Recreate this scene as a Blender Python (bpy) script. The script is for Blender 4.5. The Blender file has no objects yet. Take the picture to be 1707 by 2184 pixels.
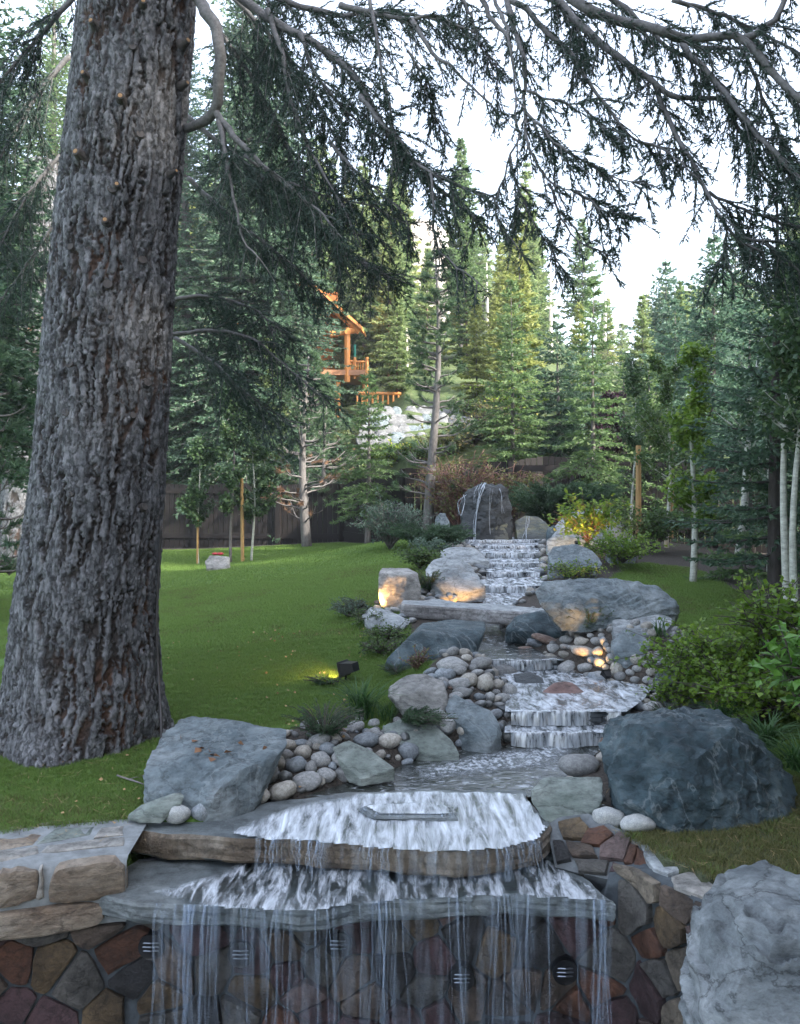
import bpy, bmesh, math, random
import numpy as np
from mathutils import Vector, Matrix
R = math.radians
SC = bpy.context.scene
COL = SC.collection
random.seed(7); rng = np.random.default_rng(7)

# ------------------------------------------------------------ camera, sky, sun, exposure
CAM_Z = 1.7
VEIL = 2.2
cam_d = bpy.data.cameras.new('camera'); cam = bpy.data.objects.new('camera', cam_d); COL.objects.link(cam)
cam.location = (0, 0, CAM_Z); cam.rotation_euler = (R(90), 0, 0)
cam_d.sensor_fit = 'VERTICAL'; cam_d.sensor_height = 36; cam_d.lens = 36*1900/2184.0
cam_d.shift_y = -50/2184.0; cam_d.clip_start = .05; cam_d.clip_end = 1500
SC.camera = cam
world = bpy.data.worlds.new('World'); SC.world = world; world.use_nodes = True
wn = world.node_tree.nodes; wl = world.node_tree.links
bg = wn['Background']; sky = wn.new('ShaderNodeTexSky'); sky.sky_type = 'NISHITA'; sky.sun_disc = False
SUN_EL, SUN_ROT = R(33), R(122)
sky.sun_elevation = SUN_EL; sky.sun_rotation = SUN_ROT; sky.dust_density = 3.0; sky.air_density = 1.0; sky.ozone_density = 1.6
veil = wn.new('ShaderNodeMix'); veil.data_type = 'RGBA'; veil.blend_type = 'ADD'; veil.inputs[0].default_value = 1; veil.inputs[7].default_value = (VEIL, VEIL*1.02, VEIL*1.06, 1)   # thin white cloud over the whole sky
wl.new(sky.outputs[0], veil.inputs[6]); wl.new(veil.outputs[2], bg.inputs[0]); bg.inputs[1].default_value = .15
sun_d = bpy.data.lights.new('sun', 'SUN'); sun = bpy.data.objects.new('sun', sun_d); COL.objects.link(sun)
sun_d.energy = 4.2; sun_d.angle = R(2); sun_d.color = (1, .95, .86)
# the sun stands low behind the camera's right shoulder: it reaches the far slope, the garden lies in the shade of tall trees added out of view
sd = Vector((math.sin(SUN_ROT)*math.cos(SUN_EL), math.cos(SUN_ROT)*math.cos(SUN_EL), math.sin(SUN_EL)))
sun.rotation_euler = sd.to_track_quat('Z', 'Y').to_euler()
SC.view_settings.view_transform = 'Standard'; SC.view_settings.look = 'None'
SC.view_settings.exposure = 1.75; SC.view_settings.gamma = 1
HAZE = .0011
SC.cycles.volume_bounces = 0; SC.cycles.max_bounces = 8; SC.cycles.transparent_max_bounces = 24; SC.cycles.diffuse_bounces = 3
SC.cycles.glossy_bounces = 3; SC.cycles.sample_clamp_indirect = 6

# ------------------------------------------------------------ helpers
def P(X, Y, d):
    return Vector(((X-853.5)/1900*d, d, CAM_Z-(Y-1042)/1900*d))
def V(a): return np.array(a, float)
def smooth01(t): t = np.clip(t, 0, 1); return t*t*(3-2*t)

_pr = np.random.RandomState(3); _perm = _pr.permutation(256); _perm = np.concatenate([_perm, _perm, _perm])
_grad = _pr.normal(size=(256, 3)); _grad /= np.linalg.norm(_grad, axis=1)[:, None]
def pnoise(p):
    p = np.asarray(p, float); i = np.floor(p).astype(int); f = p-i; i &= 255
    u = f*f*f*(f*(f*6-15)+10); out = 0
    for dx in (0, 1):
        for dy in (0, 1):
            for dz in (0, 1):
                h = _perm[_perm[_perm[(i[:, 0]+dx) & 255]+((i[:, 1]+dy) & 255)]+((i[:, 2]+dz) & 255)]
                g = _grad[h]; dd = f-np.array([dx, dy, dz])
                w = (u[:, 0] if dx else 1-u[:, 0])*(u[:, 1] if dy else 1-u[:, 1])*(u[:, 2] if dz else 1-u[:, 2])
                out = out+w*(g*dd).sum(1)
    return out
def fbm(p, o=4, lac=2.1, g=.5):
    s = 0; a = 1; p = np.asarray(p, float)
    for k in range(o): s = s+a*pnoise(p+17.3*k); p = p*lac; a *= g
    return s
def ridged(p, o=4, lac=2.1, g=.5):
    s = 0; a = 1; p = np.asarray(p, float)
    for k in range(o): s = s+a*(1-2.2*np.abs(pnoise(p+9.1*k))); p = p*lac; a *= g
    return s

def mesh_from(name, verts, faces, smooth=False, attr=None):
    """faces: list of arrays (n,k) or a python list of tuples"""
    me = bpy.data.meshes.new(name); verts = np.asarray(verts, np.float32).reshape(-1, 3)
    if isinstance(faces, np.ndarray): faces = [faces]
    if len(faces) and not isinstance(faces[0], np.ndarray):
        by = {}
        for f in faces: by.setdefault(len(f), []).append(f)
        faces = [np.array(v) for v in by.values()]
    faces = [f for f in faces if len(f)]
    nl = sum(f.size for f in faces); nf = sum(len(f) for f in faces)
    me.vertices.add(len(verts)); me.vertices.foreach_set('co', verts.ravel())
    me.loops.add(nl); me.loops.foreach_set('vertex_index', np.concatenate([f.ravel() for f in faces]).astype(np.int32))
    me.polygons.add(nf)
    tot = np.concatenate([np.full(len(f), f.shape[1]) for f in faces]); st = np.concatenate([[0], np.cumsum(tot)[:-1]])
    me.polygons.foreach_set('loop_start', st.astype(np.int32))
    me.polygons.foreach_set('use_smooth', np.full(nf, bool(smooth)))
    if attr:
        for k, a in attr.items():
            at = me.attributes.new(k, 'FLOAT', 'POINT'); at.data.foreach_set('value', np.asarray(a, np.float32))
    me.update(calc_edges=True); me.validate()
    return me
def link(name, me, mat=None, parent=None, loc=None):
    o = bpy.data.objects.new(name, me); COL.objects.link(o)
    if mat is not None and me is not None and not me.materials:
        for m in (mat if isinstance(mat, (list, tuple)) else [mat]): me.materials.append(m)
    if parent: o.parent = parent
    if loc is not None: o.location = loc
    return o
def tag(o, label=None, cat=None, group=None, kind=None):
    if label: o['label'] = label
    if cat: o['category'] = cat
    if group: o['group'] = group
    if kind: o['kind'] = kind
    return o
def empty(name, loc, label, cat, group=None, rz=0):
    o = bpy.data.objects.new(name, None); COL.objects.link(o); o.location = loc; o.rotation_euler = (0, 0, rz)
    o.empty_display_size = .1
    return tag(o, label, cat, group)

class MB:
    """collects geometry"""
    def __init__(s): s.v = []; s.f = []; s.n = 0; s.mi = []
    def add(s, v, f):
        v = np.asarray(v, float).reshape(-1, 3); f = [np.asarray(f)] if isinstance(f, np.ndarray) else [np.array([t]) for t in f] if f and not isinstance(f[0], np.ndarray) else f
        s.v.append(v)
        for a in f: s.f.append(a+s.n)
        s.n += len(v)
    def tube(s, pts, rad, k=6, cap=True, sq=None):
        pts = np.asarray(pts, float); n = len(pts); rad = np.broadcast_to(np.asarray(rad, float), (n,))
        t = np.gradient(pts, axis=0); t /= np.linalg.norm(t, axis=1)[:, None]+1e-9
        ref = np.array([0, 0, 1.]) if abs(t[:, 2]).mean() < .8 else np.array([1., 0, 0])
        a = np.cross(t, ref); a /= np.linalg.norm(a, axis=1)[:, None]+1e-9; b = np.cross(t, a)
        an = np.arange(k)*2*np.pi/k
        ring = (a[:, None]*np.cos(an)[None, :, None]+b[:, None]*np.sin(an)[None, :, None]*(sq or 1))*rad[:, None, None]+pts[:, None]
        i = np.arange(n-1)[:, None]*k; j = np.arange(k)[None]; j2 = (j+1) % k
        q = np.stack([i+j, i+j2, i+k+j2, i+k+j], -1).reshape(-1, 4)
        fs = [q]
        if cap and k > 2: fs += [np.arange(k)[None, ::-1], (np.arange(k)+(n-1)*k)[None]]
        s.add(ring.reshape(-1, 3), fs)
    def box(s, c, h, rz=0, tilt=None):
        c = V(c); h = V(h)
        v = np.array([[x, y, z] for z in (-1, 1) for y in (-1, 1) for x in (-1, 1)])*h
        ca, sa = math.cos(rz), math.sin(rz); v = np.stack([v[:, 0]*ca-v[:, 1]*sa, v[:, 0]*sa+v[:, 1]*ca, v[:, 2]], 1)+c
        s.add(v, [np.array([[0, 2, 3, 1], [4, 5, 7, 6], [0, 1, 5, 4], [2, 6, 7, 3], [0, 4, 6, 2], [1, 3, 7, 5]])])
    def mesh(s, name, smooth=False):
        by = {}
        for a in s.f: by.setdefault(a.shape[1], []).append(a)
        return mesh_from(name, np.concatenate(s.v), [np.concatenate(v) for v in by.values()], smooth)
    def build(s, name, mat, parent=None, loc=None, smooth=False):
        return link(name, s.mesh(name, smooth), mat, parent, loc)

def catmull(pts, step=.06):
    p = np.asarray(pts, float); p = np.vstack([2*p[0]-p[1], p, 2*p[-1]-p[-2]]); out = []
    for i in range(1, len(p)-2):
        n = max(2, int(np.linalg.norm(p[i+1]-p[i])/step)); t = np.linspace(0, 1, n, endpoint=False)[:, None]
        out.append(.5*((2*p[i])+(-p[i-1]+p[i+1])*t+(2*p[i-1]-5*p[i]+4*p[i+1]-p[i+2])*t**2+(-p[i-1]+3*p[i]-3*p[i+1]+p[i+2])*t**3))
    out.append(p[-2:-1]); return np.vstack(out)
def unit(a): return a/(np.linalg.norm(a, axis=-1, keepdims=True)+1e-9)

# ------------------------------------------------------------ materials
def new_mat(name):
    m = bpy.data.materials.new(name); m.use_nodes = True; nt = m.node_tree
    return m, nt.nodes, nt.links, nt.nodes['Principled BSDF']
def node(n, t, **kw):
    x = n.new(t)
    for k, v in kw.items():
        if k in x.inputs: x.inputs[k].default_value = v
        else: setattr(x, k, v)
    return x
def ramp(n, l, fac, stops):
    r = n.new('ShaderNodeValToRGB'); e = r.color_ramp.elements
    while len(e) < len(stops): e.new(.5)
    for k, (p, c) in enumerate(stops): e[k].position = p; e[k].color = (*c, 1) if len(c) == 3 else c
    l.new(fac, r.inputs[0]); return r
def mixc(n, l, fac, a, b, mode='MIX'):
    m = n.new('ShaderNodeMix'); m.data_type = 'RGBA'; m.blend_type = mode
    for s, x in ((m.inputs[0], fac), (m.inputs[6], a), (m.inputs[7], b)):
        if isinstance(x, (int, float)): s.default_value = x
        elif isinstance(x, tuple): s.default_value = (*x, 1)
        else: l.new(x, s)
    return m.outputs[2]
def coords(n, l, scale=(1, 1, 1), kind='Object'):
    tc = n.new('ShaderNodeTexCoord'); mp = n.new('ShaderNodeMapping'); mp.inputs['Scale'].default_value = scale
    l.new(tc.outputs[kind], mp.inputs[0]); return mp.outputs[0]

def rock_mat(name, c1, c2, c3, rough=.75, scale=1., bump=.6, strat=(1, 1, 3), spot=None, wet=0, rnd=0.0, crack=.7, dist=.035, vein=0):
    m, n, l, b = new_mat(name); co = coords(n, l, tuple(scale*s for s in strat))
    n1 = node(n, 'ShaderNodeTexNoise', Scale=2.2, Detail=8, Roughness=.65); l.new(co, n1.inputs[0])
    n2 = node(n, 'ShaderNodeTexNoise', Scale=13, Detail=12, Roughness=.75); l.new(co, n2.inputs[0])
    r1 = ramp(n, l, n1.outputs[0], [(.34, c1), (.5, c2), (.66, c3)])
    r2 = ramp(n, l, n2.outputs[0], [(.32, (.28, .28, .28)), (.5, (.95, .95, .95)), (.68, (1.45, 1.45, 1.45))])
    col = mixc(n, l, .85, r1.outputs[0], r2.outputs[0], 'MULTIPLY')
    if crack:
        ckx = node(n, 'ShaderNodeTexVoronoi', Scale=3.2, feature='DISTANCE_TO_EDGE'); wx = mixc(n, l, .35, co, n1.outputs[1]); l.new(wx, ckx.inputs[0]); crx = ramp(n, l, ckx.outputs[0], [(0, (.35,)*3), (.022, (1, 1, 1))]); col = mixc(n, l, crack, col, crx.outputs[0], 'MULTIPLY')
    if vein:
        vn = node(n, 'ShaderNodeTexNoise', Scale=1.7, Detail=6, Roughness=.6, Distortion=.8); l.new(co, vn.inputs[0]); vr_ = ramp(n, l, vn.outputs[0], [(.488, (0,)*3), (.497, (vein,)*3), (.503, (vein,)*3), (.512, (0,)*3)]); col = mixc(n, l, vr_.outputs[0], col, (.30, .34, .35))
        pn = node(n, 'ShaderNodeTexNoise', Scale=4.5, Detail=8, Roughness=.7); l.new(co, pn.inputs[0]); pr_ = ramp(n, l, pn.outputs[0], [(.52, (0,)*3), (.70, (.5,)*3)]); col = mixc(n, l, pr_.outputs[0], col, (.17, .21, .22))
    if spot:
        v = node(n, 'ShaderNodeTexNoise', Scale=55, Detail=3); l.new(co, v.inputs[0])
        rr = ramp(n, l, v.outputs[0], [(.52, (0, 0, 0)), (.6, (1, 1, 1))]); col = mixc(n, l, rr.outputs[0], col, spot)
    if rnd:
        oi = n.new('ShaderNodeObjectInfo'); rr = ramp(n, l, oi.outputs['Random'], [(0, (1-rnd,)*3), (1, (1+rnd,)*3)])
        col = mixc(n, l, 1., col, rr.outputs[0], 'MULTIPLY')
    l.new(col, b.inputs['Base Color'])
    b.inputs['Roughness'].default_value = rough
    b.inputs['Specular IOR Level'].default_value = .5 if not wet else .9
    ck = node(n, 'ShaderNodeTexVoronoi', Scale=5., feature='DISTANCE_TO_EDGE'); wv = mixc(n, l, .25, co, n1.outputs[1]); l.new(wv, ck.inputs[0])
    cr = ramp(n, l, ck.outputs[0], [(0, (0, 0, 0)), (.03, (1, 1, 1))])
    b1 = node(n, 'ShaderNodeBump', Strength=bump, Distance=dist); l.new(n2.outputs[0], b1.inputs['Height'])
    b2 = node(n, 'ShaderNodeBump', Strength=bump*.5, Distance=.006); l.new(cr.outputs[0], b2.inputs['Height']); l.new(b1.outputs[0], b2.inputs['Normal'])
    l.new(b2.outputs[0], b.inputs['Normal'])
    return m
def plain(name, c, rough=.7, metal=0, var=.25, sc=20, bump=.2, stretch=(1, 1, 1)):
    m, n, l, b = new_mat(name); co = coords(n, l, stretch)
    t = node(n, 'ShaderNodeTexNoise', Scale=sc, Detail=6, Roughness=.65); l.new(co, t.inputs[0])
    r = ramp(n, l, t.outputs[0], [(.3, tuple(x*(1-var) for x in c)), (.7, tuple(x*(1+var) for x in c))])
    l.new(r.outputs[0], b.inputs['Base Color']); b.inputs['Roughness'].default_value = rough; b.inputs['Metallic'].default_value = metal
    bb = node(n, 'ShaderNodeBump', Strength=bump, Distance=.01); l.new(t.outputs[0], bb.inputs['Height']); l.new(bb.outputs[0], b.inputs['Normal'])
    return m
def leaf_mat(name, c1, c2, trans=.35, rough=.55, spec=.4, c3=None):
    m, n, l, b = new_mat(name)
    g = n.new('ShaderNodeNewGeometry'); co = coords(n, l); t = node(n, 'ShaderNodeTexNoise', Scale=1.6, Detail=3); l.new(co, t.inputs[0])
    add = node(n, 'ShaderNodeMath', operation='ADD'); mu = node(n, 'ShaderNodeMath', operation='MULTIPLY'); mu.inputs[1].default_value = .5
    l.new(g.outputs['Random Per Island'], mu.inputs[0]); l.new(mu.outputs[0], add.inputs[0]); l.new(t.outputs[0], add.inputs[1])
    st = [(.4, c1), (.95, c2)] + ([(1.0, c3)] if c3 else [])
    r = ramp(n, l, add.outputs[0], st); l.new(r.outputs[0], b.inputs['Base Color'])
    b.inputs['Roughness'].default_value = rough; b.inputs['Specular IOR Level'].default_value = spec
    tr = n.new('ShaderNodeBsdfTranslucent'); l.new(r.outputs[0], tr.inputs[0])
    mx = n.new('ShaderNodeMixShader'); mx.inputs[0].default_value = trans
    l.new(b.outputs[0], mx.inputs[1]); l.new(tr.outputs[0], mx.inputs[2]); l.new(mx.outputs[0], n['Material Output'].inputs[0])
    return m

M = {}
M['slate'] = rock_mat('slate_blue', (.085, .115, .13), (.16, .195, .21), (.30, .33, .34), strat=(1, 1, 1.5), bump=.8, vein=.35)
M['slate_dark'] = rock_mat('slate_dark_teal', (.018, .036, .045), (.036, .066, .080), (.085, .13, .15), strat=(1, 1, 1.2), rough=.6, bump=1., vein=.35)
M['slate_green'] = rock_mat('slate_green', (.10, .13, .11), (.19, .22, .20), (.30, .33, .30), strat=(1, 1, 2.5))
M['pale'] = rock_mat('pale_grey_rock', (.17, .19, .20), (.29, .315, .325), (.43, .45, .455), strat=(1, 1, 2))
M['pale_blue'] = rock_mat('pale_blue_grey_rock', (.10, .12, .13), (.20, .225, .235), (.35, .375, .385), strat=(1, 1, 2), crack=1., bump=.9)
M['tan'] = rock_mat('warm_grey_rock', (.16, .16, .155), (.28, .275, .26), (.42, .41, .39), strat=(1, 1, 2))
M['wet'] = rock_mat('wet_dark_rock', (.012, .017, .02), (.028, .036, .042), (.055, .065, .07), rough=.45)
M['mossy'] = rock_mat('mossy_wet_rock', (.03, .04, .042), (.06, .075, .07), (.17, .17, .07), rough=.4, wet=1)
M['red'] = rock_mat('reddish_rock', (.10, .06, .055), (.19, .115, .10), (.28, .2, .18))
M['bridge'] = rock_mat('bridge_slab_rock', (.14, .135, .14), (.26, .25, .245), (.42, .42, .43), strat=(1.3, 1.3, 1.6), bump=.8)
M['slab'] = rock_mat('capstone_rock', (.085, .06, .04), (.17, .13, .09), (.27, .235, .19), rough=.45, strat=(1.3, 1.3, 1.0), wet=0, bump=.9)
M['slab_low'] = rock_mat('lower_slab_rock', (.075, .09, .095), (.13, .15, .155), (.2, .22, .22), rough=.4, strat=(1, 1, 1.4), wet=0)
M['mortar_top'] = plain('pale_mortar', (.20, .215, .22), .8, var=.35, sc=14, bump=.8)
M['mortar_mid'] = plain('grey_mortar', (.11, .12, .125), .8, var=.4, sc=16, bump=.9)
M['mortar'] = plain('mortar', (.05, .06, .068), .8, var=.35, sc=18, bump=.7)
M['cob_grey'] = rock_mat('cobble_grey', (.17, .175, .175), (.285, .29, .285), (.41, .41, .40), strat=(2, 2, 2), bump=.22, rnd=.3, spot=(.16, .16, .16), rough=.7, crack=0, dist=.010)
M['cob_tan'] = rock_mat('cobble_tan', (.20, .19, .165), (.31, .29, .255), (.42, .40, .36), strat=(2, 2, 2), bump=.22, rnd=.25, rough=.7, crack=0, dist=.010)
M['cob_blue'] = rock_mat('cobble_blue_grey', (.13, .15, .165), (.21, .235, .255), (.30, .32, .34), strat=(2, 2, 2), bump=.2, rnd=.3, rough=.65, crack=0, dist=.010)
M['cob_dark'] = rock_mat('cobble_dark_wet', (.04, .045, .045), (.08, .085, .085), (.15, .15, .14), strat=(2, 2, 2), bump=.2, rough=.3, wet=1, rnd=.3, crack=0, dist=.010)
M['cob_brown'] = rock_mat('cobble_brown', (.12, .075, .055), (.21, .14, .11), (.3, .23, .19), strat=(2, 2, 2), bump=.22, rnd=.2, crack=0, dist=.010)
M['cob_speck'] = rock_mat('cobble_granite', (.38, .40, .40), (.5, .51, .5), (.6, .6, .58), strat=(2, 2, 2), bump=.25, spot=(.07, .08, .08), crack=0, dist=.010)
WS = []
for nm, a in (('rust', (.19, .085, .05)), ('plum', (.115, .065, .07)), ('brown', (.17, .125, .095)), ('grey_brown', (.16, .15, .135)), ('ochre', (.19, .13, .07)), ('tan', (.3, .25, .19)), ('dark', (.06, .058, .06)), ('pink', (.26, .18, .165))):
    WS.append(rock_mat('wall_stone_'+nm, tuple(x*.22 for x in a), tuple(x*.5 for x in a), tuple(x*.9 for x in a), rough=.5, strat=(1.6, 1.6, 1.6), bump=.9, wet=0))
M['cope'] = rock_mat('coping_stone', (.19, .19, .18), (.30, .285, .26), (.40, .37, .33), rough=.6, strat=(1, 1, 1), bump=.7)
M['cope_warm'] = rock_mat('warm_wall_block', (.15, .10, .065), (.27, .215, .16), (.36, .31, .25), rough=.6, strat=(1, 1, 2), bump=.8)
M['black'] = plain('black_metal', (.012, .012, .014), .35, .3, bump=.05)
M['wood_fence'] = plain('fence_stain', (.009, .0055, .005), .75, sc=6, stretch=(8, 8, .5), var=.5, bump=.3)
M['pole'] = plain('peeled_pole', (.36, .22, .085), .6, sc=8, stretch=(6, 6, .6))
M['log'] = plain('orange_log', (.62, .25, .07), .5, sc=6, stretch=(4, 4, .6), var=.3)
M['green_pole'] = plain('green_paint', (.0, .16, .12), .5)
M['red_thing'] = plain('red_cloth', (.42, .03, .05), .5)
# ------------------------------------------------------------ terrain function
def interp(y, t): return np.interp(y, [a[0] for a in t], [a[1] for a in t])
LB = [(0, 0), (5, 0), (6, .08), (7.5, .24), (9, .36), (11, .5), (13, .62), (15, .76), (17, .88), (19, .7), (21, .5), (24, .42), (40, .4)]
XC = [(0, .3), (5, .3), (6, .8), (7, 1.3), (8, 1.1), (10, 1.0), (11.5, 1.4), (14, 1.7), (17, 1.75), (60, 1.75)]
PATH_L = [(4.2, -.95), (4.6, -.85), (5.04, -.45), (5.4, -.08), (5.9, .36), (5.97, .76), (6.4, .82), (6.9, .9), (7.4, .8), (7.6, .74), (8.2, .70), (9.0, .66), (9.6, .5), (10.3, .9), (11.2, 1.02), (12.4, 1.22), (13.2, 1.26), (14.2, 1.32), (15.2, 1.30), (16, 1.15), (17.2, 1.1)]
PATH_R = [(4.2, .80), (5.04, .78), (5.4, .98), (5.9, 1.27), (5.97, 1.40), (6.5, 1.72), (6.9, 1.9), (7.5, 1.35), (8.2, 1.1), (9.0, 1.0), (9.6, 1.05), (10.3, 1.25), (11.2, 1.79), (12.4, 1.93), (13.2, 2.06), (14.2, 2.18), (15.2, 2.3), (16, 2.5), (17.2, 2.5)]
STEPS = [(6.0, -.03, .065), (6.17, .065, .163), (7.55, .165, .25), (9.9, .27, .38), (11.3, .38, .47), (12.4, .47, .54), (13.2, .54, .60), (14.2, .60, .68), (15.2, .68, .73), (16.0, .73, .78)]
def level(y):
    y = np.asarray(y, float); z = np.full(y.shape, -.03)
    for yy, a, b in STEPS: z = np.where(y >= yy, b, z)
    return z
MOUNDS = [(-.6, 5.6, .4, .3, .13), (.45, 6.95, .35, .45, .22), (1.95, 7.75, .45, .5, .26), (1.75, 8.7, .35, .3, .10), (.75, 10.4, .45, .4, .12), (.1, 9.4, .5, .5, .05), (.25, 6.35, .3, .3, .1), (2.6, 7.4, .6, .6, .15)]
def fence_y(x):
    return np.interp(x, [-16, -1.6, .2, 3.4, 8, 14, 30], [26.8, 25.2, 20.6, 21.0, 19.2, 17.5, 16])
def ground(x, y):
    x = np.asarray(x, float); y = np.asarray(y, float)
    xc = interp(y, XC); w = np.where(x < xc, 4.0, 6.5)
    g = interp(y, LB)*np.exp(-((x-xc)/w)**2)
    g = g+.035*np.sin(x*.9+1.3)*np.sin(y*.7)*smooth01((y-6)/6)
    for mx, my, sx, sy, h in MOUNDS: g = g+h*np.exp(-((x-mx)/sx)**2-((y-my)/sy)**2)
    # hill behind the fence
    t = np.maximum(y-fence_y(x)-.4, 0)
    H = np.interp(t, [0, 1.5, 3.5, 6, 10, 25, 55, 100, 300], [0, .7, 2.2, 3.2, 4.4, 8.5, 17, 20, 20])
    att = 1-.55*smooth01((x-4)/20)
    g = g+H*att+.35*smooth01(t/8)*fbm(np.stack([x*.16, y*.16, 0*x], -1).reshape(-1, 3), 3).reshape(x.shape)*3
    # stream cut
    L = level(y); xl = interp(y, PATH_L); xr = interp(y, PATH_R)
    dd = np.maximum(xl-x, x-xr)               # >0 outside
    k = smooth01((dd+.06)/.30)
    bed = L-.07
    on = (y > 4.2) & (y < 17.2)
    g = np.where(on, bed*(1-k)+g*k, g)
    return g
WALL = [(-3.4, 2.0), (-3.1, 3.0), (-2.5, 3.72), (-1.8, 4.02), (-1.3, 4.15), (0, 4.16), (.95, 4.17), (1.09, 4.10), (1.18, 3.93), (1.28, 3.76), (1.40, 3.56), (1.5, 3.25), (1.58, 2.85), (1.62, 2.0)]
WPOLY = np.array([(-9, -3), (-5, 0)] + [(a, b) for a, b in WALL] + [(1.9, 0), (6, -3)])
def wall_front_y(x): return np.interp(x, WPOLY[:, 0], WPOLY[:, 1])
def gz(x, y): return float(ground(np.array([x]), np.array([y]))[0])
def ray(X, Y, lift=0., d0=3.4, d1=60):
    ds = np.concatenate([np.arange(d0, 20, .01), np.arange(20, d1, .05)])
    x = (X-853.5)/1900*ds; z = CAM_Z-(Y-1042)/1900*ds
    hit = np.nonzero(z <= ground(x, ds)+lift)[0]
    d = ds[hit[0]] if len(hit) else d1
    return P(X, Y, d)

def axis_samples(segs):
    out = []
    for a, b, s in segs: out.append(np.arange(a, b, s))
    return np.concatenate(out)
def build_ground():
    xs = axis_samples([(-110, -40, 7), (-40, -14, 1.3), (-14, -3, .25), (-3, 3.6, .06), (3.6, 12, .25), (12, 40, 1.2), (40, 111, 7)])
    ys = axis_samples([(-30, 0, 2), (0, 3, .25), (3, 4.0, .1), (4.0, 9.5, .05), (9.5, 17.6, .08), (17.6, 30, .25), (30, 60, 1), (60, 190, 5)])
    X, Y = np.meshgrid(xs, ys); Z = ground(X, Y)
    front = Y < wall_front_y(X)+.12
    wet = (Y < 5.02) & (X > -1.0) & (X < .76)
    Z = np.where(wet, -.12, Z); Z = np.where((Y < 4.55) & (X > -1.35) & (X < 1.0), -.3, Z)
    Z = np.where((X < -1.3) & (Y < wall_front_y(X)+.50), np.minimum(Z, -.06), Z)
    Z = np.where((X > .72) & (X < 1.16) & (Y > 4.1) & (Y < 4.56+.25*(X-.72)), np.minimum(Z, -.05-.5*np.clip(4.56+.25*(X-.72)-Y, 0, 1)), Z)
    Z = np.where(front, -1.25, Z)
    nx, ny = len(xs), len(ys)
    v = np.stack([X, Y, Z], -1).reshape(-1, 3)
    i = (np.arange(ny-1)[:, None]*nx+np.arange(nx-1)[None]).reshape(-1)
    f = np.stack([i, i+1, i+nx+1, i+nx], -1)
    # soil mask: near stream and beds
    xl = interp(Y, PATH_L); xr = interp(Y, PATH_R); dd = np.maximum(xl-X, X-xr)
    me = mesh_from('ground', v, f, True, {'soil': np.maximum(soil(X, Y), .75*((X > .8) & (Y < 5.0))).ravel(), 'hill': smooth01((Y-fence_y(X))/1.5).ravel()})
    o = link('ground', me, M['ground']); tag(o, kind='structure')
def soil(X, Y):
    """1 where bare soil / stone bed, 0 where lawn"""
    xl = interp(Y, PATH_L); xr = interp(Y, PATH_R); dl = xl-X; dr = X-xr
    nz = .12*fbm(np.stack([X*1.5, Y*1.5, 0*X], -1).reshape(-1, 3), 3).reshape(X.shape)
    wl_ = np.interp(Y, [4.4, 5, 5.5, 6, 7, 8.5, 9.5, 11, 13, 17, 18], [.45, .75, .85, .9, .7, .6, .6, .5, .7, .8, 1.0])
    wr_ = np.interp(Y, [4.4, 5, 5.5, 6, 7, 8, 9, 11, 13, 17, 18], [.35, .5, .75, .9, 1.0, 1.35, 1.3, .9, 1.2, 1.5, 1.6])
    s = np.where((dl < wl_+nz) & (dr < wr_+nz) & (Y > 4.2) & (Y < 18.2), 1., 0.)
    s = np.where((X < -1.0) & (Y < 5.2), 0, s)
    s = np.where((Y > fence_y(X)-.7), 1, s)
    s = np.where((X > 4.3+nz) & (Y > 8.0), 1, s)
    s = np.where((X > 2.3+nz*2) & (Y > 13.2+nz*3), 1, s)
    return s
# ground material
m, n, l, b = new_mat('ground'); at = node(n, 'ShaderNodeAttribute', attribute_name='soil'); ah = node(n, 'ShaderNodeAttribute', attribute_name='hill')
co = coords(n, l); t = node(n, 'ShaderNodeTexNoise', Scale=3., Detail=8, Roughness=.7); l.new(co, t.inputs[0]); t2 = node(n, 'ShaderNodeTexNoise', Scale=60., Detail=4); l.new(co, t2.inputs[0])
g1 = ramp(n, l, t.outputs[0], [(.35, (.05, .11, .014)), (.65, (.085, .17, .025))])
s1 = ramp(n, l, t2.outputs[0], [(.35, (.025, .02, .016)), (.65, (.075, .062, .05))])
h1 = ramp(n, l, t.outputs[0], [(.35, (.04, .06, .02)), (.55, (.08, .115, .035)), (.7, (.15, .16, .08))])
c = mixc(n, l, at.outputs['Fac'], g1.outputs[0], s1.outputs[0]); c = mixc(n, l, ah.outputs['Fac'], c, h1.outputs[0]); l.new(c, b.inputs['Base Color'])
b.inputs['Roughness'].default_value = .95; bb = node(n, 'ShaderNodeBump', Strength=.8, Distance=.02); l.new(t2.outputs[0], bb.inputs['Height']); l.new(bb.outputs[0], b.inputs['Normal'])
M['ground'] = m
build_ground()

# ------------------------------------------------------------ haze: one closed box of even air
hz_m = bpy.data.materials.new('haze'); hz_m.use_nodes = True; hz_m.node_tree.nodes.clear(); ho = hz_m.node_tree.nodes.new('ShaderNodeOutputMaterial'); hv_ = hz_m.node_tree.nodes.new('ShaderNodeVolumePrincipled')
hv_.inputs['Color'].default_value = (.92, .96, 1, 1); hv_.inputs['Density'].default_value = HAZE; hv_.inputs['Anisotropy'].default_value = .3; hz_m.node_tree.links.new(hv_.outputs[0], ho.inputs['Volume'])
mb = MB(); mb.box((0, 80, 17.5), (118, 116, 20.5)); tag(mb.build('haze', hz_m), kind='stuff')
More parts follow.
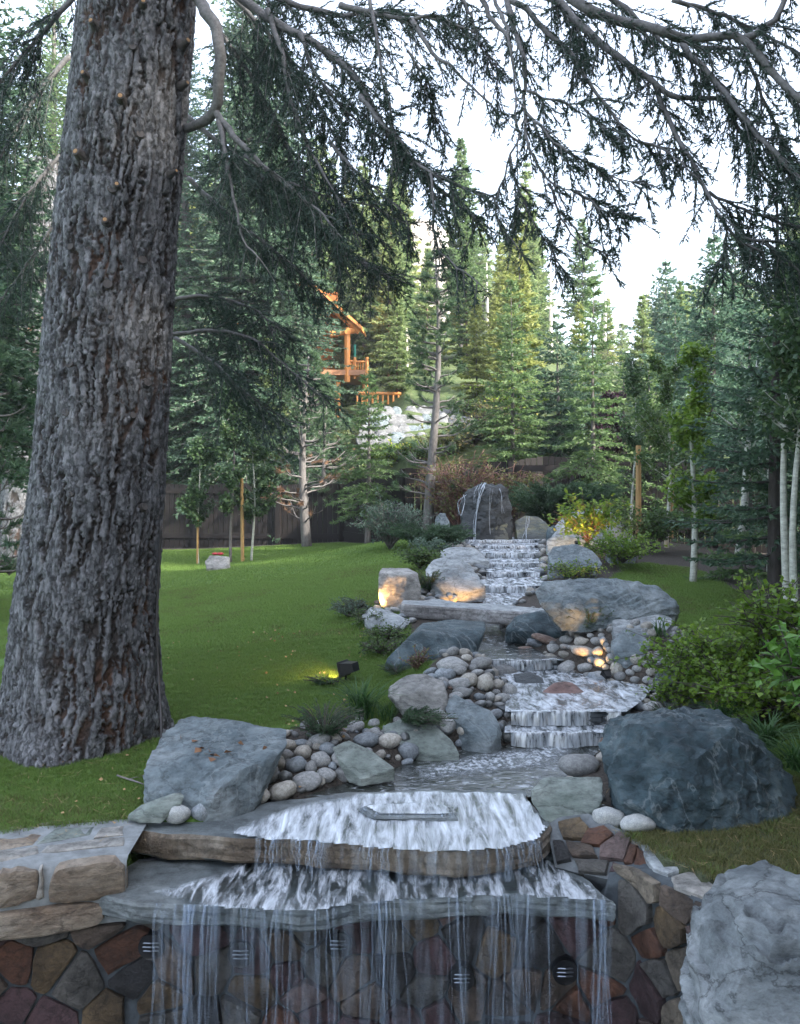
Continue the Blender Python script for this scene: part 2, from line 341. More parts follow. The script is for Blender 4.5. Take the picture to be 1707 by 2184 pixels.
# ------------------------------------------------------------ water materials
def water_mat(name, sc=(3, 3, 3), strength=.5, dist=.02, foam_sheen=.0, tint=(.035, .045, .045), foam_sheen_sc=(4, 14, 4), alpha=.75, edge=False):
    m, n, l, b = new_mat(name); co = coords(n, l, sc)
    t = node(n, 'ShaderNodeTexNoise', Scale=3.5, Detail=5, Roughness=.6, Distortion=.6); l.new(co, t.inputs[0])
    t3 = node(n, 'ShaderNodeTexNoise', Scale=11, Detail=3, Roughness=.6, Distortion=1.0); l.new(co, t3.inputs[0])
    bb = node(n, 'ShaderNodeBump', Strength=strength, Distance=dist); l.new(t.outputs[0], bb.inputs['Height'])
    b2 = node(n, 'ShaderNodeBump', Strength=strength, Distance=dist*.4); l.new(t3.outputs[0], b2.inputs['Height']); l.new(bb.outputs[0], b2.inputs['Normal'])
    gl = n.new('ShaderNodeBsdfGlossy'); gl.inputs['Roughness'].default_value = .06; gl.inputs[0].default_value = (.98, .99, 1, 1); l.new(b2.outputs[0], gl.inputs['Normal'])
    tr = n.new('ShaderNodeBsdfTransparent'); tr.inputs[0].default_value = (.75, .82, .82, 1)
    df = n.new('ShaderNodeBsdfDiffuse'); df.inputs[0].default_value = (*tint, 1)
    base = n.new('ShaderNodeMixShader'); base.inputs[0].default_value = alpha; l.new(tr.outputs[0], base.inputs[1]); l.new(df.outputs[0], base.inputs[2])
    fr = n.new('ShaderNodeFresnel'); fr.inputs[0].default_value = 1.7; l.new(b2.outputs[0], fr.inputs['Normal'])
    mx = n.new('ShaderNodeMixShader'); l.new(fr.outputs[0], mx.inputs[0]); l.new(base.outputs[0], mx.inputs[1]); l.new(gl.outputs[0], mx.inputs[2])
    out = mx
    if foam_sheen > 0:
        cf = coords(n, l, foam_sheen_sc); ft = node(n, 'ShaderNodeTexNoise', Scale=2.2, Detail=7, Roughness=.68, Distortion=.5); l.new(cf, ft.inputs[0])
        fr2 = ramp(n, l, ft.outputs[0], [(.57-foam_sheen*.3, (0, 0, 0)), (.90-foam_sheen*.3, (1, 1, 1))])  # white streaks: foam, and on the slab sheets sky reflection put in as colour
        fd = n.new('ShaderNodeBsdfDiffuse'); fd.inputs[0].default_value = (.74, .79, .85, 1)
        m2 = n.new('ShaderNodeMixShader'); l.new(fr2.outputs[0], m2.inputs[0]); l.new(mx.outputs[0], m2.inputs[1]); l.new(fd.outputs[0], m2.inputs[2]); out = m2
    if edge:
        ea = node(n, 'ShaderNodeAttribute', attribute_name='edge'); et = n.new('ShaderNodeBsdfTransparent'); e1 = node(n, 'ShaderNodeMath', operation='MULTIPLY_ADD'); en = node(n, 'ShaderNodeTexNoise', Scale=9., Detail=4); l.new(co, en.inputs[0]); l.new(ea.outputs['Fac'], e1.inputs[0]); e1.inputs[1].default_value = 2.2; e2 = node(n, 'ShaderNodeMath', operation='ADD'); e2.inputs[1].default_value = -.95; l.new(en.outputs[0], e2.inputs[0]); l.new(e2.outputs[0], e1.inputs[2]); e1.use_clamp = True
        m3 = n.new('ShaderNodeMixShader'); l.new(e1.outputs[0], m3.inputs[0]); l.new(et.outputs[0], m3.inputs[1]); l.new(out.outputs[0], m3.inputs[2]); out = m3
    l.new(out.outputs[0], n['Material Output'].inputs[0]); return m
M['water_pool'] = water_mat('water_pool', (1.6, 2.4, 1), .6, .02, tint=(.035, .04, .034), alpha=.8, foam_sheen=.12, foam_sheen_sc=(5, 9, 4))
M['water_run'] = water_mat('water_run', (6, 4, 2), .7, .015, foam_sheen=.56, foam_sheen_sc=(7, 2.4, 4))
M['water_riffle'] = water_mat('water_riffle', (6, 5, 2), .7, .015, foam_sheen=.45, foam_sheen_sc=(16, 11, 4), edge=True)
M['water_slab'] = water_mat('water_slab', (9, 1.3, 2), .45, .010, foam_sheen=.74, foam_sheen_sc=(8, 1.1, 4), alpha=.25, tint=(.05, .055, .05), edge=True)  # mostly white: the sky's sheen painted as diffuse colour along with foam
M['water_thin'] = water_mat('water_thin', (12, 4, 2), .6, .012, foam_sheen=.44, foam_sheen_sc=(10, 1.8, 4), alpha=.12, edge=True)
M['pond'] = water_mat('pond_water', (1, 1, 1), .3, .03, tint=(.02, .03, .03), alpha=.95)
def fall_mat(name, sx=40, lo=.45, hi=.62, amax=.8, col=(.75, .82, .9)):
    m, n, l, b = new_mat(name); co = coords(n, l, (sx, sx, 1.6))
    t = node(n, 'ShaderNodeTexNoise', Scale=1., Detail=5, Roughness=.6); l.new(co, t.inputs[0])
    r = ramp(n, l, t.outputs[0], [(lo, (0, 0, 0)), (hi, (amax,)*3)])
    tr = n.new('ShaderNodeBsdfTransparent'); df = n.new('ShaderNodeBsdfDiffuse'); df.inputs[0].default_value = (*col, 1)
    tl = n.new('ShaderNodeBsdfTranslucent'); tl.inputs[0].default_value = (*col, 1)
    g = n.new('ShaderNodeBsdfGlossy'); g.inputs['Roughness'].default_value = .25
    a = n.new('ShaderNodeMixShader'); a.inputs[0].default_value = .5; l.new(df.outputs[0], a.inputs[1]); l.new(tl.outputs[0], a.inputs[2])
    a2 = n.new('ShaderNodeMixShader'); a2.inputs[0].default_value = .2; l.new(a.outputs[0], a2.inputs[1]); l.new(g.outputs[0], a2.inputs[2])
    mx = n.new('ShaderNodeMixShader'); l.new(r.outputs[0], mx.inputs[0]); l.new(tr.outputs[0], mx.inputs[1]); l.new(a2.outputs[0], mx.inputs[2])
    l.new(mx.outputs[0], n['Material Output'].inputs[0]); return m
M['fall'] = fall_mat('falling_water_streaks', 22,   .48, .80, .30, (.60, .72, .86))
M['strand'] = fall_mat('falling_water_strand', 90, .28, .8, .34, (.60, .74, .92))
M['riser'] = fall_mat('cascade_foam', 42, .30, .60, .92, (.8, .86, .92))

# ------------------------------------------------------------ stream water
def strip_between(y0, y1, z, name, mat, n_=14, over=.06):
    ys = np.linspace(y0, y1, n_); N = 24; v = []
    for y in ys:
        a = float(interp(y, PATH_L))-over; b_ = float(interp(y, PATH_R))+over
        for k in range(N): v.append((a+(b_-a)*k/(N-1), y, z))
    i = (np.arange(n_-1)[:, None]*N+np.arange(N-1)[None]).reshape(-1)
    o = link(name, mesh_from(name, v, np.stack([i, i+1, i+N+1, i+N], -1), True), mat); tag(o, kind='structure'); return o
def riser(y, z0, z1, x0, x1, name='cascade_water', out=.035, mat=None, wob=.02, seed=0):
    xs = np.arange(x0, x1, .02); K = 7; v = []; 
    u_ = (xs-x0)/(x1-x0)*2-1; wv = wob*fbm(np.stack([xs*4+seed, xs*0, xs*0], -1), 4)*2.2-.05*(1-u_**2)+.03
    lipz = .012*fbm(np.stack([xs*8+seed, xs*0+3, xs*0], -1), 3)
    for k in range(K):
        t = k/(K-1); prof = out*math.sqrt(t)
        for x, w_, lz in zip(xs, wv, lipz): v.append((x, y-prof+w_-.004, z1+.006+(z0-z1)*t*t*(1.0)+lz*(1-t)))
    N = len(xs); i = (np.arange(K-1)[:, None]*N+np.arange(N-1)[None]).reshape(-1)
    o = link(name, mesh_from(name, v, np.stack([i, i+1, i+N+1, i+N], -1), True), mat or M['riser']); tag(o, kind='structure'); return o
STEPROCKS = []
strip_between(5.0, 6.02, -.03, 'pool_water', M['water_pool'])
for k, (y, a, b_) in enumerate(STEPS):
    y1 = STEPS[k+1][0] if k+1 < len(STEPS) else 16.9
    pool = k in (2, 3)
    strip_between(y-.03, y1+.02, b_, 'pool_water' if pool else 'stream_water', M['water_pool'] if k == 2 else M['water_run'])
    xa, xb = float(interp(y, PATH_L))-.02, float(interp(y, PATH_R))+.02
    riser(y, a, b_, xa, xb, seed=k*5.1, out=.035 if y < 9 else .06, wob=.05 if y < 9 else .07); STEPROCKS.append((y, a, b_, xa, xb))

# ------------------------------------------------------------ slabs
def slab(name, label, cat, outline, ztop, thick, mat, seed=0, group=None, rough=.012, lay=.01, taper=.0, tilt=(0, 0), holes=None, top_rough=.004, mat_top=None):
    o = np.array(outline, float); pts = []
    for i in range(len(o)):
        a, b_ = o[i], o[(i+1) % len(o)]; n_ = max(2, int(np.linalg.norm(b_-a)/.03)); pts.append(a+(b_-a)*np.linspace(0, 1, n_, endpoint=False)[:, None])
    p = np.vstack(pts); c = p.mean(0); N = len(p)
    nrm = np.roll(p, -1, 0)-np.roll(p, 1, 0); nrm = unit(np.stack([nrm[:, 1], -nrm[:, 0]], 1))
    if ((p-c)*nrm).sum() < 0: nrm = -nrm
    p = p+nrm*(rough*fbm(np.stack([p[:, 0]*4+seed, p[:, 1]*4, 0*p[:, 0]], 1), 3)*1.6)[:, None]
    K = 8; rows = []
    for k in range(K):
        t = k/(K-1); z = ztop-thick*t
        off = lay*pnoise(np.stack([p[:, 0]*5+seed, p[:, 1]*5, np.full(N, t*9+seed)], 1))*2-taper*t
        if k == 0: off = off-.012
        if k == K-1: off = off-.015
        zz = z+(.004*pnoise(np.stack([p[:, 0]*9, p[:, 1]*9+seed, np.full(N, t*4)], 1)) if k else np.zeros(N))-(.0 if k != 1 else -.0)
        q = p+nrm*off[:, None]; rows.append(np.column_stack([q, zz]))
    v = [np.vstack(rows)]; f = []
    i = np.arange(K-1)[:, None]*N; j = np.arange(N)[None]; j2 = (j+1) % N
    f.append(np.stack([i+j, i+N+j, i+N+j2, i+j2], -1).reshape(-1, 4))
    n0 = K*N
    # top: concentric rings with relief
    RN = 9; prev = np.arange(N)
    q0 = rows[0][:, :2]
    for r in range(1, RN):
        s = 1-r/RN; q = c+(q0-c)*s
        zz = ztop+top_rough*fbm(np.stack([q[:, 0]*5, q[:, 1]*5+seed, 0*q[:, 0]], 1), 3)
        v.append(np.column_stack([q, zz])); cur = n0+np.arange(N)
        f.append(np.stack([prev, np.roll(prev, -1), np.roll(cur, -1), cur], -1)); prev = cur; n0 += N
    v.append(np.array([[c[0], c[1], ztop]])); f.append(np.stack([prev, np.roll(prev, -1), np.full(N, n0)], -1)); n0 += 1
    f.append((np.arange(N)+(K-1)*N)[None, ::-1])
    V_ = np.vstack(v); V_[:, 2] += (V_[:, 0]-c[0])*tilt[0]+(V_[:, 1]-c[1])*tilt[1]
    org = np.array([c[0], c[1], ztop-thick]); me = mesh_from(name, V_-org, f, False)
    me.shade_smooth() if False else None
    ob = link(name, me, [mat, mat_top] if mat_top else mat, loc=org); tag(ob, label, cat, group)
    if mat_top:
        nz = np.empty(len(me.polygons)*3, np.float32); me.polygons.foreach_get('normal', nz); me.polygons.foreach_set('material_index', (np.abs(nz.reshape(-1, 3)[:, 2]) > .75).astype(np.int32))
    return ob
def gp(X, Y, z):
    d = (CAM_Z-z)*1900/(Y-1042); return ((X-853.5)/1900*d, d)
for k, (y, a, b_, xa, xb) in enumerate(STEPROCKS):
    lab = ['lowest flat stone under the wide near cascade, white water over it', 'second flat stone of the wide near cascade', 'flat stone lip of the short middle cascade below the slab bridge', 'stone lip hidden behind the slab bridge', 'lowest stone step of the upper cascades, just above the bridge', 'second stone step of the upper cascades', 'third stone step of the upper cascades', 'fourth stone step of the upper cascades', 'fifth stone step of the upper cascades', 'topmost stone step just below the fountain rock'][k]
    slab('step_slab', lab, 'step', [(xa-.06, y+.06), (xa+.15, y-.01), ((xa+xb)/2, y-.03), (xb-.15, y-.01), (xb+.06, y+.05), (xb+.05, y+.35), (xa-.05, y+.35)], b_-.012, min(.09, b_-a+.02), M['wet'], 20+k, rough=.03, lay=.02, group='stone steps under the cascades')
up = [gp(268, 1768, -.02), gp(345, 1779, -.02), gp(500, 1788, -.02), gp(650, 1792, -.02), gp(853, 1812, -.02), gp(968, 1817, -.02), gp(1078, 1807, -.02), gp(1153, 1790, -.02), gp(1178, 1760, -.02), gp(1128, 1700, -.02), gp(1120, 1686, -.02), gp(900, 1684, -.02), gp(740, 1690, -.02), gp(560, 1712, -.02), gp(420, 1738, -.02), gp(300, 1742, -.02)]
slab('capstone_slab', 'broad tan edged flagstone with bright water sheeting over it, upper of the two ledges', 'slab', up, -.02, .125, M['slab'], 1, rough=.02, lay=.009, mat_top=M['slab_low'])
lo = [gp(208, 1912, -.17), gp(350, 1932, -.17), gp(500, 1932, -.17), gp(640, 1945, -.17), gp(760, 1930, -.17), gp(853, 1919, -.17), gp(1083, 1909, -.17), gp(1233, 1917, -.17), gp(1313, 1924, -.17), gp(1262, 1880, -.17), gp(1175, 1835, -.17), (.9, 4.75), (-.9, 4.75), gp(290, 1830, -.17), gp(245, 1868, -.17)]
slab('ledge_slab', 'wide blue grey slab jutting from the wall, lower of the two water ledges', 'slab', lo, -.17, .095, M['slab_low'], 4, rough=.022, lay=.008)
ms = [gp(765, 1716, .03), gp(800, 1733, .03), gp(975, 1735, .03), gp(960, 1712, .03), gp(905, 1704, .03), gp(790, 1706, .03)]
slab('step_slab', 'small thin slab lying on the upper water ledge, water spilling off its front', 'slab', ms, .012, .035, M['slab_low'], 7, rough=.006)
def water_sheet(outline, z, name, mat, seed=0, amp=.006, n_=60, stretch=(10, 3), fade=None, fw=.16):
    o = np.array(outline, float); mn, mx = o.min(0), o.max(0)
    xs = np.arange(mn[0], mx[0], .018); ys = np.arange(mn[1], mx[1], .018); X, Y = np.meshgrid(xs, ys); X = X.ravel(); Y = Y.ravel()
    inside = np.zeros(len(X), bool); j = len(o)-1
    for i in range(len(o)):
        c_ = ((o[i, 1] > Y) != (o[j, 1] > Y)) & (X < (o[j, 0]-o[i, 0])*(Y-o[i, 1])/(o[j, 1]-o[i, 1]+1e-12)+o[i, 0]); inside ^= c_; j = i
    Z = z+amp*fbm(np.stack([X*stretch[0]+seed, Y*stretch[1], 0*X], 1), 4)
    nx = len(xs); idx = (np.arange(len(ys)-1)[:, None]*nx+np.arange(nx-1)[None]).reshape(-1)
    q = np.stack([idx, idx+1, idx+nx+1, idx+nx], -1); q = q[inside[q].all(1)]
    used = np.unique(q); mp = np.full(len(X), -1); mp[used] = np.arange(len(used))
    U = np.stack([X, Y, Z], 1)[used]; ds = np.full(len(U), 9.)
    for i in range(len(o)):
        a, b_ = o[i], o[(i+1) % len(o)]
        if fade and i in fade: continue
        ab = b_-a; t = np.clip(((U[:, :2]-a)@ab)/(ab@ab), 0, 1); ds = np.minimum(ds, np.linalg.norm(U[:, :2]-(a+t[:, None]*ab), axis=1))
    ob = link(name, mesh_from(name, U, mp[q], True, {'edge': np.clip(ds/fw, 0, 1)}), mat); tag(ob, kind='structure'); return ob
fan = [gp(470, 1770, 0), gp(560, 1786, 0), gp(650, 1790, 0), gp(853, 1810, 0), gp(968, 1815, 0), gp(1078, 1805, 0), gp(1150, 1788, 0), gp(1170, 1762, 0), gp(1125, 1700, 0), gp(1118, 1688, 0), gp(900, 1684, 0), gp(740, 1690, 0), gp(640, 1705, 0), gp(560, 1730, 0)]
water_sheet(fan, -.008, 'sheet_water', M['water_slab'], 0, .009, fade=(0, 1, 2, 3, 4, 5, 6, 7, 8, 9, 10))
fan2 = [gp(300, 1900, -.155), gp(400, 1931, -.155), gp(640, 1943, -.155), gp(760, 1929, -.155), gp(853, 1918, -.155), gp(1083, 1908, -.155), gp(1233, 1916, -.155), gp(1306, 1922, -.155), gp(1262, 1884, -.155), gp(1175, 1838, -.155), (.75, 4.5), (-.75, 4.55), gp(450, 1860, -.155)]
water_sheet(fan2, -.160, 'sheet_water', M['water_thin'], 5, .008, fade=(1, 2, 3, 4, 5, 6, 7, 8, 9), fw=.1)
water_sheet([(a, b_) for a, b_ in [gp(775, 1714, .03), gp(805, 1731, .03), gp(970, 1733, .03), gp(955, 1712, .03), gp(905, 1706, .03), gp(795, 1708, .03)]], .018, 'sheet_water', M['water_slab'], 9, .003, fw=.02)

water_sheet([(.05, 5.15), (.5, 5.3), (.95, 5.45), (1.3, 5.9), (1.42, 6.0), (.78, 6.0), (.3, 5.8), (0., 5.5)], -.024, 'stream_water', M['water_riffle'], 3, .006, fade=(3, 4), fw=.30)
# falls
def curtain(pts, z0, z1, name, strands, seed, out=.10, mat_s='strand', sheet=True, rmin=.003, rmax=.018, top=0.006):
    p = catmull([(a, b_, 0) for a, b_ in pts], .015)[:, :2]; r = np.random.default_rng(seed)
    N = len(p); t = np.linspace(0, 1, 16)
    nrm = np.gradient(p, axis=0); nrm = unit(np.stack([nrm[:, 1], -nrm[:, 0]], 1)); nrm[nrm[:, 1] > 0] *= -1
    h = z0-z1
    if sheet:
        wv = .5+.9*fbm(np.stack([p[:, 0]*6+seed, p[:, 1]*2, 0*p[:, 0]], 1), 3)
        rows = [np.column_stack([p+nrm*(out*np.clip(wv, .1, 1.5)*math.sqrt(q))[:, None], np.full(N, z0+top-h*q)]) for q in t]
        i = (np.arange(len(t)-1)[:, None]*N+np.arange(N-1)[None]).reshape(-1)
        ob = link(name, mesh_from(name, np.vstack(rows), np.stack([i, i+1, i+N+1, i+N], -1), True), M['fall']); tag(ob, kind='structure')
        wv2 = .5+.9*fbm(np.stack([p[:, 0]*9+seed+40, p[:, 1]*2, 0*p[:, 0]], 1), 3)
        rows = [np.column_stack([p+nrm*(out*.55*np.clip(wv2, .1, 1.5)*math.sqrt(q))[:, None]+[.03*q, 0], np.full(N, z0+top-h*q)]) for q in t]
        ob = link(name, mesh_from(name, np.vstack(rows), np.stack([i, i+1, i+N+1, i+N], -1), True), M['fall']); tag(ob, kind='structure')
    mb = MB(); clus = np.clip(.5+1.4*fbm(np.stack([p[:, 0]*5+seed*3, p[:, 1], 0*p[:, 0]], 1), 2), .02, None)**2; clus /= clus.sum()
    for k in range(strands):
        i = r.choice(N, p=clus); o_ = out*r.uniform(.1, 1.5); drift = r.normal(0, .012)*h/.3
        L = r.uniform(.7, 1.1); q = np.linspace(0, 1, 12)
        xy = p[i]+nrm[i]*(o_*np.sqrt(q))[:, None]; xy[:, 0] += drift*q+.004*np.sin(q*9+k)
        z = z0+top-h*L*q**1.1; rad = rmin+(rmax-rmin)*r.random()**2; rad = rad*(1.1-.55*q)*(1+.45*fbm(np.column_stack([q*9+k*3.7, q*0, q*0]), 2)*1.6); xy[:, 0] += .006*fbm(np.column_stack([q*5+k*1.7, q*0+5, q*0]), 2)
        mb.tube(np.column_stack([xy, z]), rad, 6, sq=.45)
    ob = mb.build(name.replace('curtain', 'strands'), M[mat_s], smooth=True); tag(ob, kind='structure')
curtain([gp(330, 1930, -.16), gp(500, 1936, -.16), gp(640, 1947, -.16), gp(760, 1932, -.16), gp(853, 1921, -.16), gp(1083, 1911, -.16), gp(1233, 1919, -.16), gp(1306, 1925, -.16)], -.16, -1.0, 'waterfall_curtain', 95, 3, .09, rmin=.002, rmax=.014)
curtain([gp(545, 1789, -.01), gp(650, 1794, -.01), gp(853, 1814, -.01), gp(968, 1819, -.01), gp(1078, 1809, -.01), gp(1152, 1793, -.01)], -.01, -.165, 'waterfall_curtain', 85, 8, .05, rmin=.002, rmax=.012)
curtain([gp(778, 1722, .02), gp(803, 1735, .02), gp(970, 1737, .02)], .02, -.012, 'waterfall_curtain', 30, 12, .02, rmin=.002, rmax=.005)
# pond in front
v = [(-9, -3, -1.02), (6, -3, -1.02), (6, 4.4, -1.02), (-9, 4.4, -1.02)]
tag(link('pond_water', mesh_from('pond_water', v, [(0, 1, 2, 3)]), M['pond']), kind='structure')

# ------------------------------------------------------------ retaining wall
def clip_poly(poly, a, b_):
    """keep points p with dot(p,a)<=b_"""
    out = []
    for i in range(len(poly)):
        p, q = poly[i], poly[(i+1) % len(poly)]; dp, dq = p@a-b_, q@a-b_
        if dp <= 0: out.append(p)
        if dp*dq < 0: out.append(p+(q-p)*dp/(dp-dq))
    return out
WP = np.array(WALL); seg = np.linalg.norm(np.diff(WP, axis=0), axis=1); WSs = np.concatenate([[0], np.cumsum(seg)])
def wall_at(s):
    x = np.interp(s, WSs, WP[:, 0]); y = np.interp(s, WSs, WP[:, 1]); e = .04
    x2 = np.interp(s+e, WSs, WP[:, 0]); y2 = np.interp(s+e, WSs, WP[:, 1]); x1 = np.interp(s-e, WSs, WP[:, 0]); y1 = np.interp(s-e, WSs, WP[:, 1])
    t = unit(np.stack([np.atleast_1d(x2-x1), np.atleast_1d(y2-y1)], -1)); nn = np.stack([t[:, 1], -t[:, 0]], -1)
    return np.stack([np.atleast_1d(x), np.atleast_1d(y)], -1), nn
S_L = WSs[4]; S_R = WSs[6]+.02; S_END = WSs[-1]
def wall_top(s): return np.where(s < S_L-.02, -.30, np.where(s < S_R, -.25, np.interp(s, [S_R, S_R+.18, S_END], [-.12, -.04, -.03])))
wall = empty('stone_retaining_wall', (0, 4.16, -1.1), 'curved rubble stone retaining wall with pale mortar below the water ledges', 'wall')
WO = np.array([0, 4.16, -1.1])
# mortar core
N = 260; ss = np.linspace(0, S_END, N); pp, nn = wall_at(ss); K = 24; rows = []
tp = wall_top(ss)+.0
for k in range(K):
    z = -1.3+(tp+1.3)*k/(K-1); off = .007*fbm(np.stack([pp[:, 0]*6, pp[:, 1]*6, z*6], 1), 3)
    rows.append(np.column_stack([pp+nn*off[:, None], z]))
rows.append(np.column_stack([pp-nn*.24, tp]))
i = (np.arange(len(rows)-1)[:, None]*N+np.arange(N-1)[None]).reshape(-1)
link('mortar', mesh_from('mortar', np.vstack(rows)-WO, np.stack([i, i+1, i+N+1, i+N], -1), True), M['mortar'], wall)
def stone_on_wall(poly, seed, mat, depth=.035, nm='stone', zoff=0, round_=.012):
    """poly in (s,z): prism proud of the wall with a softened irregular face"""
    poly = np.array(poly); c = poly.mean(0); r = np.random.default_rng(seed)
    pts = []
    for i in range(len(poly)):
        a, b_ = poly[i], poly[(i+1) % len(poly)]; L = np.linalg.norm(b_-a); n_ = 3 if L > .08 else 2
        for q in np.arange(n_)/n_:
            p = a+(b_-a)*q
            if q == 0: p = p+(c-p)*.045
            else: p = p+(p-c)/np.linalg.norm(p-c)*r.uniform(-.006, .006)
            pts.append(p)
    p = np.array(pts); N = len(p); rows = []
    tl = r.normal(0, .10, 2); dep = depth*r.uniform(.7, 1.25)
    for sc, off in ((1.0, -.02), (1.0, dep*.55), (.97, dep*.9), (.84, dep), (.45, dep*1.10)):
        q = c+(p-c)*sc; w, n2 = wall_at(q[:, 0]); o_ = off+(((q-c)*tl).sum(1) if off > 0 else 0)+(.009*fbm(np.column_stack([q*16, np.full(N, seed)]), 3) if off > 0 else 0)
        rows.append(np.column_stack([w+n2*np.atleast_1d(o_)[:, None], q[:, 1]]))
    w, n2 = wall_at(c[:1]); rows.append(np.column_stack([w+n2*dep*1.12, c[1:]]))
    Vv = np.vstack(rows); f = []; j = np.arange(N); j2 = (j+1) % N
    for k in range(4): f.append(np.stack([k*N+j, k*N+j2, (k+1)*N+j2, (k+1)*N+j], -1))
    f.append(np.stack([4*N+j, 4*N+j2, np.full(N, 5*N)], -1))
    return link(nm, mesh_from(nm, Vv-WO, f, False), mat, wall)
r = np.random.default_rng(11); seeds = []
lims = (0.9, S_END-.3, -1.12, -.02)
tries = 0
while len(seeds) < 230 and tries < 9000:
    tries += 1; p = np.array([r.uniform(lims[0], lims[1]), r.uniform(lims[2], lims[3])])
    dmin = .088+.085*r.random()
    if all(np.hypot((p-q)[0]*.85, (p-q)[1]*1.1) > dmin for q in seeds): seeds.append(p)
seeds = np.array(seeds)
LAMPS_S = []
def s_of_x(x): return float(np.interp(x, WP[:, 0], WSs))
lamp_px = [(325, 2015, 4.12), (515, 2032, 4.12), (722, 2012, 4.12), (985, 2085, 4.12), (1207, 2078, 4.10)]
for X, Y, d in lamp_px:
    w = P(X, Y, d); LAMPS_S.append((s_of_x(w.x), w.z))
cnt = 0
for k, p in enumerate(seeds):
    poly = [np.array(q, float) for q in ((p[0]-.4, p[1]-.4), (p[0]+.4, p[1]-.4), (p[0]+.4, p[1]+.4), (p[0]-.4, p[1]+.4))]
    for j, q in enumerate(seeds):
        if j == k or np.linalg.norm(p-q) > .7: continue
        a = q-p; L = np.linalg.norm(a); a = a/L; poly = clip_poly(poly, a, a@((p+q)/2)-.003-.004*r.random())
        if len(poly) < 3: break
    if len(poly) < 3: continue
    top = float(wall_top(p[0])); poly = clip_poly(poly, np.array([0, 1.]), top-.012); 
    if len(poly) < 3: continue
    poly = clip_poly(poly, np.array([0, -1.]), 1.13); poly = clip_poly(poly, np.array([-1., 0]), -lims[0]); poly = clip_poly(poly, np.array([1., 0]), lims[1])
    if p[0] < S_L-.02: poly = clip_poly(poly, np.array([1., 0]), S_L+.02)
    skip = any(np.hypot(p[0]-a_, p[1]-b_) < .05 for a_, b_ in LAMPS_S)
    if len(poly) < 3 or skip: continue
    ar = np.array(poly); area = .5*abs(np.dot(ar[:, 0], np.roll(ar[:, 1], -1))-np.dot(ar[:, 1], np.roll(ar[:, 0], -1)))
    if area < .003: continue
    right = p[0] > S_R
    mi = r.choice(8, p=[.14, .22, .18, .14, .08, .05, .12, .07]) if not right else r.choice(8, p=[.18, .18, .17, .14, .10, .07, .04, .12])
    stone_on_wall(poly, k, WS[mi], .03)
# left: three big blocks and coping flags; right: coping flags
def block(name, poly_px, z0, z1, depth, mat, seed, label=None):
    pass
def wall_block(s0, s1, z0, z1, seed, mat, nm='wall_block', dep=.05, shape=None):
    r = np.random.default_rng(seed); w = s1-s0; h = z1-z0
    base = shape or [(0, .1), (.3, 0), (.75, .03), (1, .12), (1.0, .8), (.85, 1), (.4, .97), (.08, .9)]
    poly = [np.array((s0+a*w+r.normal(0, .008), z0+b_*h+r.normal(0, .005))) for a, b_ in base]
    return stone_on_wall(poly, seed, mat, dep, nm)
def sx(X, d=4.05): return s_of_x((X-853.5)/1900*d)
wall_block(sx(98), sx(258), -.185, -.006, 301, M['cope_warm'], dep=.06)
wall_block(sx(0), sx(76), -.18, -.012, 302, M['cope_warm'], dep=.045)
wall_block(sx(79), sx(96), -.17, -.02, 303, M['cope'], dep=.03)
wall_block(sx(-130), sx(-5), -.17, -.04, 304, M['cope'], dep=.05)
wall_block(sx(-95), sx(212), -.315, -.192, 305, M['cope_warm'], dep=.08)
wall_block(sx(-260), sx(-105), -.305, -.18, 306, WS[2], dep=.05)
# raise the mortar backing behind those blocks
ss = np.linspace(.6, S_L+.03, 60); pp, nn = wall_at(ss); N = 60
rows = []
for z, off in ((-.31, .02), (-.2, .022), (-.10, .02), (-.03, .012), (-.012, -.02), (-.006, -.44)):
    o_ = off+.006*fbm(np.stack([pp[:, 0]*9, pp[:, 1]*9, np.full(N, z*9)], 1), 3); rows.append(np.column_stack([pp+nn*o_[:, None], np.full(N, z)+.006*fbm(np.stack([pp[:, 0]*5, pp[:, 1]*5, np.full(N, z*9)], 1), 2)]))
i = (np.arange(len(rows)-1)[:, None]*N+np.arange(N-1)[None]).reshape(-1)
rows[-1][:, 2] += .01
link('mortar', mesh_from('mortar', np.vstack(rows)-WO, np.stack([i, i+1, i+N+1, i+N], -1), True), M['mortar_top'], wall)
def flag(outline, z, th, mat, seed, nm='coping_flagstone', tilt=(0, 0)):
    ob = slab(nm, None, None, outline, z, th, mat, seed, rough=.01, lay=.004, tilt=tilt, top_rough=.01); ob.parent = wall; ob.location = Vector(ob.location)-Vector(WO)
    return ob
def flagpx(px, z, mat, seed, th=.03): flag([gp(X, Y, z) for X, Y in px], z, th, mat, seed)
flagpx([(2, 1810), (70, 1800), (95, 1780), (60, 1770), (0, 1782), (-60, 1800)], .0, M['cope_warm'], 1)
flagpx([(80, 1798), (190, 1778), (205, 1762), (120, 1766), (95, 1782)], .002, M['slate_green'], 2)
flagpx([(200, 1786), (262, 1778), (264, 1760), (215, 1764)], .004, M['cope'], 3)
flagpx([(10, 1768), (60, 1764), (150, 1756), (250, 1750), (262, 1744), (150, 1748), (30, 1758)], .0, M['cope'], 4)
flagpx([(-60, 1795), (0, 1778), (-10, 1766), (-90, 1782)], .0, M['slate_green'], 24)
flagpx([(150, 1812), (262, 1800), (264, 1784), (195, 1790), (100, 1802), (90, 1815)], -.002, M['cope'], 25)
flagpx([(-30, 1840), (85, 1818), (80, 1804), (0, 1814)], -.002, M['cope'], 26)
flagpx([(-120, 1860), (-10, 1812), (-66, 1802), (-160, 1840)], .0, M['cope'], 5)
z = -.02
flagpx([(1362, 1800), (1425, 1795), (1470, 1850), (1425, 1862), (1395, 1850)], z, M['pale'], 6)
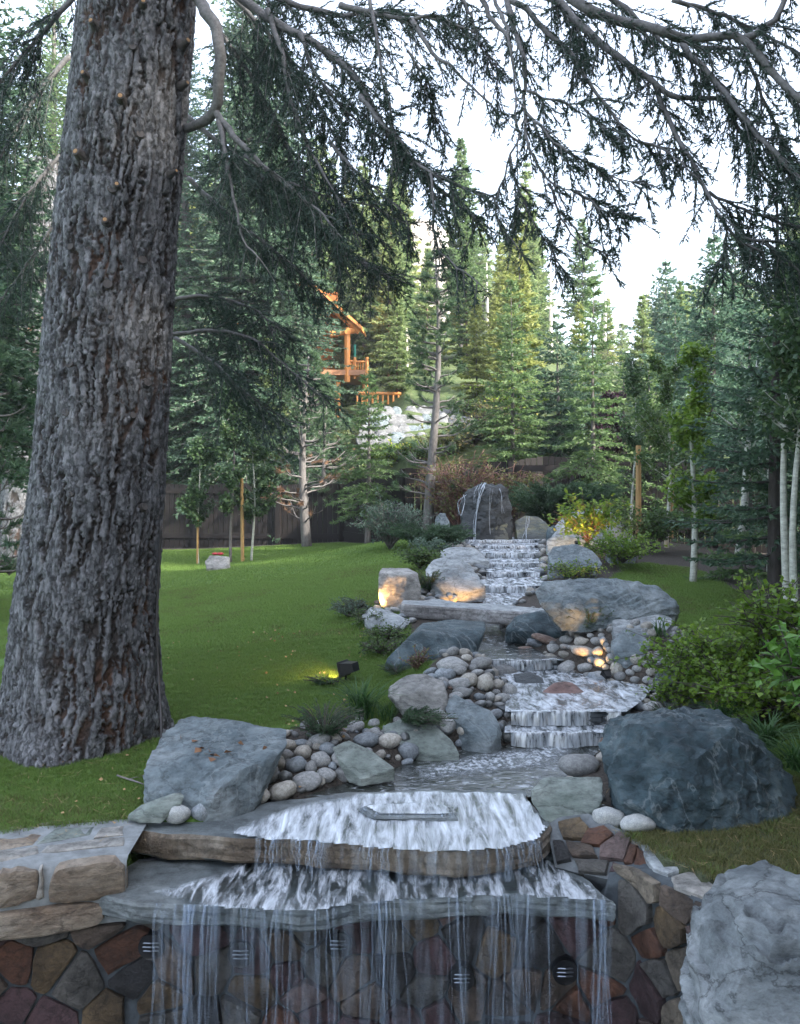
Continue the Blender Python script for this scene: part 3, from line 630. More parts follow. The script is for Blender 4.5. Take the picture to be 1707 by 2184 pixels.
flagpx([(1432, 1868), (1478, 1853), (1555, 1905), (1522, 1920), (1440, 1885)], z, M['cope'], 7)
flagpx([(1525, 1926), (1562, 1908), (1605, 1938), (1590, 1962)], z, M['pale'], 8)
flagpx([(1345, 1775), (1400, 1770), (1420, 1790), (1358, 1796)], z+.005, M['slate_green'], 9)
flagpx([(1598, 1968), (1612, 1945), (1700, 2010), (1680, 2060)], z, M['cope'], 10)
# mortar bed on the right shoulder
mb = MB()
def patch(px, z0, name='mortar_bed', mat=None, seed=0):
    o = np.array([gp(X, Y, z0) for X, Y in px]); mn, mx = o.min(0), o.max(0)
    xs = np.arange(mn[0], mx[0], .02); ys = np.arange(mn[1], mx[1], .02); X, Y = np.meshgrid(xs, ys); X = X.ravel(); Y = Y.ravel()
    ins = np.zeros(len(X), bool); j = len(o)-1
    for i in range(len(o)):
        ins ^= ((o[i, 1] > Y) != (o[j, 1] > Y)) & (X < (o[j, 0]-o[i, 0])*(Y-o[i, 1])/(o[j, 1]-o[i, 1]+1e-12)+o[i, 0]); j = i
    Z = np.where(ins, z0, z0-.3)+.012*fbm(np.stack([X*5+seed, Y*5, 0*X], 1), 3); nx = len(xs)
    idx = (np.arange(len(ys)-1)[:, None]*nx+np.arange(nx-1)[None]).reshape(-1); q = np.stack([idx, idx+1, idx+nx+1, idx+nx], -1); q = q[ins[q].any(1)]
    return link(name, mesh_from(name, np.stack([X, Y, Z], 1)-WO, q, True), mat or M['mortar'], wall)
if False: patch([(1150, 1770), (1178, 1750), (1250, 1700), (1420, 1755), (1500, 1850), (1620, 1940), (1600, 1975), (1440, 1890), (1395, 1855), (1330, 1810), (1250, 1830), (1190, 1825)], -.045)

# sloping mortared face between the end of the upper ledge and the right wall
def px3(X, Y, z): x, y = gp(X, Y, z); return np.array([x, y, z])
SA, SB, SC_ = px3(1185, 1752, -.012), px3(1340, 1800, -.03), px3(1250, 1872, -.165); SN = unit(np.cross(SB-SA, SC_-SA)); SN = -SN if SN[1] > 0 else SN
def on_slope(X, Y):
    o_ = np.array([0, 0, CAM_Z]); d_ = np.array(P(X, Y, 1))-o_; return o_+d_*(((SA-o_)@SN)/(d_@SN))
def slope_stone(px, mat, seed, nm='stone', th=.028, back=.08):
    p = np.array([on_slope(X, Y) for X, Y in px]); r = np.random.default_rng(seed); q = []
    for i in range(len(p)):
        a, b_ = p[i], p[(i+1) % len(p)]
        for t in (0, .33, .66): q.append(a+(b_-a)*t+r.normal(0, .002, 3))
    p = np.array(q); c = p.mean(0); N = len(p); rows = []
    for sc, off in ((1., -back), (1., th*.5), (.96, th*.9), (.82, th), (.4, th*1.15)):
        rows.append(c+(p-c)*sc+SN*off+SN*(.004*fbm(p*30+seed, 3)[:, None] if off > 0 else 0))
    rows.append((c+SN*th*1.15)[None]); j = np.arange(N); j2 = (j+1) % N; f = [np.stack([k*N+j, k*N+j2, (k+1)*N+j2, (k+1)*N+j], -1) for k in range(4)]+[np.stack([4*N+j, 4*N+j2, np.full(N, 5*N)], -1)]
    link(nm, mesh_from(nm, np.vstack(rows)-WO, f), mat, wall)
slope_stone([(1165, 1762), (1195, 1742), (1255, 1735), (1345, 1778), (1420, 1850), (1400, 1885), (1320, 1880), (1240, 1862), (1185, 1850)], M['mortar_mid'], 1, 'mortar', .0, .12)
for k, (mt, px) in enumerate([(4, [(1196, 1760), (1238, 1750), (1254, 1768), (1244, 1792), (1206, 1790)]), (0, [(1260, 1774), (1290, 1768), (1306, 1782), (1282, 1806), (1244, 1800)]), (7, [(1286, 1810), (1322, 1782), (1344, 1798), (1330, 1836), (1284, 1832)]), (2, [(1212, 1800), (1262, 1810), (1272, 1830), (1226, 1830)]), (6, [(1184, 1800), (1204, 1800), (1218, 1836), (1190, 1842)]), (0, [(1346, 1806), (1360, 1812), (1352, 1848), (1334, 1842)]), (0, [(1364, 1818), (1396, 1846), (1382, 1872), (1356, 1852)]), (1, [(1312, 1848), (1372, 1870), (1362, 1888), (1306, 1864)]), (3, [(1232, 1838), (1296, 1842), (1290, 1866), (1240, 1862)])]):
    cx = sum(q[0] for q in px)/len(px); cy = sum(q[1] for q in px)/len(px); slope_stone([(cx+(a-cx)*1.14, cy+(b_-cy)*1.14) for a, b_ in px], WS[mt], 50+k)
# wall lamps
for k, (s, z) in enumerate(LAMPS_S):
    w, n2 = wall_at(s); w = w[0]; n2 = n2[0]; c = np.array([w[0], w[1], z])
    lab = ['round black lamp set in the wall, leftmost under the lower water ledge', 'round black lamp in the wall, second from the left under the ledge', 'round black lamp in the wall behind the middle of the falling water', 'round black lamp low in the wall behind the falling water, right of centre', 'round black lamp with silver bars in the wall, rightmost under the ledge'][k]
    e = empty('wall_lamp', c, lab, 'lamp', 'round lamps set in the stone wall'); ang = math.atan2(n2[1], n2[0])
    mb = MB(); n3 = np.array([n2[0], n2[1], 0.])
    mb.tube([-.02*n3, .03*n3, .055*n3, .05*n3, .035*n3], [.062, .062, .059, .049, .046], 24); mb.build('housing', M['black'], e, smooth=False)
    mb = MB(); mb.tube([.034*n3, .042*n3, .046*n3], [.040, .030, .012], 20); mb.build('lens', M['lens'] if 'lens' in M else M.setdefault('lens', plain('lamp_lens', (.10, .13, .17), .08, .0, bump=0)), e, smooth=True)
    tt = np.array([-n2[1], n2[0], 0])
    for q in (-.018, 0, .018):
        mb = MB(); hw = math.sqrt(.043**2-q*q); a = np.array([0, 0, q]); mb.tube([a-tt*hw+n3*.05, a+n3*.062+np.array([0, 0, .004]), a+tt*hw+n3*.05], .0035, 6)
        mb.build('guard_bar', M.setdefault('steel', plain('bright_steel', (.22, .24, .27), .35, .9, bump=.02)), e)
from mathutils.bvhtree import BVHTree
BV = []
# ------------------------------------------------------------ boulders
_ico = {}
def ico(sub):
    if sub not in _ico:
        bm = bmesh.new(); bmesh.ops.create_icosphere(bm, subdivisions=sub, radius=1)
        v = np.array([x.co[:] for x in bm.verts]); f = np.array([[q.index for q in x.verts] for x in bm.faces]); bm.free(); _ico[sub] = (v, f)
    return _ico[sub]
def boulder(name, label, cat, pts, mat, sub=5, snap=True, seed=0, amp=.03, planes=10, back=.3, sink=.12, strata=(0, 0, 1), sfreq=14, samp=.25, group=None, round_=26, raw=None, fine=.45, flat=.4, lift=.05):
    dmn = min(q[2] for q in pts); pts = [(X, Y, dmn+(d-dmn)*flat) for X, Y, d in pts]
    if snap and raw is None:
        Xb, Yb, db = max(pts, key=lambda q: q[1]); ratio = ray(Xb, Yb-3, lift).y/db
        if .6 < ratio < 1.5: pts = [(X, Y, d*ratio) for X, Y, d in pts]
        if abs(ratio-1) > .06: print('SNAP', round(ratio, 3), label)
    W = [np.array(P(X, Y, d)) for X, Y, d in pts] if raw is None else [np.array(p) for p in raw]
    W = np.array(W); c = W.mean(0); zmin = W[:, 2].min(); ext = []
    for p in W:
        q = p.copy(); q[:2] = c[:2]+(q[:2]-c[:2])*.85; q[1] += back; q[2] = min(q[2], zmin+(W[:, 2].max()-zmin)*.8); ext.append(q)
        if p[2] < zmin+.35*(W[:, 2].max()-zmin): s = p.copy(); s[2] = zmin-sink; ext.append(s); s = s.copy(); s[1] += back*.9; ext.append(s)
    A = np.vstack([W, ext]); bm = bmesh.new()
    for p in A: bm.verts.new(p)
    res = bmesh.ops.convex_hull(bm, input=bm.verts); bm.normal_update()
    hv = np.array([v.co[:] for v in bm.verts if v.link_faces]); lo_, hi_ = hv.min(0), hv.max(0); ctr = (lo_+hi_)/2; S = (hi_-lo_)/2
    ns = []; 
    for f in bm.faces:
        n_ = np.array(f.normal[:]); o_ = np.array(f.verts[0].co[:])-ctr
        if n_@o_ < 0: n_ = -n_
        ns.append((n_*S, n_@o_))
    bm.free()
    Nn = np.array([a for a, _ in ns]); ln = np.linalg.norm(Nn, axis=1); Nn = Nn/ln[:, None]; off = np.array([b_ for _, b_ in ns])/ln
    r = np.random.default_rng(seed)
    v, f = ico(sub)
    d = np.maximum(v@Nn.T, 1e-3); rad = (off[None]/d)
    # chips: planes that shave corners
    cn = unit(r.normal(size=(planes, 3))) if planes else np.zeros((0, 3))
    base = rad.min(1)
    for k in range(planes):
        h = (v*base[:, None])@cn[k]; co_ = h.max()*r.uniform(.84, .95); dk = np.maximum(v@cn[k], 1e-3); base = np.minimum(base, np.where(v@cn[k] > 0, co_/dk, 9))
    allr = np.minimum(rad.min(1), base)
    # mild rounding
    q = v*allr[:, None]; w = q*S; L = float(np.cbrt(np.prod(S))*2)
    # displacement along radial direction in world scale
    nd = unit(v/S); pp = (w+seed*3.1)/L
    sd_ = unit(np.array(strata, float)); 
    ly = (pp@sd_)*sfreq+1.6*fbm(pp*1.6, 3)*2; fr = ly-np.floor(ly); step = np.where(fr < .85, fr/.85, (1-fr)/.15)
    disp = 1.25*amp*L*(1.3*fbm(pp*2.2, 3)+fine*(ridged(pp*6, 4)-1)*.5+fine*.5*fbm(pp*15, 3))+samp*amp*L*(step-.5)*smooth01(.5+2*fbm(pp*3, 2))
    w = w+nd*disp[:, None]+ctr
    org = np.array([ctr[0], ctr[1], lo_[2]]); me = mesh_from(name, w-org, f, True); me.set_sharp_from_angle(angle=R(38)); BV.append(BVHTree.FromPolygons([Vector(q) for q in w], [tuple(q) for q in f]))
    ob = link(name, me, mat, loc=org); tag(ob, label, cat, group)
    return ob
B = boulder
def hit(X, Y, dflt=None):
    o_ = Vector((0, 0, CAM_Z)); d_ = (P(X, Y, 1)-o_).normalized(); best = None
    for t_ in BV:
        h = t_.ray_cast(o_, d_, 60)
        if h[0] is not None and (best is None or h[3] < best[1]): best = (h[0], h[3])
    return best[0] if best else dflt
# foreground
B('boulder', 'large flat topped slate blue boulder beside the big tree, cobbles along its right side', 'boulder',
  [(345, 1562, 5.35), (400, 1528, 5.6), (470, 1543, 5.55), (560, 1550, 5.4), (612, 1556, 5.3), (614, 1585, 5.1), (560, 1640, 4.78), (490, 1690, 4.62), (440, 1714, 4.6), (320, 1692, 4.7), (306, 1640, 4.85), (325, 1600, 5.15), (450, 1640, 4.80), (340, 1655, 4.80)], M['slate'], 6, snap=False, flat=1, seed=3, amp=.020, planes=3, back=.15, strata=(.2, -.5, 1), sfreq=11, samp=.9, fine=.8, sink=.3)
B('rock', 'thin dark slate wedge leaning under the flat blue boulder beside the speckled cobble', 'rock', [(272, 1738, 4.6), (300, 1718, 4.7), (375, 1690, 4.78), (395, 1692, 4.78), (390, 1712, 4.7), (345, 1742, 4.52), (290, 1742, 4.5)], M['slate_green'], 4, seed=5, amp=.02, planes=3, back=.03, sink=.03)
B('boulder', 'huge dark teal boulder with rugged face on the right of the upper water ledge', 'boulder',
  [(1283, 1600, 4.75), (1300, 1565, 4.85), (1345, 1532, 4.9), (1430, 1512, 5.2), (1500, 1512, 5.25), (1560, 1530, 5.1), (1640, 1590, 4.9), (1682, 1650, 4.75), (1695, 1735, 4.6), (1690, 1765, 4.5), (1560, 1778, 4.32), (1440, 1770, 4.3), (1350, 1725, 4.35), (1290, 1660, 4.5), (1345, 1545, 4.65), (1560, 1555, 4.6), (1470, 1640, 4.38)], M['slate_dark'], 6, flat=1, lift=0, seed=12, amp=.028, planes=14, back=.25, strata=(.4, .2, 1), sfreq=7, samp=.9, fine=1.7)
B('rock', 'flat green grey slate rock between the water ledge and the huge teal boulder', 'rock', [(1130, 1690, 4.72), (1150, 1668, 4.95), (1215, 1650, 5.1), (1285, 1652, 5.0), (1287, 1700, 4.7), (1275, 1725, 4.6), (1240, 1742, 4.5), (1165, 1735, 4.55), (1132, 1705, 4.65)], M['slate_green'], 5, seed=14, amp=.016, planes=3, back=.06, sfreq=9, samp=.7, sink=.05)
B('boulder', 'pale rugged blue grey boulder cut off by the bottom right corner', 'boulder', [(1530, 2030, 3.15), (1572, 1975, 3.3), (1598, 1918, 3.4), (1625, 1885, 3.45), (1690, 1876, 3.5), (1780, 1880, 3.45), (1840, 1980, 3.1), (1840, 2240, 2.8), (1540, 2240, 2.85), (1500, 2190, 2.95), (1510, 2100, 3.0), (1590, 2030, 3.0)], M['pale_blue'], 6, snap=False, flat=1, seed=23, amp=.020, planes=9, back=.3, sink=.4, strata=(.62, -.1, .75), sfreq=5.0, samp=3.6, fine=.7)
B('rock', 'green grey slate slab dipping into the cobbles, left of the pool', 'rock', [(705, 1583, 5.95), (735, 1575, 6.1), (790, 1600, 6.0), (842, 1637, 5.6), (770, 1663, 5.35), (745, 1640, 5.5), (715, 1610, 5.7)], M['slate_green'], 5, seed=31, amp=.014, planes=2, back=.04, strata=(0, 0, 1), sink=.04, lift=.13)
B('rock', 'long sloping green slate slab under the juniper at the pool edge', 'rock', [(815, 1548, 6.6), (870, 1530, 6.9), (915, 1535, 6.8), (965, 1580, 6.3), (980, 1605, 6.0), (915, 1603, 5.95), (850, 1590, 6.1), (820, 1570, 6.3)], M['slate_green'], 5, seed=33, amp=.014, planes=2, back=.05, lift=.13)
B('rock', 'broad grey peaked rock above the cobbles, right of the grass clump', 'rock', [(820, 1475, 7.0), (870, 1438, 7.2), (905, 1436, 7.3), (955, 1465, 7.1), (962, 1490, 6.9), (935, 1520, 6.6), (880, 1515, 6.6), (840, 1490, 6.7), (900, 1470, 6.75)], M['tan'], 5, seed=35, amp=.03, planes=6, back=.15)
B('rock', 'long angular rock with dark wet end reaching the lower cascade', 'rock', [(945, 1500, 6.9), (970, 1482, 7.0), (1010, 1500, 6.7), (1050, 1520, 6.5), (1072, 1555, 6.15), (1070, 1580, 6.0), (1040, 1592, 5.95), (1000, 1560, 6.1), (950, 1520, 6.5)], M['slate'], 5, seed=37, amp=.03, planes=7, back=.1, lift=.13)
B('boulder', 'big dark angular boulder with flat pale top in front of the slab bridge', 'boulder', [(816, 1415, 7.7), (840, 1390, 7.75), (868, 1362, 7.8), (895, 1345, 7.85), (905, 1328, 8.3), (955, 1321, 8.6), (1036, 1324, 8.5), (1037, 1338, 8.0), (1028, 1362, 7.85), (1010, 1395, 7.7), (1000, 1410, 7.65), (975, 1415, 7.6), (925, 1400, 7.6), (870, 1422, 7.65), (830, 1425, 7.65), (1022, 1348, 7.85), (900, 1348, 7.8)], M['slate_dark'], 5, flat=1, seed=41, amp=.014, planes=2, back=.12, fine=.7)
# bridge
zb = .50
def gpz(X, Y, z): return gp(X, Y, z)
slab('slab_bridge', 'long grey stone slab laid across the stream as a footbridge', 'bridge', [(.045, 9.05), (.50, 8.92), (1.0, 8.80), (1.47, 8.72), (1.50, 8.8), (1.46, 9.1), (1.0, 9.3), (.5, 9.38), (.03, 9.4), (.0, 9.2)], .50, .135, M['bridge'], 9, mat_top=M['pale'], rough=.012, lay=.006, tilt=(-.035, 0))
B('rock', 'wide flat rock under the left end of the slab bridge', 'rock', [(780, 1290, 10.2), (830, 1305, 9.9), (880, 1325, 9.3), (840, 1342, 9.1), (790, 1335, 9.3), (770, 1310, 9.8)], M['pale'], 4, seed=43, amp=.02, back=.1)
# above bridge left
B('boulder', 'blocky upright boulder lit orange by a lawn spotlight', 'boulder', [(806, 1222, 10.6), (815, 1212, 10.9), (870, 1211, 11.0), (892, 1222, 10.7), (898, 1250, 10.4), (896, 1285, 10.25), (860, 1290, 10.1), (815, 1288, 10.1), (805, 1260, 10.3), (870, 1225, 10.35)], M['tan'], 5, seed=51, amp=.016, planes=5, back=.2, strata=(1, 0, .3))
B('boulder', 'long pale slanted boulder glowing orange at its foot, right of the lit block', 'boulder', [(905, 1218, 11.6), (925, 1195, 12.0), (965, 1185, 12.2), (985, 1190, 12.1), (1010, 1210, 11.8), (1035, 1250, 11.1), (1000, 1262, 10.8), (950, 1265, 10.7), (935, 1240, 10.9), (910, 1235, 11.2)], M['pale'], 5, seed=53, amp=.028, planes=5, back=.3, samp=.7)
B('rock', 'low pale rock above the long slanted boulder at the stream edge', 'rock', [(935, 1178, 13.6), (965, 1165, 14.0), (1010, 1168, 13.9), (1030, 1180, 13.6), (1045, 1195, 13.1), (1000, 1200, 12.9), (950, 1192, 13.2)], M['pale'], 4, seed=54, amp=.03, planes=5, back=.3)
B('rock', 'reddish flat rock at the left edge of the upper cascades', 'rock', [(1035, 1222, 12.3), (1050, 1215, 12.5), (1085, 1222, 12.2), (1095, 1232, 11.9), (1050, 1236, 11.8)], M['red'], 4, seed=55, amp=.03, back=.1)
B('rock', 'white topped rock among cobbles just behind the slab bridge', 'rock', [(885, 1290, 9.9), (915, 1280, 10.2), (960, 1275, 10.3), (990, 1290, 9.9), (960, 1300, 9.7), (900, 1302, 9.7)], M['pale'], 4, seed=56, amp=.03, back=.1)
# right of upper stream
B('boulder', 'long low grey boulder with an orange lit hollow, right of the slab bridge', 'boulder', [(1142, 1265, 10.2), (1160, 1245, 10.6), (1210, 1240, 10.8), (1290, 1232, 11.0), (1340, 1232, 11.0), (1400, 1250, 10.7), (1452, 1290, 10.1), (1400, 1308, 9.8), (1340, 1318, 9.5), (1260, 1312, 9.6), (1200, 1295, 9.6), (1150, 1285, 9.8), (1300, 1262, 10.1)], M['slate'], 6, seed=61, amp=.026, planes=6, back=.25, samp=.8, fine=.8, strata=(-.3, 0, 1))
B('rock', 'dark low rock under the right end of the slab bridge', 'rock', [(1160, 1300, 9.5), (1230, 1310, 9.5), (1250, 1330, 9.2), (1200, 1350, 8.9), (1120, 1345, 8.95), (1080, 1340, 9.2), (1100, 1318, 9.5)], M['slate_dark'], 4, seed=62, amp=.03, back=.2)
B('rock', 'flat pale topped rock at the lawn edge behind the leafy bush', 'rock', [(1305, 1325, 9.0), (1340, 1312, 9.4), (1430, 1308, 9.5), (1438, 1325, 9.0), (1420, 1345, 8.6), (1350, 1362, 8.3), (1310, 1352, 8.4)], M['pale'], 5, seed=63, amp=.02, planes=3, back=.1, sfreq=9, samp=.8)
B('rock', 'upright grey rock below the flat pale one, cobbles at its foot', 'rock', [(1302, 1370, 8.2), (1330, 1345, 8.4), (1370, 1340, 8.5), (1390, 1370, 8.1), (1370, 1405, 7.7), (1310, 1395, 7.8)], M['slate'], 4, seed=64, amp=.03, back=.1)
B('boulder', 'grey boulder behind the leafy bush with an orange lit face', 'boulder', [(1400, 1450, 6.9), (1440, 1405, 7.2), (1500, 1395, 7.4), (1560, 1400, 7.3), (1590, 1440, 7.0), (1580, 1490, 6.5), (1500, 1500, 6.3), (1420, 1490, 6.4), (1530, 1440, 6.75)], M['slate'], 5, seed=65, amp=.026, planes=6, back=.2)
B('rock', 'reddish brown rock sticking out of the water in the middle pool', 'rock', [(1150, 1485, 7.0), (1180, 1455, 7.25), (1220, 1455, 7.3), (1250, 1475, 7.05), (1255, 1490, 6.85), (1180, 1492, 6.8)], M['red'], 4, seed=66, amp=.03, planes=6, back=.06, sink=.05)
B('rock', 'dark wet rock at the left end of the middle cascade', 'rock', [(1090, 1440, 7.5), (1130, 1432, 7.55), (1160, 1448, 7.3), (1165, 1468, 7.05), (1110, 1470, 7.0)], M['wet'], 4, seed=67, amp=.03, planes=6, back=.06, sink=.05)
B('boulder', 'blue grey boulder under yellow foliage right of the upper cascades', 'boulder', [(1172, 1185, 13.0), (1180, 1168, 13.3), (1230, 1160, 13.4), (1262, 1172, 13.1), (1285, 1200, 12.6), (1270, 1225, 12.0), (1200, 1228, 12.0), (1175, 1215, 12.2)], M['slate'], 5, seed=71, amp=.028, planes=6, back=.3)
B('boulder', 'large rounded grey boulder beyond the yellow lit foliage', 'boulder', [(1180, 1130, 15.4), (1215, 1095, 15.6), (1250, 1085, 15.7), (1300, 1088, 15.6), (1340, 1130, 15.1), (1345, 1160, 14.5), (1250, 1165, 14.2), (1175, 1160, 14.3)], M['pale'], 5, seed=72, amp=.028, planes=5, back=.5)
B('rock', 'small blue rock right of the rounded grey boulder', 'rock', [(1290, 1165, 13.9), (1310, 1145, 14.1), (1345, 1150, 14.0), (1362, 1170, 13.7), (1350, 1200, 13.1), (1300, 1200, 13.1)], M['slate'], 4, seed=73, amp=.03, back=.2)
B('rock', 'pale rock between the two boulders by the upper cascades', 'rock', [(1165, 1150, 14.4), (1200, 1140, 14.5), (1250, 1150, 14.3), (1240, 1175, 13.6), (1170, 1180, 13.5)], M['pale'], 4, seed=74, amp=.03, back=.2)
# the fountain rock
B('fountain_rock', 'tall dark upright rock with water spilling down its face, head of the stream', 'rock', [(978, 1078, 17.0), (990, 1050, 17.0), (1018, 1034, 17.1), (1040, 1030, 17.1), (1068, 1032, 17.0), (1086, 1048, 16.9), (1092, 1075, 16.9), (1090, 1110, 16.75), (1092, 1150, 16.6), (1060, 1160, 16.4), (1000, 1158, 16.4), (985, 1150, 16.5), (982, 1110, 16.8), (1040, 1045, 16.6)], M['wet'], 5, seed=82, amp=.045, planes=9, back=.3, strata=(.3, 0, 1), samp=.8, fine=1.)
B('rock', 'mossy wet patch of rock leaning on the right half of the fountain rock', 'rock', [(1035, 1100, 16.6), (1060, 1088, 16.6), (1080, 1095, 16.6), (1085, 1150, 16.4), (1045, 1158, 16.3), (1028, 1140, 16.35)], M['mossy'], 4, seed=83, amp=.045, planes=8, back=.2, fine=1.)
B('rock', 'squat wet boulder with a trickle of water, right of the fountain rock', 'rock', [(1098, 1112, 16.6), (1120, 1101, 16.7), (1150, 1103, 16.7), (1172, 1120, 16.5), (1170, 1148, 16.3), (1140, 1156, 16.2), (1102, 1150, 16.2)], M['mossy'], 4, seed=84, amp=.04, planes=6, back=.25)
B('rock', 'dark rock squeezed between the wet boulder and the rounded grey one', 'rock', [(1165, 1130, 16.1), (1185, 1118, 16.2), (1195, 1150, 15.5), (1170, 1160, 15.4)], M['slate_dark'], 4, seed=85, amp=.04, back=.15)
B('rock', 'grey standing stone left of the fountain rock, by the pine foot', 'rock', [(928, 1105, 17.8), (935, 1092, 17.9), (955, 1095, 17.9), (962, 1120, 17.6), (950, 1140, 17.3), (925, 1140, 17.3)], M['slate'], 3, seed=86, amp=.04, back=.15)
B('rock', 'square cut pale stone half hidden by juniper left of the fountain rock', 'rock', [(935, 1135, 16.9), (975, 1133, 16.9), (978, 1155, 16.5), (940, 1158, 16.5)], M['tan'], 3, seed=87, amp=.02, back=.2)
B('rock', 'flat brown topped stone at the foot of the tall pine', 'rock', [(878, 1122, 18.3), (925, 1120, 18.3), (925, 1140, 18), (880, 1142, 18)], M['tan'], 3, seed=88, amp=.02, back=.2)
# lawn
B('rock', 'low flat topped stone on the lawn between thin saplings, a red object on it', 'rock', [(437, 1198, 19.0), (447, 1185, 19.3), (490, 1187, 19.3), (488, 1205, 18.9), (475, 1213, 18.7), (442, 1210, 18.7)], M['tan'], 4, seed=91, amp=.035, planes=7, back=.2)
mb = MB()
for a, rr in ((-.06, .055), (.05, .06)):
    v, f = ico(2); mb.add(v*np.array([rr*1.3, rr, rr*.55])+np.array([a, 0, .03]), [f])
p = P(465, 1184, 19.3); tag(mb.build('red_bundle', M['red_thing'], loc=p, smooth=True), 'small red bundle lying on the flat stone on the lawn', 'bundle')
B('boulder', 'blue layered boulder at the far left edge behind the big tree', 'boulder', [(-40, 1140, 17.5), (-30, 1122, 17.9), (40, 1125, 17.9), (46, 1150, 17.4), (44, 1185, 16.9), (20, 1200, 16.6), (-40, 1205, 16.5), (-60, 1170, 17)], M['slate'], 5, seed=95, amp=.03, back=.5, samp=.9)
M['riprap'] = rock_mat('riprap_rock', (.09, .095, .10), (.17, .175, .18), (.28, .285, .29), crack=1.)
# riprap beyond the fence
rr = np.random.default_rng(5); cells = []
for row, (Y, d, n_) in enumerate([(938, 27.5, 8), (918, 28.3, 9), (898, 29.2, 9), (880, 30.2, 8)]):
    for k in range(n_):
        X = 775+row*8+k*25+rr.uniform(-5, 5); w = rr.uniform(11, 18); h = rr.uniform(9, 14)
        x0 = [(X-w, Y, d), (X-w*.5, Y-h, d+.3), (X+w*.6, Y-h*.9, d+.3), (X+w, Y-2, d), (X+w*.5, Y+h*.8, d-.2), (X-w*.6, Y+h*.7, d-.2)]
        B('riprap_rock', 'pale angular riprap rock in the bank beyond the fence', 'rock', [(X+(q-X)*1.25, Y+(w_-Y)*1.3, e_) for q, w_, e_ in x0], M['riprap'] if rr.random() < .7 else M['slate'], 3, snap=False, seed=100+row*20+k, amp=.04, planes=6, back=.7, group='riprap rocks in the bank beyond the fence', sink=.3)

# water on the fountain rock
def on_rock(X, Y, d):
    h = hit(X, Y)
    return (P(X, Y, h.y-.03) if h is not None and abs(h.y-d) < 2.5 else P(X, Y, FD[0]))
FD = [15.9]; M['strand_w'] = fall_mat('trickle_water', 60, .2, .6, .7)
def trickle(pts, rad, n_=5, name='falling_water', sd=1):
    mb = MB(); r = np.random.default_rng(sd)
    for k in range(n_):
        pp_ = catmull([np.array(on_rock(X+r.normal(0, 2.6), Y, d)) for X, Y, d in pts], .05); pp_[:, 0] += .01*np.sin(np.linspace(0, 6, len(pp_))+k)
        mb.tube(pp_, rad*r.uniform(.5, 1.3), 6, sq=.5)
    tag(mb.build(name, M['strand_w'], smooth=True), kind='structure')
trickle([(1036, 1030, 16.75), (1028, 1042, 16.45), (1022, 1070, 16.35), (1015, 1110, 16.2), (1010, 1158, 16.1)], 0.0099, 7, sd=1)
trickle([(1018, 1036, 16.7), (1014, 1050, 16.5), (1012, 1075, 16.4)], 0.0077, 3, sd=2)
trickle([(990, 1055, 16.7), (984, 1070, 16.5), (982, 1100, 16.4)], 0.0077, 3, sd=3)
trickle([(1068, 1042, 16.55), (1070, 1060, 16.4), (1072, 1095, 16.3)], .010, 2, sd=4)
trickle([(1048, 1042, 16.5), (1047, 1070, 16.35), (1047, 1140, 16.1)], .008, 2, sd=5)
trickle([(1126, 1102, 16.4), (1122, 1120, 16.2), (1120, 1152, 16.05)], .012, 3, sd=6)

# ------------------------------------------------------------ cobbles
cob_mesh = []
for k in range(9):
    v, f = ico(3); r = np.random.default_rng(200+k)
    w = v*np.array([1, r.uniform(.72, .95), r.uniform(.62, .82)]); w = w+v*(.22*fbm(v*.9+k*7, 2))[:, None]
    for q in range(3):
        nn_ = unit(r.normal(size=3)); h = w@nn_; o_ = h.max()*.82; w = w-np.maximum(h-o_, 0)[:, None]*nn_*.75
    cob_mesh.append(mesh_from('cobble', w, f, True))
cob_geo = {}
COBS = []
CM = {'g': 'cob_grey', 't': 'cob_tan', 'b': 'cob_blue', 'd': 'cob_dark', 'r': 'cob_brown', 's': 'cob_speck'}
def cobble(x, y, z, rx, rz_, tone, label, group, seed):
    r = random.Random(seed); me0 = cob_mesh[seed % 9]; key = (seed % 9, tone)
    if key not in cob_geo:
        me = me0.copy(); me.materials.append(M[CM[tone]]); cob_geo[key] = me
    o = bpy.data.objects.new('cobble', cob_geo[key]); COL.objects.link(o); o.location = (x, y, z)
    o.scale = (rx, (rx+rz_)*.52, rz_*1.28); o.rotation_euler = (r.uniform(-.35, .35), r.uniform(-.35, .35), r.uniform(-.5, .5) if seed % 2 else r.uniform(-.5, .5)+math.pi)
    tag(o, label, 'cobble', group); COBS.append((x, y, max(rx, rz_))); return o
TN = {'g': 'grey', 't': 'tan', 'b': 'blue grey', 'd': 'dark wet', 'r': 'brown', 's': 'speckled granite'}
def place_px(lst, f, where, lift=.5, seed0=0, base=None):
    for k, it in enumerate(lst):
        zx, zy, rx, rz_ = it[:4]; tone = it[4] if len(it) > 4 else random.Random(seed0+k).choice('gggtbgtg')
        X, Y, rX, rY = f[0]+zx*f[2], f[1]+zy*f[2], rx*f[2], rz_*f[2]
        # bottom of the cobble touches the ground: iterate
        p = ray(X, Y+rY*.75)
        d = p.y; wx = rX*d/1900; wz = rY*d/1900
        lab = it[5] if len(it) > 5 else '%s rounded cobble %s' % (TN[tone], where)
        q = P(X, Y, d+wz*.3)
        cobble(q.x, q.y, q.z, wx*1.03, wz*1.03, tone, lab, None if len(it) > 5 else '%s cobbles %s' % (TN[tone], where), seed0+k)
F5 = (263, 1403.5, .5139); F3 = (614, 1008.8, .4111); F4 = (1052.6, 1008.8, .3834)
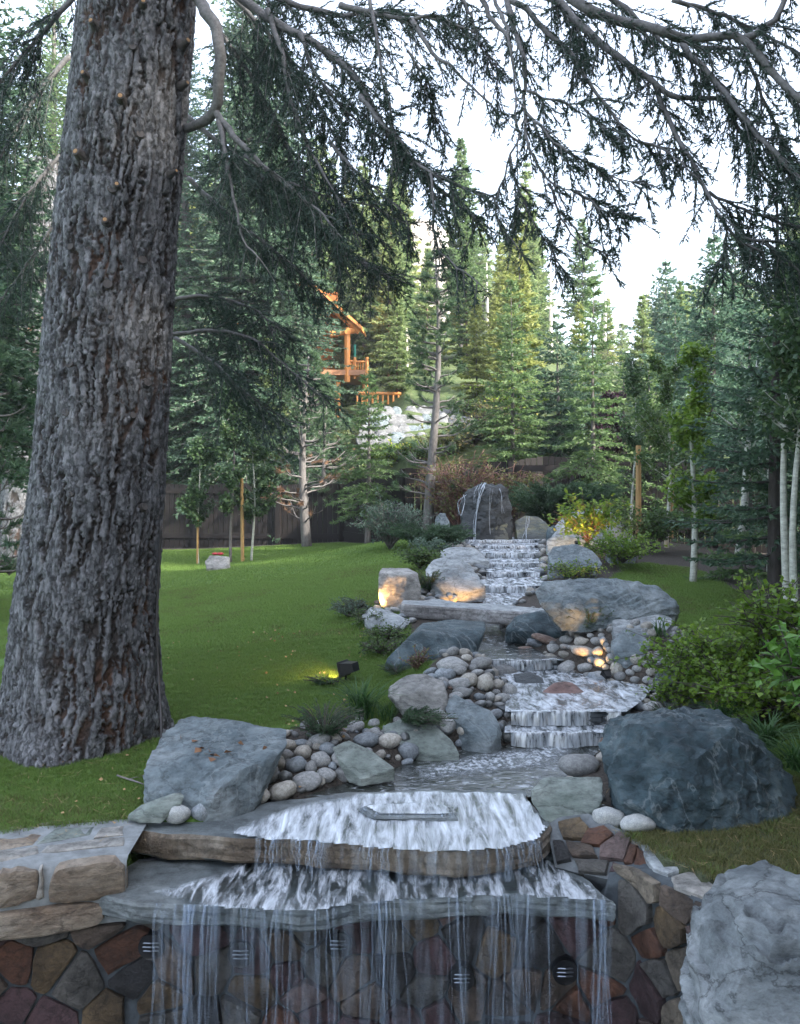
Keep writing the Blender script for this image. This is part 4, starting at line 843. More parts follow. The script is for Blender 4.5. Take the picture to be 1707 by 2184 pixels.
place_px([(226, 645, 55, 42, 's', 'white and black speckled cobble at the left end of the row on the ledge'), (325, 633, 40, 42, 'b', 'smooth purple grey cobble beside the speckled one on the ledge'), (420, 600, 55, 45, 'g', 'pale grey cobble third from the left on the ledge'), (508, 568, 62, 58, 'g', 'biggest grey cobble at the foot of the flat blue boulder'), (580, 570, 30, 33), (588, 478, 53, 58, 'g'), (525, 510, 33, 30, 't'), (635, 437, 38, 38, 't'), (662, 550, 60, 40, 't'), (718, 442, 45, 35, 'b'), (672, 398, 38, 22), (683, 362, 40, 24, 't'), (745, 390, 38, 32, 't'), (738, 352, 32, 15, 'b'), (765, 510, 62, 38, 'g'), (813, 515, 28, 20), (780, 455, 25, 33), (818, 420, 42, 33, 'g'), (843, 485, 42, 33, 'g'), (870, 447, 18, 18, 'b'), (815, 340, 48, 28, 'g'), (850, 378, 38, 30, 'b'), (880, 332, 30, 20, 't'), (905, 420, 42, 36, 'g'), (915, 480, 40, 38, 'g'), (805, 370, 20, 18, 't'), (675, 490, 26, 24, 'd'), (1010, 340, 55, 32, 'b'), (1045, 308, 30, 18, 'g'), (1105, 345, 50, 33, 't'), (1182, 388, 48, 42, 'b'), (1175, 433, 32, 14, 'b'), (1278, 408, 50, 26, 't'), (1170, 478, 55, 18, 'b'), (1215, 500, 42, 15, 'r', 'flat brown cobble awash at the left edge of the pool'), (1080, 498, 25, 14, 'g'), (965, 285, 38, 28), (1040, 270, 25, 20), (740, 548, 20, 12, 'd'), (900, 305, 30, 20, 'r'), (1345, 280, 38, 36, 'g'), (1413, 300, 32, 28, 't'), (1318, 240, 38, 25, 'g'), (1440, 358, 50, 28, 'd'), (1600, 322, 30, 26, 'd'), (1395, 352, 22, 20, 'b'), (1570, 275, 24, 20, 'd'), (1610, 280, 22, 20, 'd'), (1140, 415, 14, 16, 't'), (1095, 410, 18, 10, 'd'), (985, 250, 24, 16, 'g'), (270, 605, 22, 18, 's')], F5, 'in the bank between the flat blue boulder and the pool', seed0=0)
place_px([(855, 993, 85, 38, 'g', 'longest grey cobble at the top of the bank in front of the slab bridge'), (800, 1045, 40, 32, 'b'), (885, 1025, 45, 28, 'g'), (830, 1045, 42, 28, 'b'), (940, 1075, 48, 42, 't'), (890, 1095, 60, 33, 'g'), (1020, 1090, 50, 48, 't'), (1120, 1040, 72, 50, 'g', 'big smooth grey cobble beside the middle cascade'), (1003, 985, 60, 34, 'g'), (1150, 1132, 42, 42, 'g'), (1110, 1172, 42, 30, 'g'), (1090, 1095, 36, 25, 't'), (905, 1140, 55, 28, 'g'), (995, 1162, 32, 22, 'b'), (1048, 1162, 25, 30, 'g'), (745, 1060, 30, 22, 'b'), (985, 1035, 35, 18, 'g'), (740, 1030, 38, 20, 'b'), (790, 1255, 48, 28, 'g'), (850, 1110, 22, 14, 'r'), (955, 1120, 16, 14, 'g'), (1010, 1120, 18, 12, 'd'), (960, 1010, 26, 18, 'g'), (1000, 1200, 35, 24, 'd'), (1095, 1205, 35, 18, 'd'), (870, 1160, 40, 22, 'g'), (700, 1250, 30, 18, 'b'), (1150, 1190, 20, 12, 'd'), (930, 960, 30, 20, 't'), (1070, 1010, 20, 18, 'g')], F3, 'in the bank left of the middle cascade', seed0=100)
place_px([(335, 975, 38, 28), (408, 928, 38, 28), (490, 938, 42, 25), (400, 968, 32, 18), (395, 1010, 35, 22), (320, 1028, 38, 26), (575, 935, 32, 24), (578, 997, 32, 33), (612, 935, 22, 28), (655, 1035, 30, 33), (735, 1020, 35, 32), (720, 978, 30, 14, 't'), (410, 1080, 52, 36, 'g'), (512, 1082, 45, 28), (585, 1140, 62, 42, 'b', 'largest blue grey angular cobble in the right bank of the middle pool'), (590, 1055, 35, 33), (625, 1080, 22, 20), (685, 1090, 36, 43, 't'), (740, 1060, 25, 15), (705, 1130, 35, 28), (660, 1165, 45, 20), (730, 1182, 30, 22), (455, 1142, 40, 20), (530, 1127, 35, 22), (645, 985, 20, 20), (770, 1010, 14, 20), (700, 1050, 14, 12), (800, 1040, 40, 30, 't'), (880, 1105, 32, 26), (850, 1062, 24, 18), (860, 1305, 28, 28), (905, 1300, 45, 32), (500, 990, 75, 30, 't', 'flat angular tan rock lying among the right bank cobbles'), (545, 1040, 25, 20, 'b'), (600, 905, 20, 16), (400, 890, 22, 18), (540, 905, 20, 14), (680, 1205, 30, 14), (450, 1110, 24, 14, 'd'), (760, 1110, 26, 20), (790, 1150, 30, 22), (800, 1090, 28, 22), (260, 1020, 22, 16, 'd'), (640, 1130, 18, 14, 't'), (820, 1190, 30, 18), (770, 1210, 26, 14), (855, 1150, 30, 22), (840, 1240, 30, 16), (905, 1240, 34, 20)], F4, 'in the right bank of the middle pool', seed0=200)
place_px([(150, 925, 45, 40, 'g'), (205, 870, 45, 33, 'd'), (270, 910, 32, 20, 'g'), (235, 950, 50, 24, 'b'), (65, 960, 35, 28, 'g'), (55, 850, 25, 20, 'g'), (95, 985, 25, 18, 'd'), (170, 990, 55, 28, 'r', 'brown cobble in the shade under the slab bridge'), (230, 1025, 22, 14, 'd'), (120, 890, 26, 20, 'd'), (270, 870, 24, 18, 'd'), (180, 905, 22, 18, 'd'), (35, 905, 30, 20, 't'), (300, 930, 90, 26, 'r', 'long rusty flat stone under the right end of the slab bridge'), (20, 870, 24, 20, 'g'), (90, 850, 22, 18, 'd'), (250, 845, 30, 20, 'd'), (310, 880, 26, 20, 'g'), (20, 960, 22, 16, 'd'), (130, 965, 22, 16, 'g')], F4, 'in the shade under the slab bridge', seed0=300)
place_px([(865, 610, 32, 20, 'g'), (905, 652, 32, 22, 'g'), (1010, 620, 35, 22, 's'), (960, 640, 24, 24, 'g'), (1035, 655, 30, 24, 'g'), (975, 665, 40, 26, 'r'), (925, 625, 30, 20, 't'), (1080, 600, 40, 20, 's'), (1120, 630, 24, 24, 'g'), (1060, 625, 24, 20, 'g'), (860, 655, 28, 20, 't'), (1095, 640, 20, 18, 't'), (1110, 665, 20, 14, 'b'), (1085, 665, 20, 12, 'd'), (700, 650, 30, 16, 'g'), (735, 655, 30, 16, 'b'), (810, 650, 30, 16, 'g'), (845, 640, 22, 16, 'g'), (1000, 590, 30, 14, 'g'), (1050, 580, 30, 16, 'g'), (1160, 620, 28, 22, 'b'), (520, 715, 30, 18, 'g'), (565, 712, 30, 16, 'g'), (590, 745, 35, 18, 'b'), (640, 765, 28, 16, 'g'), (610, 700, 24, 16, 'g'), (545, 745, 24, 16, 'g'), (475, 675, 28, 16, 'r'), (470, 700, 25, 14, 'g'), (780, 640, 20, 14, 'b'), (940, 600, 22, 14, 't'), (890, 680, 26, 12, 'g'), (1040, 690, 22, 10, 'g'), (1130, 600, 22, 16, 'g')], F3, 'behind the slab bridge left of the stream', seed0=400)
place_px([(940, 440, 40, 22, 'g'), (975, 465, 35, 20, 'g'), (1000, 490, 30, 16, 'b'), (990, 430, 26, 16, 'b'), (1010, 515, 24, 12, 'd'), (1310, 430, 28, 22, 'd'), (1335, 450, 22, 18, 't'), (1310, 515, 30, 22, 'b'), (1280, 530, 24, 14, 'd'), (1330, 485, 24, 18, 't'), (1290, 560, 30, 14, 'g'), (1345, 545, 30, 18, 'g'), (960, 500, 26, 14, 'g'), (1250, 545, 24, 12, 'r'), (1320, 400, 18, 14, 'd'), (960, 410, 22, 12, 'g'), (1285, 440, 14, 10, 'd'), (1300, 480, 18, 12, 'g')], F3, 'beside the upper cascades', seed0=500)
place_px([(1297, 1743, 34, 24, 's', 'pale speckled cobble mortared into the wall top, left of its twin'), (1362, 1757, 40, 22, 's', 'pale speckled cobble mortared into the wall top under the teal boulder'), (1238, 1632, 44, 26, 'g', 'broad smooth grey cobble at the pool edge left of the teal boulder'), (1285, 1580, 18, 20, 'r', 'small red brown cobble squeezed against the teal boulder')], (0, 0, 1), 'x', seed0=600)
# fill with smaller cobbles
FILL = {}
small_v = [(ico(2)[0]*np.array([1, .8, .7])*(1+.2*fbm(ico(2)[0]*.9+k*7, 2))[:, None]) for k in range(6)]
r = np.random.default_rng(31)
def fill(n_, ya, yb, side, w0, w1, rmin, rmax, where, seed0, tones='gggtbgdt'):
    k = 0; t_ = 0
    while k < n_ and t_ < n_*40:
        t_ += 1; y = r.uniform(ya, yb); o_ = r.uniform(w0, w1)
        x = float(interp(y, PATH_L))-o_ if side < 0 else float(interp(y, PATH_R))+o_
        rad = r.uniform(rmin, rmax)*(.75+.5*r.random())
        if any((x-a)**2+(y-b_)**2 < (.62*(rad+c_))**2 for a, b_, c_ in COBS): continue
        t = tones[r.integers(len(tones))]; 
        if o_ < .04: t = 'd'
        a = r.uniform(0, 6.28); ca, sa = math.cos(a), math.sin(a); v = small_v[r.integers(6)]*rad*r.uniform(.85, 1.2, 3); tl = r.uniform(-.4, .4)
        v = np.column_stack([v[:, 0]*ca-v[:, 1]*sa, v[:, 0]*sa+v[:, 1]*ca, v[:, 2]+v[:, 0]*tl])+np.array([x, y, gz(x, y)+rad*.35]); FILL.setdefault(t, MB()).add(v, [ico(2)[1]]); COBS.append((x, y, rad)); k += 1
fill(120, 4.95, 6.3, -1, -.03, .8, .022, .05, 'filling the left bank of the lower pool', 1000)
fill(100, 6.3, 7.9, -1, -.02, .55, .028, .055, 'filling the bank left of the middle cascade', 1200)
fill(190, 6.4, 8.5, 1, -.02, 1.1, .03, .06, 'filling the right bank of the middle pool', 1400)
fill(40, 8.2, 9.6, 1, -.05, .7, .03, .06, 'in the shade around the slab bridge', 1600)
fill(140, 9.3, 12.4, -1, -.05, .65, .035, .065, 'filling the left bank behind the slab bridge', 1800)
fill(50, 12, 16, -1, -.05, .5, .035, .07, 'along the left side of the upper cascades', 2000)
fill(50, 9.6, 16, 1, -.05, .5, .035, .07, 'along the right side of the upper cascades', 2200)
fill(14, 4.6, 5.6, 1, .0, .3, .02, .04, 'beside the flat green slate by the ledge', 2400)
fill(26, 5.1, 9.0, -1, -.25, -.05, .02, .04, 'awash in the stream by the left bank', 2500, 'd')
fill(26, 5.9, 9.0, 1, -.25, -.05, .02, .045, 'awash in the stream by the right bank', 2600, 'd')

for t, mb in FILL.items(): tag(mb.build('small_cobbles', M[CM[t]], smooth=True), kind='stuff')
# ------------------------------------------------------------ fence
def fence(xs_, label):
    pts = []
    x = xs_[0]
    e = empty('board_fence', (xs_[0], float(fence_y(xs_[0])), 0), label, 'fence'); E = np.array(e.location[:])
    step = .145; s = 0; poly = []
    X = np.arange(xs_[0], xs_[1]+.001, .02); Y = fence_y(X); L = np.concatenate([[0], np.cumsum(np.hypot(np.diff(X), np.diff(Y)))])
    T = L[-1]
    top = lambda x: np.interp(x, [-16, -1.6, .2, 3.4, 8, 14], [1.78, 1.78, 2.12, 2.4, 2.1, 2.0])
    n_ = int(T/step); rr_ = random.Random(4)
    bm_cache = {}
    for k in range(n_):
        s_ = (k+.5)*step; x = float(np.interp(s_, L, X)); y = float(np.interp(s_, L, Y)); x2 = float(np.interp(s_+.02, L, X)); y2 = float(np.interp(s_+.02, L, Y)); a = math.atan2(y2-y, x2-x)
        zt = float(top(x)); panel = (s_ % 2.4)/2.4; zt += .07*math.sin(math.pi*panel)+rr_.uniform(-.006, .006)
        zb = min(gz(x, y)-.1, zt-1.5)
        mb = MB(); mb.box((0, 0, 0), (step/2-.006, .011, .5), 0)
        if 'b' not in bm_cache: bm_cache['b'] = mb.mesh('board')
        o = link('board', bm_cache['b'], M['wood_fence'], e, (x-E[0], y-E[1], (zt+zb)/2)); o.rotation_euler = (0, rr_.uniform(-.004, .004), a); o.scale = (1, 1, zt-zb)
    for k in range(int(T/2.4)+1):
        s_ = k*2.4; x = float(np.interp(s_, L, X)); y = float(np.interp(s_, L, Y)); zt = float(top(x))+.03
        x2 = float(np.interp(s_+.02, L, X)); a = math.atan2(float(np.interp(s_+.02, L, Y))-y, x2-x+1e-6)
        mb = MB(); mb.box((0, -.07, 0), (.075, .06, 1.1)); mb.box((0, -.07, 1.11), (.085, .07, .012))
        o = mb.build('post', M['wood_fence'], e, (x-E[0], y-E[1], zt-1.1)); o.rotation_euler = (0, 0, a)
        for zo in (.16, 1.45):
            xe = float(np.interp(s_+2.4, L, X)); ye = float(np.interp(s_+2.4, L, Y)); mb = MB()
            if xe-x < .5: continue
            mb.box((0, -.03, 0), (math.hypot(xe-x, ye-y)/2-.08, .02, .075)); o = mb.build('rail', M['wood_fence'], e, ((x+xe)/2-E[0], (y+ye)/2-E[1], (zt+float(top(xe)))/2-zo)); o.rotation_euler = (0, -math.atan2(float(top(xe))-float(top(x)), xe-x)*0, math.atan2(ye-y, xe-x))
fence((-13.0, -1.6), 'dark brown board fence running along the far side of the lawn on the left')
fence((-1.6, .2), 'short dark brown fence length rising towards the tall pine')
fence((.2, 12), 'dark brown board fence behind the fountain rock and the right hand trees')

# ------------------------------------------------------------ poles on the lawn
def pole(X, Yb, Yt, d, r_, mat, label, lean=0):
    a = P(X, Yb, d); b_ = P(X+lean, Yt, d); a.z -= .15; mb = MB(); mb.tube([(0, 0, 0), tuple((b_-a)*.5), tuple(b_-a)], [r_*1.05, r_, r_*.92], 10)
    tag(mb.build('tree_stake', mat, loc=a, smooth=False), label, 'stake')
pole(518, 1208, 1020, 19.4, .038, M['pole'], 'tall yellow wooden stake standing between the thin saplings on the lawn', -2)
pole(421, 1208, 1100, 19.5, .022, M['pole'], 'short stake against the leftmost sapling on the lawn', 1)
pole(1362, 1150, 950, 16, .05, M['pole'], 'orange wooden stake in front of the dark spruces right of centre')
pole(1432, 1130, 930, 16, .04, M['pole'], 'pale wooden stake behind the leafy aspen on the right')

# ------------------------------------------------------------ log house on the slope
H0 = np.array(P(725, 812, 34)); hs = empty('log_house', H0, 'orange log house with gabled porch roof and railed deck on the wooded slope', 'house')
def hp(X, Y, dd=0): return np.array(P(X, Y, 34+dd))-H0
def log(name, a, b_, r_, mat=None, k=10):
    mb = MB(); mb.tube([a, (np.array(a)+b_)/2, b_], r_, k); return mb.build(name, mat or M['log'], hs, smooth=False)
for dd in (0, 1.5, 3): log('rafter', hp(640, 592, dd), hp(768, 706, dd), .16)
mb = MB(); a, b_ = hp(636, 584, -.3), hp(772, 703, -.3); c_, d_ = hp(772, 703, 3.5)+0, hp(636, 584, 3.5)
v = [a, b_, b_+np.array([0, 4, .4]), a+np.array([0, 4, .4])]; mb.add(np.array(v+[q+np.array([0, 0, .14]) for q in v]), [np.array([[0, 1, 2, 3], [7, 6, 5, 4], [0, 4, 5, 1], [1, 5, 6, 2], [2, 6, 7, 3], [3, 7, 4, 0]])]); mb.build('roof', M['log'], hs)
mb = MB(); a, b_ = hp(500, 703, -.3), hp(636, 584, -.3); v = [a, b_, b_+np.array([0, 4, .4]), a+np.array([0, 4, .4])]; mb.add(np.array(v+[q+np.array([0, 0, .14]) for q in v]), [np.array([[0, 1, 2, 3], [7, 6, 5, 4], [0, 4, 5, 1], [1, 5, 6, 2], [2, 6, 7, 3], [3, 7, 4, 0]])]); mb.build('roof', M['log'], hs)
log('beam', hp(705, 712), hp(762, 703), .13); log('beam', hp(742, 706, -.2), hp(742, 706, 3), .13)
log('post', hp(741, 815), hp(741, 708), .12); log('post', hp(741, 815, 2.6), hp(741, 708, 2.6), .12)
mb = MB(); mb.box((hp(690, 806, 1.6)), (1.75, 1.7, .10)); mb.build('deck', plain('deck_wood', (.45, .22, .12), .6, sc=5), hs)
mb = MB(); mb.box((hp(640, 720, 3.6)), (1.6, .1, 1.9))
mb.build('wall', M['log'], hs)
log('rail', hp(735, 770), hp(783, 772), .045); log('rail', hp(735, 800), hp(783, 802), .04); log('rail', hp(783, 772), hp(783, 772, 3), .045)
for k in range(9): log('baluster', hp(738+k*5.2, 802), hp(738+k*5.2, 770), .028, k=6)
log('rail_post', hp(757, 808), hp(757, 762), .06, k=8); log('rail_post', hp(783, 808), hp(783, 762), .06, k=8)
log('flag_pole', hp(757, 762), hp(757, 735), .05, M['green_pole'], 8)
for X in (600, 660, 720, 780): log('pier', hp(X, 900, .2), hp(X, 812, .2), .12)
# lower railing below the house
lr = empty('log_railing', P(800, 860, 32.5), 'low orange log railing on the slope above the pale riprap', 'railing'); L0 = np.array(P(800, 860, 32.5))
for k in range(9):
    mb = MB(); a = np.array(P(762+k*11, 862, 32.5))-L0; mb.tube([a, a+np.array([0, 0, .22]), a+np.array([0, 0, .45])], .04, 6); mb.build('baluster', M['log'], lr)
mb = MB(); mb.tube([np.array(P(758, 838, 32.5))-L0, np.array(P(805, 839, 32.5))-L0, np.array(P(856, 840, 32.5))-L0], .055, 8); mb.build('rail', M['log'], lr)

# ------------------------------------------------------------ spotlights
def spot(loc, target, label, energy, size=70, color=(1, .50, .14), blend=.6, sc=1.0, fixture=True):
    loc = Vector(loc); t = (Vector(target)-loc).normalized(); e = empty('spotlight', loc, label, 'spotlight'); q = t.to_track_quat('Z', 'Y').to_matrix()
    def tr(v): return np.array([q@Vector(a) for a in np.asarray(v)])
    mb = MB(); v = np.array([[x, y, z] for z in (-.09, .02) for y in (-.05, .05) for x in (-.07, .07)], float)*sc; v[:4, :2] *= .65
    mb.add(tr(v), [np.array([[0, 2, 3, 1], [0, 1, 5, 4], [2, 6, 7, 3], [0, 4, 6, 2], [1, 3, 7, 5]])]); mb.build('housing', M['black'], e)
    fr = MB()
    for a, b_ in (((-.075, -.055), (.075, -.055)), ((.075, -.055), (.075, .055)), ((.075, .055), (-.075, .055)), ((-.075, .055), (-.075, -.055))):
        fr.tube(tr(np.array([[a[0], a[1], .02], [(a[0]+b_[0])/2, (a[1]+b_[1])/2, .02], [b_[0], b_[1], .02]])*sc), .007*sc, 5)
    fr.build('frame', M['black'], e)
    mb = MB(); mb.tube([(0, 0, -.02), (0, 0, -.08*sc), (0, 0, -.14*sc-.05)], .010*sc, 8); mb.build('stake', M['black'], e)
    mb = MB(); mb.add(tr(np.array([[-.068, -.048, .012], [.068, -.048, .012], [.068, .048, .012], [-.068, .048, .012]])*sc), [np.array([[0, 1, 2, 3]])])
    if 'lamp_face' not in M:
        m, n, l, b = new_mat('lamp_face'); b.inputs['Emission Color'].default_value = (1, .72, .35, 1); b.inputs['Emission Strength'].default_value = 1.0; M['lamp_face'] = m
    mb.build('lens', M['lamp_face'], e)
    ld = bpy.data.lights.new('lamp_light', 'SPOT'); ld.energy = energy; ld.spot_size = R(size); ld.spot_blend = blend; ld.color = color; ld.shadow_soft_size = .03
    lo_ = bpy.data.objects.new('lamp_light', ld); COL.objects.link(lo_); lo_.parent = e; lo_.location = t*.035*sc; lo_.rotation_euler = (-t).to_track_quat('Z', 'Y').to_euler()
def gpos(X, Y, up=.1):
    p = ray(X, Y); return Vector((p.x, p.y, p.z+up))
spot(gpos(738, 1452, .10), gpos(640, 1440, .0), 'black floodlight on the lawn edge shining on low leaves beside the grass clump', 9, 100, (1, .60, .22), sc=1.05)
a = gpos(778, 1308, .07); spot(a, hit(838, 1262) or P(850, 1250, a.y+.45), 'small black spotlight aimed at the blocky upright boulder', 26, 60, sc=.9)
def lamp_before(X, Y, dx, dy, fx=0):
    h = hit(X, Y) or P(X, Y, 10); p = Vector((h.x+dx, h.y-dy, 0)); p.z = gz(p.x, p.y)+.12; return p, h
a, h = lamp_before(970, 1247, .12, .55); spot(a, h, 'low spotlight among cobbles aimed at the slanted pale boulder', 12, 80, sc=.5)
a, h = lamp_before(1215, 1290, .18, .6); spot(a, h, 'low spotlight hidden by a juniper aimed at the hollow of the long boulder', 11, 60, sc=.5)
a = gpos(1545, 1520, .06); spot(a, hit(1530, 1440) or P(1535, 1440, a.y+.5), 'small spotlight under the leafy bush aimed at the grey boulder', 4, 60, sc=.5)
a = P(1232, 1158, 13.0); spot(a, P(1240, 1110, 14.8), 'small spotlight below the yellow lit foliage right of the upper cascades', 34, 80, (1, .6, .2), sc=.5)
# ------------------------------------------------------------ vegetation materials
M['needle_dark'] = leaf_mat('needles_dark', (.038, .08, .05), (.085, .155, .09), .35, c3=(.14, .22, .13))
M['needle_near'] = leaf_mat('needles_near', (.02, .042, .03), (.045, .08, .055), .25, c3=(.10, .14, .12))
M['needle_blue'] = leaf_mat('needles_blue_green', (.06, .125, .08), (.14, .24, .155), .5, c3=(.21, .31, .23))
M['needle_mid'] = leaf_mat('needles_green', (.075, .14, .055), (.16, .25, .095), .5, c3=(.24, .33, .15))
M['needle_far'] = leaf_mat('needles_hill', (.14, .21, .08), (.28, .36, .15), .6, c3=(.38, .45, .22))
M['needle_yel'] = leaf_mat('needles_yellow_green', (.19, .24, .07), (.36, .40, .13), .6, c3=(.46, .48, .2))
M['needle_brown'] = leaf_mat('needles_dead', (.16, .09, .05), (.26, .15, .09), .2)
M['pine'] = leaf_mat('pine_needles', (.04, .085, .04), (.10, .17, .08), .3, c3=(.15, .22, .12))
M['leaf_aspen'] = leaf_mat('leaves_aspen', (.035, .075, .035), (.085, .15, .06), .35, c3=(.16, .24, .10), rough=.45)
M['leaf_bright'] = leaf_mat('leaves_bright', (.08, .16, .02), (.20, .32, .04), .5, c3=(.32, .42, .09), rough=.4, spec=.5)
M['leaf_big'] = leaf_mat('leaves_broad', (.07, .17, .03), (.14, .30, .05), .45, rough=.35, spec=.6)
M['leaf_shrub'] = leaf_mat('leaves_low_shrub', (.04, .085, .025), (.10, .17, .045), .35, c3=(.16, .22, .07))
M['leaf_yellow'] = leaf_mat('leaves_yellow_green', (.10, .20, .03), (.24, .34, .05), .45, c3=(.45, .40, .08))
M['leaf_purple'] = leaf_mat('leaves_purple', (.035, .018, .03), (.08, .035, .055), .3)
M['leaf_willow'] = leaf_mat('leaves_grey_willow', (.06, .11, .075), (.15, .22, .16), .3)
M['leaf_brush'] = leaf_mat('leaves_brush', (.08, .11, .03), (.19, .20, .07), .35, c3=(.26, .2, .08))
M['juniper'] = leaf_mat('juniper', (.025, .065, .035), (.07, .13, .06), .25, c3=(.11, .18, .09))
M['grass'] = leaf_mat('grass_blades', (.105, .175, .035), (.175, .275, .065), .4, c3=(.26, .35, .11), rough=.6, spec=.2)
M['grass_dry'] = leaf_mat('grass_dry', (.07, .10, .025), (.16, .15, .06), .3, c3=(.28, .22, .12), rough=.7, spec=.2)
M['blade'] = leaf_mat('ornamental_blades', (.03, .08, .025), (.065, .14, .04), .3, rough=.5, spec=.25)
M['twig'] = plain('twig_bark', (.17, .155, .15), .8, sc=15, stretch=(3, 3, 3), bump=.3)
M['limb'] = plain('limb_bark', (.12, .115, .115), .75, sc=9, stretch=(4, 4, 4), bump=.6, var=.45)
M['twig_dark'] = plain('dark_twig_bark', (.07, .058, .05), .8, sc=15, bump=.3)
M['bark_grey'] = plain('grey_bark', (.13, .12, .115), .85, sc=9, stretch=(3, 3, 1), bump=.8, var=.45)
M['bark_dark'] = plain('dark_bark', (.055, .048, .045), .85, sc=9, stretch=(3, 3, 1), bump=.8, var=.45)
M['bark_red'] = plain('red_brown_bark', (.17, .11, .085), .85, sc=9, stretch=(3, 3, 1), bump=.6, var=.4)
M['bark_aspen'] = plain('aspen_bark', (.42, .43, .38), .6, sc=7, stretch=(2, 2, 5), bump=.3, var=.4)
M['bark_snag'] = plain('bleached_snag', (.62, .58, .52), .7, sc=6, stretch=(3, 3, .7), bump=.2, var=.2)
M['stem_red'] = plain('reddish_stem', (.13, .06, .05), .6, sc=10, bump=.1)

# ------------------------------------------------------------ foliage generators
def needles(S, D, L, rs, per=.02, nl=.03, w=.003, ang=.9, flat=.35, down=0.):
    """S,D,L: twig starts, unit dirs, lengths -> triangles of needles"""
    k = np.maximum(2, (L/per).astype(int)); idx = np.repeat(np.arange(len(S)), k)
    t = rs.random(len(idx)); base = S[idx]+D[idx]*(L[idx]*t)[:, None]
    side = rs.normal(size=(len(idx), 3)); side[:, 2] *= flat; side -= D[idx]*(side*D[idx]).sum(1)[:, None]; side = unit(side)
    a = ang*rs.uniform(.5, 1.1, len(idx)); dr = D[idx]*np.cos(a)[:, None]+side*np.sin(a)[:, None]; dr[:, 2] -= down
    ln = nl*rs.uniform(.6, 1.25, len(idx)); tip = base+dr*ln[:, None]
    wv = unit(np.cross(dr, rs.normal(size=(len(idx), 3))))*(w*rs.uniform(.7, 1.3, len(idx)))[:, None]
    v = np.stack([base-wv, base+wv, tip], 1).reshape(-1, 3); return v, np.arange(len(v)).reshape(-1, 3)
def leaves(pos, dr, size, rs, ratio=.45, k=1, droop=.0):
    n_ = len(pos); up = rs.normal(size=(n_, 3))*.6+np.array([0, 0, 1.]); side = unit(np.cross(dr, up)); nrm = np.cross(side, dr)
    s = np.broadcast_to(size, (n_,))*rs.uniform(.7, 1.25, n_); s = s[:, None]
    a = pos; b_ = pos+dr*s*.45+side*s*ratio+nrm*s*.08; c_ = pos+dr*s-nrm*s*.1; d_ = pos+dr*s*.45-side*s*ratio+nrm*s*.08; m_ = pos+dr*s*.5
    v = np.stack([a, b_, c_, d_, m_], 1).reshape(-1, 3); i = np.arange(n_)[:, None]*5
    f = np.concatenate([i+np.array([0, 1, 4]), i+np.array([1, 2, 4]), i+np.array([2, 3, 4]), i+np.array([3, 0, 4])]); return v, f
def spruce_geo(h, r0, seed, base=.08, tip_w=.035, detail=1., droop=.15, up=.15, levels=None, trunk=.02, gap=.0, nper=6, lean=0, skirt=1.0, nl=.09):
    """returns (wood MB, foliage verts, faces) for a conifer standing at the origin"""
    rs = np.random.default_rng(seed); wood = MB(); S = []; D = []; L = []
    zs = np.linspace(-.2, h, 12); tr = trunk*h*(1-zs/h*.96).clip(.03); tp = np.column_stack([lean*zs+.01*h*np.sin(zs/h*5+seed)*.4, .01*h*np.sin(zs/h*4+seed)*.3, zs])
    wood.tube(tp, tr, 7)
    levels = levels or int(h/.22); 
    for i in range(levels):
        f = (i+.5+rs.uniform(-.3, .3))/levels; z = h*(base+(1-base)*f); 
        if z > h: continue
        Lb_ = r0*(1-f)**.85*(1 if f > .06 else .8)*rs.uniform(.8, 1.15)+.06
        nb = max(3, int(nper*(1 if f < .8 else .7)))
        a0 = rs.uniform(0, 6.28); c0 = np.array([np.interp(z, tp[:, 2], tp[:, 0]), np.interp(z, tp[:, 2], tp[:, 1]), z])
        for j in range(nb):
            if rs.random() < gap: continue
            a = a0+j*6.283/nb+rs.uniform(-.35, .35); Lb = Lb_*rs.uniform(.65, 1.15)
            t = np.linspace(0, 1, 6); rad = Lb*t; dz = Lb*(-droop*(1-f)*2.2*t+up*t**2.2+(.5*f*t))
            pts = c0+np.column_stack([np.cos(a)*rad, np.sin(a)*rad, dz])
            if Lb > .25: wood.tube(pts, np.linspace(.012*h*.12*(1-f)+.006, .003, 6)*(1.4 if Lb > 1 else 1), 4, cap=False)
            # twigs along branch
            sp = .062/detail*max(1, r0/1.4); n_ = max(3, int(Lb/sp)); tt = (np.arange(n_)+rs.random(n_)*.7)/n_; tt = .12+.88*tt
            for sgn in (-1, 1):
                bx = np.interp(tt, t, pts[:, 0]); by = np.interp(tt, t, pts[:, 1]); bz = np.interp(tt, t, pts[:, 2])
                tl = Lb*.34*(1.08-tt)*rs.uniform(.6, 1.25, n_)+.05; aa = a+sgn*rs.uniform(.6, 1.1, n_)
                d_ = unit(np.column_stack([np.cos(aa), np.sin(aa), rs.uniform(-.45, .12, n_)-.15*droop]))
                S.append(np.column_stack([bx, by, bz])); D.append(d_); L.append(tl)
            S.append(pts[:-1]); D.append(unit(np.diff(pts, axis=0))); L.append(np.linalg.norm(np.diff(pts, axis=0), axis=1))
    S.append(np.array([[lean*h, 0, h*.97]])); D.append(np.array([[0, 0, 1.]])); L.append(np.array([.25]))
    S = np.vstack(S); D = np.vstack(D); L = np.concatenate(L)
    v, f = needles(S, D, L, rs, per=.036/detail, nl=nl*1.2, w=tip_w*.62, ang=.75, flat=.5)
    return wood, v, f
e_last = [None]
def tree_obj(name, label, cat, loc, wood, fol, mat_w, mat_f, group=None, rz=0, sc=1, extra=None):
    e = empty(name, loc, label, cat, group, rz); e.scale = (sc, sc, sc)
    link('trunk', wood, mat_w, e); o = link('crown', fol, mat_f, e); tag(o, kind='stuff'); e_last[0] = o; return e
